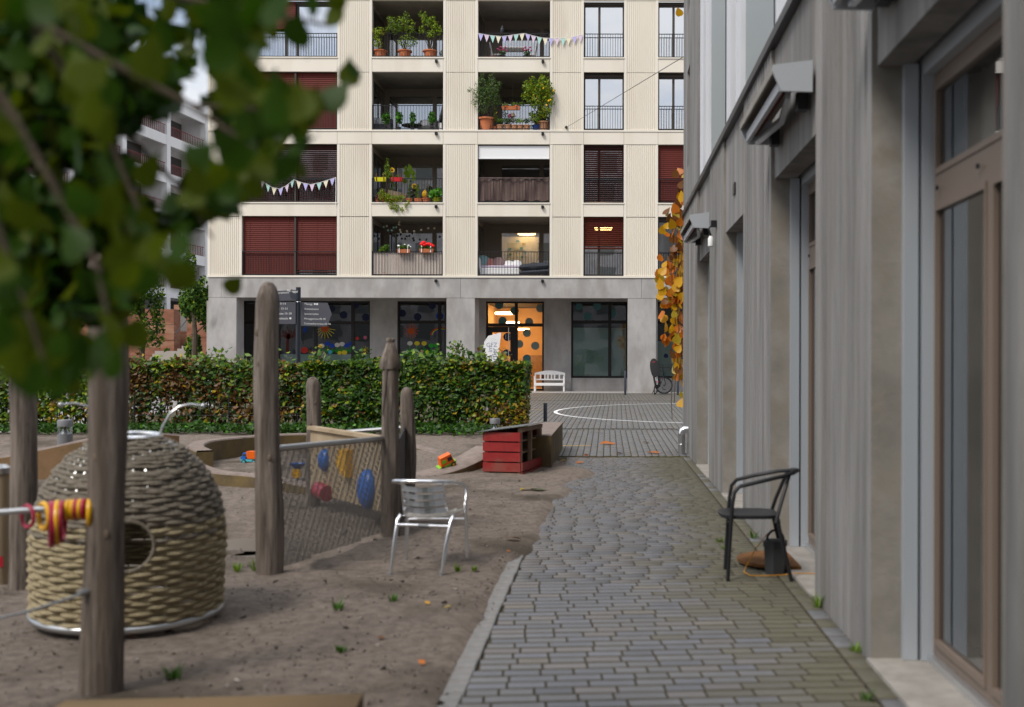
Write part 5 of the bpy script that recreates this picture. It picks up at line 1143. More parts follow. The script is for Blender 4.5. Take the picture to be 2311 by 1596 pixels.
# thin steel posts
def stick(x, yt, Y, d, label, cat='bollard', zb=None, mt='sign_post', lean=0):
    X = PX(x, Y); zb = gz(Y) if zb is None else zb; b = MB(); b.tube([(X, Y, zb - .05), (X, Y, PZ(yt, Y) - .01), (X, Y, PZ(yt, Y))], [d / 2, d / 2, d / 2 * .8], 14)
    tag(b.build('steel_bollard', mt, None, True), label, cat, 'slim steel bollards')
stick(1411, 838, 41.0, .085, 'slim dark steel bollard in front of the grey concrete pillar'); stick(1530, 842, 41.2, .085, 'slim dark steel bollard half hidden by the orange vine'); stick(1231, 910, 20.6, .075, 'slim dark steel bollard right of the hedge end', zb=0)
# feather flag
Y = 41.5; fg = thing('feather_flag', 'white feather flag with GFZ lettering standing behind the hedge', 'flag', (PX(1092, Y), Y, gz(Y)))
b = MB(); b.tube([(PX(1091.5, Y), Y, gz(Y)), (PX(1091.5, Y), Y, PZ(790, Y)), (PX(1094, Y), Y, PZ(772, Y)), (PX(1102, Y), Y, PZ(760, Y)), (PX(1130, Y), Y, PZ(752.5, Y))], .018, 8); b.tube([(PX(1091.5, Y) - .3, Y, gz(Y) + .02), (PX(1091.5, Y) + .3, Y, gz(Y) + .02)], .02, 6); b.build('pole', 'white', fg)
b = MB(); ed = [(1092, 872), (1092, 790), (1094.5, 773), (1102, 761), (1114, 755), (1131, 752.5)]; rt_ = [(1128, 775), (1124.5, 800), (1122.5, 830), (1121, 872)]
b.prism([P(x, y, Y - .012) for x, y in ed + rt_], (0, .024, 0)); b.build('cloth', 'white', fg)
text('flag_lettering', 'GFZ', .235, (PX(1097, Y), Y - .016, PZ(783.5, Y)), 'ink_grey', fg)
text('flag_lettering', 'Kita', .26, (PX(1111, Y), Y - .016, PZ(826, Y)), 'ink_dark', fg, rot=(90, -90, 0))
text('flag_lettering', 'im', .26, (PX(1111, Y), Y - .016, PZ(796, Y)), 'ink_grey', fg, rot=(90, -90, 0))
text('flag_lettering', 'Quartier', .26, (PX(1120.5, Y), Y - .016, PZ(840, Y)), 'ink_dark', fg, rot=(90, -90, 0))
b = MB()
for k in range(14): b.box((PX(1108 + 1.6 * k * .8, Y), Y - .014, PZ(768 + 4 * math.sin(k * 2.1) + .3 * k, Y)), (.018, .004, .018))
b.build('flag_dots', 'ink_grey', fg)
# signpost
Y = 23.3; sg = thing('signpost', 'dark grey street signpost with white street names, rising behind the hedge', 'signpost', (PX(673, Y), Y, gz(Y)))
b = MB(); b.tube([(PX(673, Y), Y, gz(Y)), (PX(673, Y), Y, PZ(650, Y))], .052, 18); b.build('pole', 'sign_post', sg, True)
b = MB(); b.ring((PX(673, Y), Y, PZ(683, Y)), .054, .006, 20, 6); b.build('collar', 'alu', sg)
def sgn(pts, nm='arrow_sign', y2=None):
    b = MB(); b.prism([P(x, y, (y2(x) if y2 else Y) - .06) for x, y in pts], (0, .03, 0)); return b.build(nm, 'sign_grey', sg)
o = sgn([(679, 683.5), (737, 684.8), (739, 686), (748, 711), (738, 737), (736, 738.3), (679, 737)])
for (x, y, tx) in ((689, 691, 'Manegg  \u25cf\u25a0'), (688.8, 702, 'Butzenstrasse'), (688.4, 713, 'Spinnereiplatz'), (688, 724, 'Maneggstrasse 83\u201385'), (687.7, 735, 'Tuchmacherstrasse 50\u201376')): text('sign_lettering', tx, .055, (PX(x, Y), Y - .063, PZ(y - 1.2, Y)), 'white', o, rot=(90, 1.0, 0))
o = sgn([(590, 683), (667, 683), (667, 733), (590, 733), (581, 708)])
for (y, tx, xe) in ((691, 'Spinnereiplatz 8\u201314', 647), (702, 'Butzenstrasse 13\u201351', 652), (713, 'Tuchmacherstrasse 10\u201338', 660), (724, 'Altstoffsammelstelle \u25cf', 660)): text('sign_lettering', tx, .064, (PX(xe, Y), Y - .063, PZ(y - 1.2, Y)), 'white', o, align='RIGHT')
o = sgn([(612, 659), (667, 656), (667, 679.5), (612, 681)], 'arrow_sign')
text('sign_lettering', 'Tuchmacherstrasse', .064, (PX(654, Y), Y - .063, PZ(664, Y)), 'white', o, align='RIGHT', rot=(90, -3, 0))
o = sgn([(656.5, 654.5), (668, 657), (668, 679), (657, 676.5), (653.5, 666)], 'arrow_sign', lambda x: Y - .06 + (x - 668) * .02)
text('sign_lettering', 'Maneggpl', .066, (PX(657.5, Y), Y - .33, PZ(662, Y)), 'white', o, rot=(90, 6, -8))
# bicycle
bk = thing('bicycle', 'dark bicycle with a black child seat and front basket leaning by the grey pillar', 'bicycle', (2.0, 41.7, gz(41.7))); g = gz(41.7)
RC, FC = Vector((1.935, 41.35, g + .34)), Vector((2.27, 42.32, g + .34)); hd = (FC - RC); hd.z = 0; hd.normalize(); sdv = Vector((hd.y, -hd.x, 0))
def wheel(c, ax, nm):
    rt = Vector((0, 0, 1)).rotation_difference(ax).to_matrix(); b = MB(); b.ring(c, .325, .021, 36, 8, rt); o = b.build(nm, 'rubber', bk, True)
    b = MB(); b.ring(c, .295, .011, 32, 6, rt); b.build('rim', 'dark_metal', o, True)
    b = MB()
    for k in range(16): t = 2 * math.pi * k / 16; b.tube([c, c + rt @ Vector((.29 * math.cos(t), .29 * math.sin(t), 0))], .0022, 4, caps=False)
    b.lathe([(.025, -.05), (.025, .05)], c, 10, rt); b.build('spokes', 'dark_metal', o); return o
wheel(RC, (sdv * .97 + Vector((0, 0, -.22)) + hd * .05).normalized(), 'rear_wheel'); wheel(FC, (sdv * .30 - hd * .95).normalized(), 'front_wheel')
st = RC + hd * .22 + Vector((0, 0, .50)); bb = RC + hd * .40 + Vector((0, 0, -.05)); hdT = RC + hd * .88 + Vector((0, 0, .58)); hdB = FC + Vector((0, 0, .36)) - hd * .04
b = MB()
for (p, q_) in ((st, bb), (bb, hdB), (st, hdT), (hdT, hdB), (RC + sdv * .05, st), (RC + sdv * .05, bb), (RC - sdv * .05, st), (RC - sdv * .05, bb)): b.tube([p, q_], .017, 8)
b.build('frame', 'black_metal', bk, True)
b = MB(); b.tube([hdB, FC + sdv * .05 + Vector((0, 0, .1)), FC + sdv * .05], .014, 8); b.build('fork', 'black_metal', bk, True)
b = MB(); b.tube([hdT, hdT + Vector((0, 0, .12)), hdT + Vector((0, 0, .16)) + sdv * .28 - hd * .1], .013, 8); b.tube([hdT + Vector((0, 0, .12)), hdT + Vector((0, 0, .16)) - sdv * .28 - hd * .1], .013, 8); b.build('handlebar', 'black_metal', bk, True)
b = MB(); b.ball(st + Vector((0, 0, .10)), .13, 12, (.75, 1, .35)); b.build('saddle', 'rubber', bk, True)
b = MB(); cs = RC + Vector((-.03, -.05, .42)); rt = rotm(-8, -10, 0)
sec = [(.13, -.08), (.17, .05), (.185, .22), (.175, .40), (.14, .54), (.08, .62), (.02, .645)]
for s_ in (1,):
    vs = []
    for (hw, z) in sec:
        for k in range(9): t = math.pi * k / 8; vs.append(cs + rt @ Vector((hw * math.cos(t), .13 * math.sin(t) - .10, z)))
    b.add(vs, [(i * 9 + k, i * 9 + k + 1, i * 9 + 10 + k, i * 9 + 9 + k) for i in range(len(sec) - 1) for k in range(8)])
b.v2 = None
b.build('child_seat', 'rubber', bk, True)
b = MB()
vs = []
for (hw, z) in sec: vs += [tuple(cs + rt @ Vector((-hw, -.10, z))), tuple(cs + rt @ Vector((-hw * .5, -.135, z))), tuple(cs + rt @ Vector((hw * .5, -.135, z))), tuple(cs + rt @ Vector((hw, -.10, z)))]
b.add(vs, [(i * 4 + k + 4, i * 4 + k + 5, i * 4 + k + 1, i * 4 + k) for i in range(len(sec) - 1) for k in range(3)]); b.build('seat_shell', 'rubber', bk, True)
b = MB(); b.box(cs + rt @ Vector((0, -.142, .50)), (.12, .008, .018), rt); b.box(RC + Vector((0, -.36, .16)), (.07, .02, .04)); b.build('red_reflector', 'red_label', bk)
for s_ in (-1, 1): b = MB(); b.box(cs + rt @ Vector((.10 * s_, -.02, -.22)), (.07, .12, .28), rt); b.build('foot_shield', 'rubber', bk)
b = MB(); b.box(RC + Vector((0, -.20, .30)), (.055, .2, .12)); b.tube([RC + Vector((0, -.36, .05)), RC + Vector((0, -.34, .2)), RC + Vector((0, -.2, .345))], .03, 8); b.build('mudguard', 'bollard_grey', bk, True)
b = MB(); b.lathe([(.09, -.02), (.10, 0), (.09, .02)], bb - sdv * .09, 18, Vector((0, 0, 1)).rotation_difference(sdv).to_matrix()); b.ball(bb - sdv * .1 - hd * .1, .06, 10); b.build('chain_case', 'black_metal', bk, True)
b = MB(); b.tube([bb - sdv * .1, bb - sdv * .12 - Vector((0, 0, .16)), bb - sdv * .2 - Vector((0, 0, .16))], .012, 6); b.tube([bb + sdv * .1, bb + sdv * .12 + Vector((0, 0, -.1)) + hd * .1, bb + sdv * .22 + Vector((0, 0, -.1)) + hd * .1], .014, 6); b.tube([RC - sdv * .06 + hd * .1, RC - sdv * .22 - Vector((0, 0, .33)) + hd * .05], .012, 6); b.build('crank', 'black_metal', bk, True)
b = MB(); bc_ = FC + Vector((.10, -.1, .60))
for z in (0, .06, .12, .18, .24): s_ = .13 + .03 * z / .24; b.tube([bc_ + Vector((x * s_ * 1.15, y * s_, z)) for x, y in ((-1, -1), (1, -1), (1, 1), (-1, 1))], .006, 5, closed=True)
for x, y in [(i / 3 - 1, -1) for i in range(7)] + [(i / 3 - 1, 1) for i in range(7)] + [(-1, i / 3 - 1) for i in range(7)] + [(1, i / 3 - 1) for i in range(7)]: b.tube([bc_ + Vector((x * .15, y * .13, 0)), bc_ + Vector((x * .184, y * .16, .24))], .004, 4)
b.build('basket', 'black_metal', bk)

# ================================================================== THINGS ON THE LOGGIAS
def foliage_on(t, c, r, n, size, mats, wts, shell=.3, **k):
    pts, d = blob(n, c, r, shell); o = leafcloud('foliage', pts, size, mats, wts, t, d, **k); return o
def pot_plant(x, yb, Y, pr, ph, mt, label, crowns, n=260, size=.085, mats=('leaf_mid', 'leaf_light', 'leaf_dark'), wts=(4, 3, 2), rim=True, trunk=True, name='potted_plant', group='potted plants on the loggias', zb=None, fwd=.12, **kw):
    """crowns: (x px, y px, rx px, ry px) ellipses of leaves in picture units at depth Y"""
    X, Z = PX(x, Y), (PZ(yb, Y) if zb is None else zb); t = thing(name, label, 'plant', (X, Y, Z), group)
    b = MB(); b.lathe([(pr * .74, 0), (pr * .94, ph * .86)] + ([(pr * 1.1, ph * .86), (pr * 1.1, ph), (pr * .98, ph)] if rim else [(pr, ph), (pr * .9, ph)]) + [(pr * .8, ph * .93)], (X, Y, Z), 20); b.build('pot', mt, t, True)
    if trunk:
        b = MB()
        for (cx, cy, a, c_) in crowns:
            e = P(cx, cy + c_ * .1, Y); b.tube([(X, Y, Z + ph * .8), ((X * .6 + e.x * .4), Y + .03, Z * .45 + e.z * .55), tuple(e)], [.022, .016, .006], 6)
        b.build('stem', 'bark', t)
    tot = sum(a * c_ for _, _, a, c_ in crowns); pts, ds = [], []
    for (cx, cy, a, c_) in crowns:
        p, d = blob(max(14, int(n * a * c_ / tot)), tuple(P(cx, cy, Y - fwd)), (a / F * Y, min(a / F * Y, .45), c_ / F * Y), .25); pts.append(p); ds.append(d)
    leafcloud('foliage', np.concatenate(pts), size, mats, wts, t, np.concatenate(ds), **kw)
    return t
YL = D + .24
FLZ = [fz(yb) for yt, yb in ROWS]
# top row, left loggia: three terracotta pots with shrubs
pot_plant(856, 130, YL, .27, .32, 'terracotta', 'left terracotta pot with mixed yellowing shrub on the top loggia', [(852, 100, 12, 14), (855, 72, 16, 9), (848, 82, 9, 9)], 420, .075, ('leaf_light', 'leaf_lime', 'leaf_yellow', 'leaf_brown'), (4, 5, 2, .6), zb=FLZ[3], fwd=.25)
pot_plant(912, 130, YL, .27, .32, 'terracotta', 'middle terracotta pot with a broad pale-green shrub on the top loggia', [(905, 55, 32, 16), (915, 40, 10, 14), (890, 66, 22, 12), (925, 70, 14, 12), (918, 95, 24, 14), (880, 44, 10, 8)], 1100, .08, ('leaf_olive', 'leaf_light', 'leaf_lime', 'leaf_mid'), (3, 4, 4, 1), zb=FLZ[3], fwd=.28)
pot_plant(969, 130, YL, .27, .32, 'terracotta', 'right terracotta pot with a forked bright green shrub on the top loggia', [(955, 45, 6, 14), (966, 50, 9, 12), (980, 60, 10, 14), (990, 70, 7, 12), (950, 68, 8, 10), (972, 78, 12, 10), (946, 32, 4, 7), (958, 33, 4, 7), (978, 42, 4, 7)], 640, .085, ('leaf_lime', 'leaf_light', 'leaf_mid'), (6, 3, 1), zb=FLZ[3], droop=.5, fwd=.25)
# top row, right loggia: geraniums, table, chairs, pigeon
for (x, nm) in ((1132, 'left'), (1188, 'right')):
    t = pot_plant(x, 128, YL, .17, .12, 'pot_black', f'{nm} pink geranium in a dark bowl on the top right loggia', [(x, 120, 8, 6)], 150, .06, ('leaf_dark', 'leaf_mid'), (2, 3), rim=False, trunk=False, zb=FLZ[3])
    b = MB()
    for k in range(7): b.ball(P(x - 10 + k * 3.2 + (1 if k % 2 else 0), 111 + 4 * math.sin(k * 2.3), YL), .045, 8, (1, 1, .8))
    b.build('blossom', 'petal_pink', t, True)
def small_pot(x, Y, r, h, mt, label, z): b = MB(); b.lathe([(r * .75, 0), (r, h), (r * .85, h), (r * .8, h * .9)], (PX(x, Y), Y, z), 14); tag(b.build('flower_pot', mt, None, True), label, 'pot')
small_pot(1101, YL, .20, .07, 'terracotta', 'shallow terracotta bowl at the left of the top right loggia', FLZ[3]); small_pot(1112, YL + .05, .09, .13, 'terracotta', 'tiny terracotta pot on the top right loggia', FLZ[3])
def gtable(x, Y, w_, d_, h, label, z, mt='white'):
    t = thing('balcony_table', label, 'table', (PX(x, Y), Y, z)); b = MB(); b.box((PX(x, Y), Y, z + h), (w_, d_, .03)); b.build('top', mt, t)
    for sx in (-1, 1):
        for sy in (-1, 1): b = MB(); b.box((PX(x, Y) + sx * (w_ / 2 - .05), Y + sy * (d_ / 2 - .05), z + h / 2), (.035, .035, h)); b.build('leg', mt, t)
def gchair(x, Y, fc, label, z, mt='white', s=1.0):
    t = thing('balcony_chair', label, 'chair', (PX(x, Y), Y, z)); X = PX(x, Y); b = MB(); b.box((X, Y, z + .44 * s), (.44 * s, .44, .04)); b.build('seat', mt, t)
    b = MB(); b.box((X - fc * .22 * s, Y, z + .70 * s), (.04, .44, .5 * s), rotm(0, -10 * fc, 0)); b.build('backrest', mt, t)
    for sx in (-1, 1):
        for sy in (-1, 1): b = MB(); b.box((X + sx * .19 * s, Y + sy * .19, z + .21 * s), (.03, .03, .42 * s)); b.build('leg', 'alu', t)
gtable(1160, D + 1.3, 1.0, .7, .70, 'white balcony table on the top right loggia', FLZ[3]); gchair(1119, D + 1.3, 1, 'white balcony chair left of the table on the top right loggia', FLZ[3]); gchair(1196, D + 1.3, -1, 'white balcony chair right of the table on the top right loggia', FLZ[3])
pg = thing('pigeon', 'grey pigeon perched on the railing of the top right loggia', 'bird', (PX(1131, D + .02), D + .02, FLZ[3] + .98)); c = Vector((PX(1131, D + .02), D + .02, FLZ[3] + .98))
b = MB(); rt = rotm(-62, 0, 20); b.lathe([(.006, -.17), (.022, -.13), (.035, -.08), (.062, .0), (.066, .06), (.045, .11), (.030, .135), (.034, .16), (.030, .185), (.010, .205)], c + Vector((0, .01, .10)), 14, rotm(18, 10, 0)); b.build('body', 'bird_grey', pg, True)
b = MB(); b.tube([c + Vector((-.02, 0, 0)), c + Vector((-.015, 0, .06))], .006, 5); b.tube([c + Vector((.02, 0, 0)), c + Vector((.015, 0, .06))], .006, 5); b.build('leg', 'leaf_rust', pg)
# bunting
def bunting(pts, Y, n, label):
    A = P(*pts[0], Y); t = thing('bunting', label, 'bunting', A); L3 = [P(x, y, Y) for x, y in pts]; b = MB(); b.tube(L3, .009, 5); b.build('string', 'white', t)
    seg = [(L3[i + 1] - L3[i]).length for i in range(len(L3) - 1)]; tot = sum(seg); cols = ('st_lilac', 'st_rose', 'st_mint', 'st_cream')
    for k in range(n):
        d = tot * (k + .5) / n; i = 0
        while d > seg[i]: d -= seg[i]; i += 1
        p = L3[i].lerp(L3[i + 1], d / seg[i]); u_ = (L3[i + 1] - L3[i]).normalized(); b = MB(); b.prism([p - u_ * .105, p + u_ * .105, p + Vector((.01 * (k % 3 - 1), -.01, -.30))], (0, .006, 0)); b.build('pennant', cols[k % 4], t)
bunting([(1077, 76), (1100, 80), (1130, 83), (1160, 79), (1182, 76), (1200, 81), (1222, 86), (1240, 87), (1270, 87), (1295, 83), (1315, 78)], D - .06, 18, 'pastel pennant bunting strung across the top right loggia and the pier')
bunting([(570, 398), (590, 410), (612, 424), (630, 428), (645, 421), (662, 407), (680, 414), (700, 418), (720, 414), (738, 408), (757, 402)], D - .05, 13, 'pastel pennant bunting on the railing of the dark-blind window')
b = MB(); b.tube([P(757, 402, D - .05), P(757.5, 430, D - .05), P(757, 465, D - .05)], .014, 6); b.tube([P(1315, 78, D - .05), P(1315, 100, D - .05), P(1314, 128, D - .05)], .010, 6)
tag(b.build('loose_ribbon', 'white'), 'loose white bunting ribbon hanging down beside the window edge', 'ribbon')
# third row, left loggia: four leafy pots, wicker seats, table
for (x, h, nm) in ((869, 258, 'first'), (899, 258, 'second'), (930, 260, 'third'), (974, 256, 'fourth')):
    pot_plant(x, 292, YL, .09, .14, 'pot_black', f'{nm} from left of four small green leafy plants on the third-row left loggia', [(x, (h + 284) / 2 - 4, 10 if nm != 'third' else 7, 14)], 90, .13, ('leaf_bright', 'leaf_mid'), (3, 1), rim=False, zb=FLZ[2], aspect=.9)
def wicker(x, Y, label, z):
    t = thing('wicker_seat', label, 'chair', (PX(x, Y), Y, z)); X = PX(x, Y); b = MB(); b.bbox((X, Y, z + .20), (.75, .7, .40), b=.03); b.build('base', 'wicker', t)
    b = MB(); b.bbox((X, Y + .30, z + .52), (.75, .12, .45), b=.03); b.build('backrest', 'wicker', t)
    for s_ in (-1, 1): b = MB(); b.bbox((X + s_ * .33, Y, z + .46), (.1, .6, .14), b=.02); b.build('armrest', 'wicker', t)
    b = MB(); b.ball((X - .12, Y + .1, z + .55), .2, 12, (1, .45, 1)); b.build('cushion', 'white', t, True)
wicker(862, D + 1.1, 'grey wicker seat at the left of the third-row left loggia', FLZ[2]); wicker(965, D + 1.4, 'grey wicker seat at the right of the third-row left loggia', FLZ[2])
t = thing('balcony_table', 'round dark balcony table on the third-row left loggia', 'table', (PX(928, D + 1.1), D + 1.1, FLZ[2])); b = MB(); b.lathe([(.42, .38), (.42, .41)], (PX(928, D + 1.1), D + 1.1, FLZ[2]), 24); b.build('top', 'pot_black', t); b = MB(); b.lathe([(.2, 0), (.03, .03), (.03, .38)], (PX(928, D + 1.1), D + 1.1, FLZ[2]), 12); b.build('pedestal', 'pot_black', t)
b = MB(); b.box((PX(994, D + .9), D + .9, FLZ[2] + .62), (.06, .55, 1.25), rotm(0, 14, 0)); tag(b.build('folded_chair', 'bin_grey'), 'dark folded chair leaning at the right of the third-row left loggia', 'chair')
small_pot(994, YL, .10, .30, 'white', 'white lantern pot at the right end of the third-row left loggia', FLZ[2])
# third row, right loggia: olive and lemon trees
pot_plant(1097, 290, YL - .02, .33, .50, 'terracotta', 'large terracotta pot with a big olive tree on the third-row right loggia', [(1098, 215, 26, 24), (1088, 195, 20, 18), (1110, 200, 18, 22), (1078, 215, 14, 16), (1090, 240, 22, 16), (1118, 228, 14, 18), (1108, 178, 8, 14), (1086, 176, 6, 14), (1062, 205, 9, 7), (1125, 195, 8, 12), (1068, 232, 8, 8)], 1900, .085, ('leaf_dark', 'leaf_mid', 'leaf_light', 'leaf_silver'), (1.5, 3, 2, 2.5), zb=FLZ[2], aspect=.30, fwd=.42)
tl_ = pot_plant(1226, 290, YL + .02, .26, .36, 'terracotta_pale', 'pale clay pot with a lemon tree heavy with yellow fruit on the third-row right loggia', [(1205, 205, 24, 22), (1225, 195, 20, 24), (1190, 195, 14, 14), (1236, 215, 14, 22), (1212, 230, 24, 16), (1185, 218, 12, 10), (1228, 250, 16, 16), (1200, 180, 8, 8), (1222, 176, 6, 8), (1244, 232, 8, 8), (1246, 205, 6, 10)], 1900, .095, ('leaf_lime', 'leaf_light', 'leaf_mid', 'leaf_yellow'), (5, 4, 1.5, 1.2), zb=FLZ[2], fwd=.42)
b = MB()
for (x, y) in ((1203, 215), (1222, 192), (1225, 200), (1237, 228), (1241, 226), (1232, 238), (1248, 205)): b.ball(P(x, y, YL - .62), .036, 8, (1, 1, 1.25))
b.build('lemon', 'petal_yellow', tl_, True)
pot_plant(1210, 290, YL - .02, .19, .22, 'pot_blue', 'blue glazed pot with a lime-green shrub on the third-row right loggia', [(1208, 268, 16, 12), (1200, 258, 8, 8), (1216, 256, 8, 10)], 380, .08, ('leaf_lime', 'leaf_light'), (3, 2), rim=False, zb=FLZ[2])
for (x, ms, nm) in ((1128, ('leaf_light', 'leaf_mid'), 'first'), (1145, ('leaf_mid', 'leaf_dark'), 'second'), (1160, ('leaf_silver', 'leaf_olive'), 'third'), (1173, ('leaf_lime', 'leaf_bright'), 'fourth'), (1188, ('leaf_dark', 'leaf_mid'), 'fifth')):
    pot_plant(x, 291, YL - .1, .15, .20, 'terracotta_pale', f'{nm} from left of the row of small bushy pots on the third-row right loggia', [(x, 273, 9, 6)], 130, .06, ms, (1, 1), trunk=False, zb=FLZ[2])
pot_plant(1116, 291, YL - .05, .10, .14, 'terracotta', 'slim pot with yellow flowers beside the olive tree', [(1117, 262, 5, 16)], 120, .06, ('leaf_light', 'leaf_mid', 'petal_yellow'), (3, 2, .6), zb=FLZ[2])
def railbox(x0, x1, yt, yb, mt, label, plants, Y=D - .10, n=60, ms=('leaf_light', 'leaf_mid'), flow=None, hook='bark'):
    t = thing('flower_box', label, 'flower box', (PX((x0 + x1) / 2, Y), Y, PZ(yb, Y)), 'flower boxes hung on railings'); a, c_, zt_, zb_ = PX(x0, Y), PX(x1, Y), PZ(yt, Y), PZ(yb, Y)
    b = MB(); b.add([(a + .03, Y - .06, zb_), (c_ - .03, Y - .06, zb_), (c_ - .03, Y + .06, zb_), (a + .03, Y + .06, zb_), (a, Y - .09, zt_), (c_, Y - .09, zt_), (c_, Y + .09, zt_), (a, Y + .09, zt_)], [(3, 2, 1, 0), (4, 5, 6, 7), (0, 1, 5, 4), (1, 2, 6, 5), (2, 3, 7, 6), (3, 0, 4, 7)]); b.build('trough', mt, t)
    for k in (.18, .82): x = a + (c_ - a) * k; b = MB(); b.box((x, Y - .095, (zt_ + zb_) / 2 + .08), (.035, .012, zt_ - zb_ + .16)); b.build('hook', hook, t)
    if plants:
        pts = [];
        for (x, y, rx_, ry_) in plants: pts.append(blob(n, tuple(P(x, y, Y)), (rx_ / F * Y, .14, ry_ / F * Y), .2)[0])
        leafcloud('foliage', np.concatenate(pts), .085, ms, [1] * len(ms), t)
    if flow:
        b = MB()
        for (x, y, q_) in flow[1]: b.ball(P(x, y, Y - .05), q_, 10, (1.15, .9, .85))
        b.build('blossom', flow[0], t, True)
    return t
railbox(1131, 1173, 241, 249, 'terracotta', 'terracotta flower box with orange blossoms hung between the olive and lemon trees', [(1140, 238, 8, 3), (1160, 236, 10, 4), (1176, 235, 8, 4)], flow=('plastic_orange', [(1141, 241, .07), (1164, 240, .06)]))
b = MB(); c = P(1156, 262, D + .8); b.lathe([(.13, -.14), (.06, .02), (.05, .02)], c + Vector((0, 0, .1)), 14, caps=False); b.tube([c + Vector((0, 0, .1)), (c.x, c.y, fz(170))], .004, 4); tag(b.build('hanging_lamp', 'wood_pale', None, True), 'small brown hanging lampshade below the orange-blossom box', 'lamp')
b = MB(); c = P(1149, 262, YL - .15); b.ball(c, .07, 10, (.8, .6, 1.4), rotm(0, 20, 0)); b.tube([c, (c.x + .03, c.y, FLZ[2] + .12)], .006, 5); tag(b.build('toy_parrot_stick', 'petal_pink', None, True), 'pink and turquoise plant stick ornament among the small pots', 'ornament')
# second row, left loggia
railbox(845, 871, 402, 411, 'pot_yellow', 'bright yellow flower box on the second-row left loggia railing', None, hook='leaf_rust'); railbox(882, 908, 402, 411, 'pot_red', 'bright red flower box on the second-row left loggia railing', [(895, 400, 5, 3)], n=20, hook='leaf_rust')
pot_plant(870, 457, YL, .12, .16, 'terracotta_pale', 'tall feathery pointed green plant above the yellow flower box', [(874, 366, 4, 12), (873, 382, 8, 12), (872, 394, 10, 9), (880, 398, 8, 10)], 420, .06, ('leaf_light', 'leaf_mid', 'leaf_lime'), (3, 2, 2), zb=FLZ[1])
def sunflower(x0, ys, Y, lv, label, bloom=None):
    X = PX(x0, Y); z = FLZ[1]; t = thing('sunflower', label, 'plant', (X, Y, z), 'sunflowers on the loggia'); tp = P(x0 - 2, ys, Y)
    b = MB(); b.lathe([(.1, 0), (.13, .2)], (X, Y, z), 14); b.build('pot', 'terracotta', t, True)
    b = MB(); b.tube([(X, Y, z + .1), ((X + tp.x) / 2 + .02, Y, (z + tp.z) / 2), tuple(tp)], .014, 6); b.build('stem', 'leaf_light', t)
    me = leafmesh('leaf_light', name='leaf')
    for (x, y, s_, a_) in lv: place('leaf', me, t, P(x, y, Y - .03), (R(68), R(random.uniform(-20, 20)), R(a_)), (s_, s_, s_))
    if bloom:
        c = P(bloom[0], bloom[1], Y - .06); b = MB()
        for k in range(14): tt = 2 * math.pi * k / 14; d = Vector((math.cos(tt), 0, math.sin(tt))); s_ = Vector((-d.z, 0, d.x)); b.add([c + d * .03, c + d * .07 + s_ * .025, c + d * .115, c + d * .07 - s_ * .025], [(0, 1, 2, 3)])
        b.build('petals', 'petal_yellow', t); b = MB(); b.ball(c, .045, 10, (1, .5, 1)); b.build('flower_head', 'leaf_brown', t, True)
sunflower(923, 372, YL, [(926, 383, .20, 160), (914, 384, .17, 215), (930, 388, .22, 130), (912, 395, .24, 230), (927, 394, .26, 175), (934, 396, .22, 150), (918, 402, .24, 205), (936, 408, .26, 140), (911, 414, .22, 215), (925, 377, .14, 100), (920, 376, .12, 260)], 'tall leafy sunflower without bloom in the middle of the second-row left loggia')
sunflower(941, 420, YL, [(944, 424, .16, 150), (936, 428, .17, 210), (945, 432, .18, 140), (937, 440, .15, 220), (943, 446, .15, 160)], 'short sunflower with one yellow bloom right of the tall one', (934, 421))
sunflower(886, 392, YL + .05, [(884, 402, .15, 190), (890, 408, .14, 150), (880, 414, .15, 220), (890, 422, .15, 140), (882, 430, .14, 210)], 'sunflower with a yellow bloom beside the red flower box', (884, 385))
sunflower(866, 430, YL - .1, [(862, 436, .13, 210), (870, 440, .13, 150), (874, 446, .14, 140)], 'low sunflower with a golden bloom at the left of the second-row left loggia', (865, 450))
pot_plant(985, 457, YL, .21, .24, 'pot_lime', 'lime-green pot with bushy round-leaved nasturtium at the right of the second-row left loggia', [(985, 437, 15, 9), (992, 432, 8, 7), (973, 443, 8, 6)], 200, .15, ('leaf_bright', 'leaf_mid'), (4, 1), rim=False, trunk=False, zb=FLZ[1], aspect=1.0, fold=.1)
pot_plant(853, 457, YL, .14, .18, 'terracotta', 'terracotta pot with dark red asters at the left of the second-row left loggia', [(854, 446, 10, 7)], 160, .06, ('petal_purple', 'leaf_mid', 'leaf_dark'), (2, 2, 1), trunk=False, zb=FLZ[1])
tv = thing('trailing_plant', 'yellow-green trailing creeper spilling over the edge of the second-row left loggia', 'plant', (PX(890, D - .1), D - .1, FLZ[1]))
pts = [blob(n_, tuple(P(x, y, D - .06)), (a / F * D, .10, c_ / F * D), .1)[0] for (x, y, a, c_, n_) in ((885, 450, 20, 9, 340), (872, 447, 12, 10, 160), (860, 440, 8, 14, 120), (902, 448, 12, 8, 160), (882, 466, 6, 9, 90), (893, 468, 7, 9, 110), (906, 474, 4, 7, 50), (915, 466, 3, 9, 50), (921, 458, 3, 7, 40), (895, 476, 4, 4, 40))]
leafcloud('foliage', np.concatenate(pts), .065, ('leaf_lime', 'leaf_light', 'leaf_yellow'), (4, 2, 1), tv)
pot_plant(962, 457, YL, .17, .20, 'terracotta', 'terracotta pot with bare dry twigs on the second-row left loggia', [(962, 415, 9, 16)], 40, .05, ('leaf_brown', 'leaf_olive'), (1, 1), zb=FLZ[1]); small_pot(945, YL, .15, .20, 'terracotta', 'plain terracotta pot next to the short sunflower', FLZ[1])
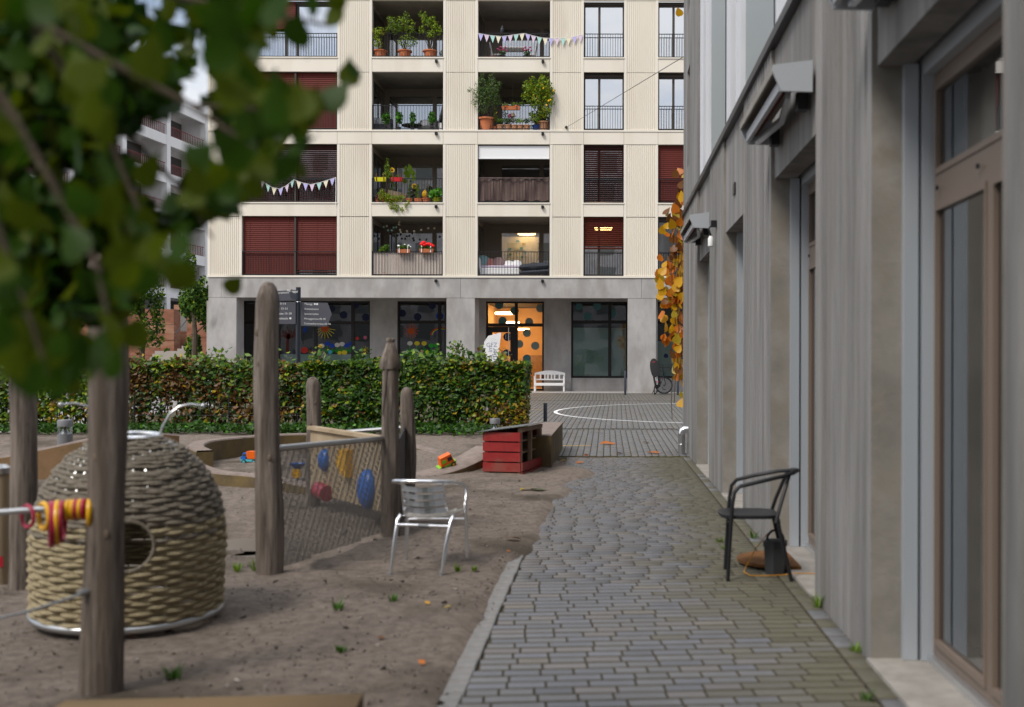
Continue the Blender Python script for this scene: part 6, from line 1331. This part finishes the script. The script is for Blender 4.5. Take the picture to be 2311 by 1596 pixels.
b = MB(); b.bx(PX(948, YL + .3), PX(972, YL + .3), YL + .2, YL + .5, FLZ[1], FLZ[1] + .32); tag(b.build('storage_box', 'bin_grey'), 'grey storage box behind the terracotta pots of the second-row left loggia', 'box')
b = MB(); b.ball(P(958, 440, YL + .2), .13, 12, (1, .8, 1.1)); b.ball(P(958, 432, YL + .2), .05, 8); tag(b.build('yellow_watering_can', 'petal_yellow', None, True), 'yellow watering can among the pots of the second-row left loggia', 'can')
b = MB(); b.box(P(885, 448, D + .9), (1.1, .3, .55), rotm(0, 12, 0)); tag(b.build('wooden_chest', 'wood_pale'), 'brown wooden chest behind the creeper on the second-row left loggia', 'chest')
# second row, right loggia: roller shade and cloth on the railing
b = MB(); b.bx(PX(1079, D + .1), PX(1239, D + .1), D + .09, D + .11, fz(357), fz(329)); b.bx(PX(1079, D + .1), PX(1239, D + .1), D + .07, D + .13, fz(358.5), fz(356)); tag(b.build('roller_shade', 'blind_white'), 'white roller shade half lowered on the second-row right loggia', 'shade')
b = MB(); n = 60; vs = []
for i in range(n + 1):
    x = 1080 + 158 * i / n
    for (j, y) in enumerate((401, 415, 430, 445, 453.5)): vs.append(P(x, y + (1.2 * math.sin(i * .6) if j == 4 else 0), D + .07 + .025 * math.sin(i * .9 + j * .3) + .03 * math.sin(i * .23 + j) + .02 * j * .3))
b.add(vs, [(i * 5 + j, i * 5 + 5 + j, i * 5 + 6 + j, i * 5 + 1 + j) for i in range(n) for j in range(4)]); tag(b.build('privacy_cloth', 'cloth_brown', None, True), 'creased brown privacy cloth tied to the railing of the second-row right loggia', 'cloth')
# first row, left loggia: wooden screen and flower boxes
ws = thing('slat_screen', 'pale wooden slat screen on the railing of the first-row left loggia', 'screen', (fx(919), D + .05, FLZ[0]))
for i in range(23): x = 841 + 157.5 * i / 23; b = MB(); b.bbox((fx(x + 3.0), D + .075, (fz(571) + fz(621)) / 2), (.112, .018, fz(571) - fz(621)), b=.003); b.build('slat', 'slat_wood', ws)
railbox(896, 926, 564, 572, 'terracotta', 'terracotta flower box with pale blossoms on the first-row left loggia', [(903, 560, 6, 4), (912, 558, 7, 5), (920, 559, 5, 4)], ms=('leaf_mid', 'leaf_light'), flow=('white', [(899, 556, .05), (913, 553, .03), (922, 555, .035), (926, 558, .03)]), hook='white')
railbox(946, 978, 563, 571, 'terracotta', 'terracotta flower box with big red geraniums on the first-row left loggia', [(952, 560, 6, 4), (962, 560, 7, 4), (972, 561, 6, 4)], ms=('leaf_mid', 'leaf_light'), flow=('petal_red', [(952, 552, .09), (955, 549, .09), (957, 554, .08), (963, 552, .07), (968, 552, .08), (972, 554, .08), (976, 556, .07)]), hook='white')
pot_plant(868, 600, YL - .05, .12, .15, 'terracotta', 'green bushy plant poking above the slat screen of the first-row left loggia', [(866, 563, 11, 6), (873, 557, 8, 4), (860, 567, 7, 4)], 150, .11, ('leaf_light', 'leaf_mid'), (2, 2), zb=FLZ[0])
sl = thing('string_lights', 'string of small round paper lights inside the first-row left loggia', 'lights', P(900, 512, D + 1.2))
for (x, y) in ((900, 502), (900, 508), (872, 511), (865, 513), (887, 515), (893, 514), (883, 521), (875, 521), (902, 520), (904, 525), (918, 523), (934, 523), (950, 520), (966, 516), (980, 516)): b = MB(); b.ball(P(x, y, D + 1.2), .05, 10); b.build('paper_ball', 'st_mint' if int(x) % 2 else 'st_cream', sl, True)
# first row, right loggia: day bed, cushions, rolled quilt, ceiling lamps behind glass
z = FLZ[0]; db = thing('day_bed', 'white day bed with cushions on the first-row right loggia', 'bed', (PX(1125, D + .9), D + .9, z))
b = MB(); b.bbox((PX(1125, D + .8), D + .8, z + .22), (1.75, .85, .26), b=.03); b.build('base', 'white', db); b = MB(); b.bbox((PX(1128, D + .8), D + .8, z + .40), (1.65, .82, .12), b=.04); b.build('mattress', 'cloth_lilac', db, True)
for (x, y, s_, m_, a_) in ((1105, 596, .26, 'cloth_pink', 20), (1124, 594, .27, 'cloth_mauve', -15), (1148, 600, .24, 'white', 5), (1090, 590, .27, 'cloth_teal', 10), (1165, 598, .22, 'white', -8)):
    b = MB(); b.ball(P(x, y, D + 1.0), s_, 14, (1.05, .38, .95), rotm(-15, a_, 0)); b.build('cushion', m_, db, True)
b = MB(); b.bbox((PX(1084, D + .5), D + .5, z + .42), (.06, .7, .75), rotm(0, -12, 0), b=.02); b.build('headrest', 'white', db)
t = thing('quilt_roll', 'dark grey quilted cover folded over the railing side of the day bed', 'quilt', (PX(1208, D + .3), D + .3, z)); 
b = MB(); n = 14
for (zc_, hh, ww) in ((z + .18, .10, .66), (z + .40, .16, .64)):
    vs = []
    for i in range(n + 1):
        x = -ww + 2 * ww * i / n; hq = hh * (1 - .5 * abs(x / ww) ** 4) * (1 + .12 * math.sin(i * 1.3))
        for k in range(10): tt = 2 * math.pi * k / 10; vs.append((PX(1208, D + .3) + x, D + .33 + .2 * math.cos(tt), zc_ + .06 * x + hq * math.sin(tt)))
    b.add(vs, [(i * 10 + k, i * 10 + 10 + k, i * 10 + 10 + (k + 1) % 10, i * 10 + (k + 1) % 10) for i in range(n) for k in range(10)] + [tuple(range(9, -1, -1)), tuple(n * 10 + k for k in range(10))])
b.build('quilt', 'cloth_grey', t, True)
for (x, y, Yd, nm) in ((1176, 514, D + 3.2, 'left'), (1188, 528, D + 3.9, 'right')):
    c = P(x, y, Yd); b = MB(); b.lathe([(.36, -.05), (.40, -.03), (.40, .08), (.30, .09)], c, 24); tag(b.build('ceiling_lamp', 'lamp_warm', None, True), f'{nm} lit round ceiling lamp in the room behind the day bed', 'lamp', 'lit ceiling lamps')
for (x, y, nm) in ((1354, 497, 'upper'), (1361, 516, 'lower')):
    c = P(x, y, D + 1.2); b = MB(); b.lathe([(.34, -.05), (.37, -.03), (.37, .04), (.30, .05)], c, 20); tag(b.build('ceiling_lamp', 'lamp_warm', None, True), f'{nm} lit ceiling lamp behind the half-lowered red blind', 'lamp', 'lit ceiling lamps')
pn_ = thing('note_panel', 'pale room partition with coloured paper notes behind the day bed', 'partition', P(1180, 560, D + 4.0)); b = MB(); b.bx(PX(1120, D + 4.2), PX(1215, D + 4.2), D + 4.2, D + 4.25, z + .1, PZ(535, D + 4.2)); b.build('panel', 'far_white', pn_)
for (x, y, w_, h_, m_) in ((1168, 545, 7, 5, 'st_cyan'), (1182, 551, 7, 5, 'st_yellow'), (1150, 563, 7, 5, 'st_cyan'), (1165, 556, 12, 17, 'white'), (1176, 561, 7, 5, 'st_cyan'), (1184, 563, 8, 6, 'white'), (1184, 570, 7, 4, 'st_cyan'), (1151, 575, 6, 5, 'st_green'), (1165, 583, 12, 12, 'white'), (1178, 581, 6, 5, 'st_cyan'), (1186, 581, 6, 5, 'st_yellow'), (1184, 591, 9, 9, 'white')):
    c = P(x, y, D + 4.15); b = MB(); b.box(c, (w_ / F * 47, .01, h_ / F * 47), rotm(0, random.uniform(-14, 14), 0)); b.build('paper_note', m_, pn_)
# ================================================================== HEDGES, TREES, FAR BUILDINGS
def hedge(x0, x1, yf, dep, zt, label, n, ms, zone, name='hedge', size=.085, right_end=False, thin=.0):
    t = thing(name, label, 'hedge', ((x0 + x1) / 2, yf + dep / 2, gz(yf)), 'clipped hedges round the playground'); L_ = x1 - x0
    # stems
    b = MB(); rs = random.Random(3); k = int(L_ / .17)
    for i in range(k):
        x = x0 + L_ * (i + .5) / k + rs.uniform(-.05, .05); y = yf + dep * rs.uniform(.3, .7); z0 = gz(y)
        for s_ in range(3): b.tube([(x, y, z0), (x + rs.uniform(-.1, .1), y + rs.uniform(-.15, .1), z0 + .5), (x + rs.uniform(-.25, .25), y + rs.uniform(-.3, .3), z0 + zt * .85)], [.017, .012, .005], 5)
    b.build('stem', 'bark', t)
    u = rng.uniform(0, 1, n); face = rng.choice(4, n, p=(.50, .30, .08, .12)); X = x0 + L_ * rng.uniform(0, 1, n); Z = rng.uniform(.06, 1, n) ** .8 * zt; Yv = yf + dep * rng.uniform(0, 1, n)
    N = np.zeros((n, 3)); d = np.abs(rng.normal(0, .10, n))
    m_ = face == 0; Yv[m_] = yf + d[m_] + .05 * np.sin(X[m_] * 2.1) + .06 * vnoise(X[m_], Z[m_], .35, 9); N[m_] = (0, -1, .35)
    m_ = face == 1; Z[m_] = zt - d[m_] * .8 + .09 * vnoise(X[m_], Yv[m_], .4, 8) + .05 * np.sin(X[m_] * 1.3); N[m_] = (0, -.2, 1)
    m_ = face == 2; N[m_] = rng.normal(size=(m_.sum(), 3))
    m_ = face == 3
    if right_end: X[m_] = x1 - d[m_] + .06 * vnoise(Yv[m_], Z[m_], .3, 7); N[m_] = (1, -.3, .2)
    # shoots above the top
    s_ = (rng.uniform(0, 1, n) < .05) & (vnoise(X, X * 0, .18, 33) > .15); Z[s_] = zt + np.abs(rng.normal(0, .12, s_.sum()))
    # gaps low down
    if thin:
        keep = ~((Z < zt * .45) & (rng.uniform(0, 1, n) < thin * (1.1 - Z / zt)) | ((vnoise(X, Z, .33, 21) > .35) & (Z < zt * .6) & (rng.uniform(0, 1, n) < .75)))
        X, Yv, Z, N = X[keep], Yv[keep], Z[keep], N[keep]
    pts = np.stack([X, Yv, Z + np.array([gz(y) for y in Yv])], 1)
    w = zone(X, Z / zt); q_ = np.exp(2.2 * vnoise(X + 40, Z, .55, 51) + 1.2 * vnoise(X + 40, Z, .2, 52)); w[:, 4:7] *= q_[:, None]; w[:, 0] *= np.exp(1.5 * vnoise(X + 40, Z, .3, 53)); w = w / w.sum(1, keepdims=True); cum = w.cumsum(1); pick = (rng.uniform(0, 1, (len(X), 1)) > cum).sum(1).clip(0, len(ms) - 1)
    leafcloud('foliage', pts, size, ms, None, t, N, up=.35, jit=.75, zone=pick, aspect=.7); return t
HM = ['leaf_dark', 'leaf_mid', 'leaf_light', 'leaf_lime', 'leaf_brown', 'leaf_rust', 'leaf_yellow', 'leaf_olive']
def zone_left(X, h):
    w = np.tile(np.array([1, 3, 4, 2.2, .4, .1, .8, 1.0]), (len(X), 1)); return w
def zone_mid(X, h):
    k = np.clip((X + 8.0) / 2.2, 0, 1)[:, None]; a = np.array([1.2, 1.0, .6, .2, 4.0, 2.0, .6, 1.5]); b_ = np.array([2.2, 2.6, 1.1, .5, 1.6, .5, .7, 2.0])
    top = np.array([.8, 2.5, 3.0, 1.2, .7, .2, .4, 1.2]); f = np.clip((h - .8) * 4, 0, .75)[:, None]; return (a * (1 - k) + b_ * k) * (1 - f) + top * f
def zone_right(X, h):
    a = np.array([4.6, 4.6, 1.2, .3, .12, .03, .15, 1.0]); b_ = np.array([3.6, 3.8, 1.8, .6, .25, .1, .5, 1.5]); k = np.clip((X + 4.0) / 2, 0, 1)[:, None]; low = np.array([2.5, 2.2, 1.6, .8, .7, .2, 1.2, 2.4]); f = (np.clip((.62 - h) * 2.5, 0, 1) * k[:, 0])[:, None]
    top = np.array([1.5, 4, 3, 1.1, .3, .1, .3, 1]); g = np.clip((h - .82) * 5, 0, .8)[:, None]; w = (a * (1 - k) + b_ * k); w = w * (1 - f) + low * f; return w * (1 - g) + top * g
hedge(-13.4, -9.35, 20.4, 1.0, 1.42, 'yellow-green leafy hedge section at the far left, behind the near post', 9500, HM, zone_left, thin=.10, size=.115)
hedge(-9.3, -5.75, 20.3, 1.0, 1.42, 'thin brownish autumn hedge section between the near post and the tall post', 12500, HM, zone_mid, thin=.30, size=.105)
hedge(-5.7, -1.55, 19.9, 1.2, 1.47, 'dense dark green hedge section with clipped right end, beside the plaza', 24000, HM, zone_right, right_end=True, thin=.04, size=.105)
# twigs sticking out of the hedge top
b_t = thing('hedge_shoot', 'tall leafy shoot sticking up from the right end of the dark hedge', 'shoot', P(1030, 815, 20.5)); b = MB(); b.tube([P(1034, 830, 20.5), P(1031, 800, 20.5), P(1026, 768, 20.5)], [.008, .006, .003], 5); b.tube([P(1034, 825, 20.5), P(1046, 795, 20.5)], [.006, .003], 5); b.build('stem', 'bark', b_t)
pts = np.array([tuple(P(1031 + random.gauss(0, 7) + (10 if k % 4 == 0 else 0), 768 + 45 * random.random() ** .7, 20.5 + random.uniform(-.1, .1))) for k in range(90)]); leafcloud('foliage', pts, .08, ('leaf_mid', 'leaf_light', 'leaf_olive'), (2, 2, 1), b_t)
# ivy strip at the hedge foot
n = 5200; X = rng.uniform(-13, -1.6, n); Yv = rng.uniform(19.0, 20.1, n) - .5 * np.exp(-((X + 2.2) / .8) ** 2) * rng.uniform(0, 1.6, n); Z = np.array([max(soil_z(x, y), 0) + gz(y) for x, y in zip(X, Yv)]) + rng.uniform(.01, .13, n)
iv = leafcloud('ivy_ground_cover', np.stack([X, Yv, Z], 1), .085, ('leaf_dark', 'leaf_mid', 'leaf_bright'), (5, 3, .5), None, up=1.2, aspect=.9); tag(iv, 'dark green ivy ground cover along the foot of the hedges', 'ivy', kind='stuff')
# wire fence inside the hedge line
fe = thing('wire_fence', 'thin wire strands running through the brownish hedge', 'fence', (-7, 20.2, .1))
for z in (.28, .45, .62): b = MB(); b.tube([(-9.3, 20.22, z + gz(20.2)), (-3.5, 20.12, z + gz(20.2))], .0022, 5); b.build('wire', 'dark_metal', fe)
for x in (-9.0, -7.2, -5.4, -3.7): b = MB(); b.tube([(x, 20.25, 0), (x, 20.25, .9)], .015, 6); b.build('fence_post', 'dark_metal', fe)
# distant trees between the facade and the hillside
def tree(x, yb, yt, Y, rx_, label, ms, wts, n=2600, zb=None, size=.20):
    X = PX(x, Y); z0 = PZ(yb, Y) if zb is None else zb; zt_ = PZ(yt, Y); t = thing('tree', label, 'tree', (X, Y, z0), 'trees in front of the white building'); h = zt_ - z0; r_ = rx_ / F * Y; rs = random.Random(int(x))
    b = MB(); b.tube([(X, Y, z0 - .4), (X + .1, Y, z0 + h * .4), (X - .05, Y, z0 + h * .9)], [.16, .12, .03], 8)
    cl = []
    for k in range(16):
        a = rs.uniform(0, 6.28); q_ = rs.uniform(.3, .95) * r_; zz = z0 + h * rs.uniform(.28, .95); sh = 1 - .55 * max(0, (zz - z0) / h - .5); p = (X + q_ * math.cos(a) * sh, Y + q_ * math.sin(a) * sh, zz); cl.append(p); b.tube([(X, Y, zz - .12 * h), p], [.05, .01], 5)
    b.build('trunk', 'bark', t)
    pts, ds = zip(*[blob(n // 16, p, (r_ * .42, r_ * .42, h * .13), .2) for p in cl]); leafcloud('crown', np.concatenate(pts), size, ms, wts, t, np.concatenate(ds)); return t
GM = ('leaf_dark', 'leaf_mid', 'leaf_light', 'leaf_lime')
tree(435, 800, 585, 50, 38, 'green tree at the left corner of the cream building', GM, (3, 4, 2, .6), 3600, zb=.4)
tree(318, 800, 500, 52, 44, 'tall narrow green tree in front of the white balconies', GM, (3, 4, 2, .8), 4200, zb=.4)
tree(232, 800, 560, 54, 46, 'bright green tree behind the near post', GM, (2, 4, 3, 1.5), 3600, zb=.4)
tree(130, 810, 640, 50, 50, 'bushy green tree left of the near post', GM, (2, 4, 3, 1.2), 3600, zb=.4)
tree(30, 810, 560, 56, 56, 'broad green tree at the far left edge', GM, (3, 4, 2, 1), 4000, zb=.4)
t = thing('climbing_ivy', 'dark ivy climbing the red wall beside the concrete pillar', 'ivy', P(444, 815, 58)); p = np.concatenate([blob(220, tuple(P(444 + dx, y, 58)), (r_ / F * 58, .25, r_ * 1.2 / F * 58), .2)[0] for (dx, y, r_) in ((0, 812, 13), (-2, 800, 10), (2, 788, 8), (1, 775, 6), (2, 764, 4))]); leafcloud('foliage', p, .2, ('leaf_dark', 'leaf_mid'), (3, 1), t)
# red rammed-earth walls and stair
rw = thing('rammed_wall', 'red-brown layered rammed earth retaining wall with stairs on the left', 'wall', (PX(330, 62), 62, .4)); Y = 62
def redblk(x0, x1, yt, yb, Y, nm='wall_layer', th=1.0):
    z0, z1 = PZ(yb, Y), PZ(yt, Y); n = max(1, round((z1 - z0) / .85)); 
    for i in range(n): b = MB(); q_ = random.uniform(-.04, .04); b.bx(PX(x0, Y), PX(x1, Y), Y + q_, Y + th, z0 + (z1 - z0) * i / n + .012, z0 + (z1 - z0) * (i + 1) / n); b.build(nm, 'rammed_red', rw)
redblk(-120, 392, 700, 840, 64); redblk(392, 421, 690, 840, 66); redblk(421, 500, 688, 840, 60)
for i in range(11): b = MB(); y0, y1 = 57.5 + i * .33, 57.8 + i * .33; z = .45 + i * .17; b.bx(PX(300, 58), PX(420, 58), y0, 62, z - .17, z); b.build('stair_step', 'stair_stone', rw)
for i in range(9): b = MB(); z = 2.3 + i * .17; b.bx(PX(400, 62) + .35 * i * .5, PX(421, 62), 62 + .2 * i, 66, z - .17, z); b.build('stair_step', 'stair_stone', rw)
b = MB(); b.tube([P(396, 755, 61), P(425, 720, 63.5)], .03, 6); b.build('handrail', 'dark_metal', rw)
b = MB(); b.tube([P(285, 780, 58), P(330, 735, 60)], .03, 6); b.build('handrail', 'dark_metal', rw)
b = MB(); b.bx(-90, PX(460, 66), 66.0, 140, -1, PZ(705, 66)); hl = b.build('hillside_terrace', 'ground_far'); tag(hl, kind='structure')
# white balcony building on the terrace: its long side runs away to the right
wbld = thing('white_balcony_building', 'white apartment building with stepped balconies and red railings behind the leaves on the left', 'building', (-36, 90, 4))
o0, o1 = Vector((-37.5, 66.5, 0)), Vector((-31.2, 118, 0)); ud = (o1 - o0).normalized(); nd = Vector((ud.y, -ud.x, 0)); rmw = Matrix((ud, Vector((0, 0, 1)).cross(ud), Vector((0, 0, 1)))).transposed(); Lw = (o1 - o0).length
def wbx(s0, s1, d0, d1, z0, z1, nm, mt):      # s along the facade, d outwards
    c = o0 + ud * (s0 + s1) / 2 + nd * (d0 + d1) / 2; c.z = (z0 + z1) / 2; b = MB(); b.box(c, (s1 - s0, abs(d1 - d0), z1 - z0), rmw); return b.build(nm, mt, wbld)
wbx(0, Lw, -9, -2.2, 3, 23.4, 'core', 'far_white'); NF = 6; Z0 = 4.4; FH = 3.05
for i in range(NF + 1):
    z = Z0 + i * FH; wbx(0, Lw, -2.2, 0, z - .28, z, 'floor_slab', 'far_white'); wbx(0, Lw, -.16, .02, z - .75, z + .05, 'parapet', 'far_white')
    if i < NF:
        wbx(.1, Lw - .1, -2.25, -2.19, z + .15, z + 2.3, 'glazing_band', 'far_dark')
        c0_ = o0 + ud * .2 + nd * -.1; c1_ = o0 + ud * (Lw - .2) + nd * -.1; b = MB(); b.tube([(c0_.x, c0_.y, z + .85), (c1_.x, c1_.y, z + .85)], .03, 5); b.tube([(c0_.x, c0_.y, z + .12), (c1_.x, c1_.y, z + .12)], .02, 5)
        for k in range(int(Lw / .28)): p = o0 + ud * (.2 + k * .28) + nd * -.1; b.box((p.x, p.y, z + .48), (.035, .035, .74), rmw)
        b.build('red_railing', 'far_red', wbld)
for k in range(int(Lw / 6.2) + 1): s_ = k * 6.2; wbx(s_, s_ + .55, -.5, .06, 3, Z0 + NF * FH + .1, 'column', 'far_white'); wbx(s_ + .1, s_ + .3, -2.2, -.5, 3, Z0 + NF * FH, 'partition', 'far_white')
# ================================================================== NEAR TREE: branches hanging into the picture from the upper left
nt_ = thing('overhanging_tree', 'leafy tree branches with large dark green leaves hanging into the upper left', 'tree', (-2.6, 1.2, 0))
b = MB(); b.tube([(-2.6, 1.2, -.1), (-2.5, 1.25, 1.2), (-2.2, 1.5, 2.0), (-1.75, 1.9, 2.5)], [.10, .08, .06, .02], 12); b.build('trunk', 'bark', nt_, True)
OUT = [(0, 660, 0), (60, 640, 0), (120, 640, 0), (165, 570, 0), (215, 555, 0), (250, 640, 0), (300, 715, 0), (345, 690, 0), (400, 640, 0), (440, 640, 0), (480, 545, 0), (520, 480, 0), (560, 450, 0), (600, 420, 0), (650, 430, 0), (700, 450, 0), (735, 350, 0), (800, 310, 0), (840, 290, 0), (900, 250, 0), (960, 120, 0)]
def xmax(y): 
    for (y0, x0, _), (y1, x1, _) in zip(OUT[:-1], OUT[1:]):
        if y0 <= y <= y1: return x0 + (x1 - x0) * (y - y0) / (y1 - y0)
    return -100
b = MB(); brs = []
for (pp, r0) in (([(-260, -160, 1.9), (60, 40, 1.9), (260, 150, 1.95), (430, 240, 2.0), (560, 330, 2.0), (660, 390, 2.0)], .012), ([(-260, -180, 2.0), (150, -60, 2.05), (420, 0, 2.1), (640, 40, 2.1), (745, 60, 2.1)], .011), ([(-260, 20, 1.7), (0, 220, 1.7), (120, 420, 1.75), (220, 600, 1.75), (250, 760, 1.75)], .010), ([(-200, -40, 2.3), (200, 220, 2.3), (400, 420, 2.35), (480, 540, 2.35)], .010), ([(60, 40, 1.9), (240, 300, 2.1), (330, 520, 2.1), (380, 650, 2.1)], .008), ([(-260, 200, 1.6), (-20, 480, 1.6), (60, 700, 1.65), (110, 850, 1.65)], .008), ([(430, 240, 2.0), (600, 250, 2.05), (720, 240, 2.1), (800, 190, 2.2)], .005)):
    L3 = [P(*p) for p in pp]; b.tube(L3, [r0 * (1 - .75 * i / (len(L3) - 1)) for i in range(len(L3))], 6); brs.append(L3)
b.build('branch', 'bark', nt_, True)
def near_leaf(mt, fold, bend, name='leaf'):
    """broad pointed leaf with toothed margin, midrib fold and drooping tip"""
    half = [(0, 0), (.16, -.05), (.33, .02), (.44, .16), (.47, .27), (.45, .37), (.47, .46), (.40, .56), (.38, .66), (.28, .75), (.20, .86), (.10, .98), (0, 1.16)]
    b = MB(); n = len(half); vs = []
    for x, y in half: vs += [(0, y, -bend * y * y), (x, y, fold * x - bend * y * y - .25 * x * x), (-x, y, fold * x - bend * y * y - .25 * x * x)]
    fs = []
    for k in range(n - 1): a = 3 * k; fs += [(a, a + 1, a + 4, a + 3), (a + 3, a + 5, a + 2, a)]
    b.add(vs, fs); b.tube([(0, 0, 0), (0, -.2, .03), (.03, -.42, .1)], .012, 4); return b.mesh(name, mt, True)
NL = [near_leaf('leaf_near', .25, .15), near_leaf('leaf_near', .05, .35), near_leaf('leaf_near_olive', .3, .1), near_leaf('leaf_near_olive', .1, .3)]
def nleaf(x, y, Y, s):
    rot = (R(random.uniform(50, 130)), R(random.uniform(-45, 45)), R(180 + random.uniform(-60, 60)) if random.random() < .75 else R(random.uniform(0, 360)))
    return place('leaf', NL[random.choices((0, 1, 2, 3), (3, 2, 3, 2))[0]], nt_, P(x, y, Y), rot, (s * random.uniform(.8, 1.1), s, s))
HOLES = [(340, 8, 30), (405, 40, 20), (314, 123, 32), (380, 115, 18), (452, 112, 18), (443, 195, 32), (460, 135, 16), (355, 345, 72), (425, 300, 60), (345, 395, 50), (470, 355, 38), (505, 368, 14), (375, 440, 40), (385, 560, 34), (440, 560, 26), (300, 330, 24), (60, 390, 12), (150, 400, 12), (215, 590, 22), (45, 640, 20), (385, 720, 30)]
cnt = 0; tries = 0
while cnt < 270 and tries < 30000:
    tries += 1; y = random.uniform(-40, 930); m_ = xmax(max(0, y)); x = random.uniform(-60, m_ - 6)
    if random.random() < .35: x = m_ - abs(random.gauss(0, 70))
    Y = random.uniform(1.35, 2.3); s = random.uniform(.038, .062); half = s * F / Y * .55
    if any((x - hx_) ** 2 + (y - hy_) ** 2 < (hr_ + half * .45) ** 2 for hx_, hy_, hr_ in HOLES): continue
    if x + half * .7 > m_ + 12: continue
    if 195 < x < 300 and 720 < y < 845 and random.random() < .9: continue
    if y > 620 and random.random() < .3: continue
    nleaf(x, y - half * .9, Y, s); cnt += 1
for (x, y, Y, s) in ((765, 50, 2.1, .062), (748, 88, 2.1, .058), (705, 65, 2.0, .06), (690, 140, 2.1, .055), (660, 130, 2.0, .06), (808, 205, 2.2, .04), (785, 222, 2.2, .058), (725, 270, 2.0, .065), (712, 300, 2.0, .065), (670, 340, 2.0, .07), (650, 395, 2.0, .065), (668, 425, 2.0, .055), (610, 430, 1.9, .065), (513, 690, 2.4, .042), (482, 770, 2.5, .026), (560, 465, 2.0, .06), (262, 820, 1.7, .07), (110, 860, 1.7, .085), (205, 870, 1.7, .08), (60, 840, 1.7, .08), (290, 815, 1.8, .06), (150, 900, 1.7, .06)): nleaf(x, y - 30, Y, s)
# denser leaves further back in the same crown
n = 4600; L_ = []
while len(L_) < n:
    y = random.uniform(-60, 800); x = random.uniform(-80, xmax(max(0, y)) - 70 - max(0, y - 480) * .4)
    if any((x - hx_) ** 2 + (y - hy_) ** 2 < (hr_ + 14) ** 2 for hx_, hy_, hr_ in HOLES): continue
    L_.append(tuple(P(x, y, random.uniform(2.2, 3.1))))
fo = leafcloud('crown', np.array(L_), .070, ('leaf_near', 'leaf_near_olive', 'leaf_dark'), (4, 3, 2), nt_, None, up=.3, aspect=.8, droop=.6); fo['kind'] = 'stuff'

# ================================================================== building behind the viewer (seen only mirrored in the windows)
ob = thing('opposite_building', 'grey building behind the viewer, mirrored in the windows of the cream facade', 'building', (-6, -24, 0))
b = MB(); b.bx(-46, 30, -36, -24, -.1, 24.0); b.build('wall', 'concrete_band', ob)
b = MB(); b.bx(-46.4, 30.4, -36.4, -23.6, 24.0, 24.4); b.build('roof', 'dark_metal', ob)
b0 = MB(); b0.bx(-.9, .9, -.06, .02, -.95, .95); wme = b0.mesh('window', 'curtain_grey')
for i in range(8):
    for k in range(22): place('window', wme, ob, (-43 + k * 3.3, -23.98, 2 + i * 2.9))
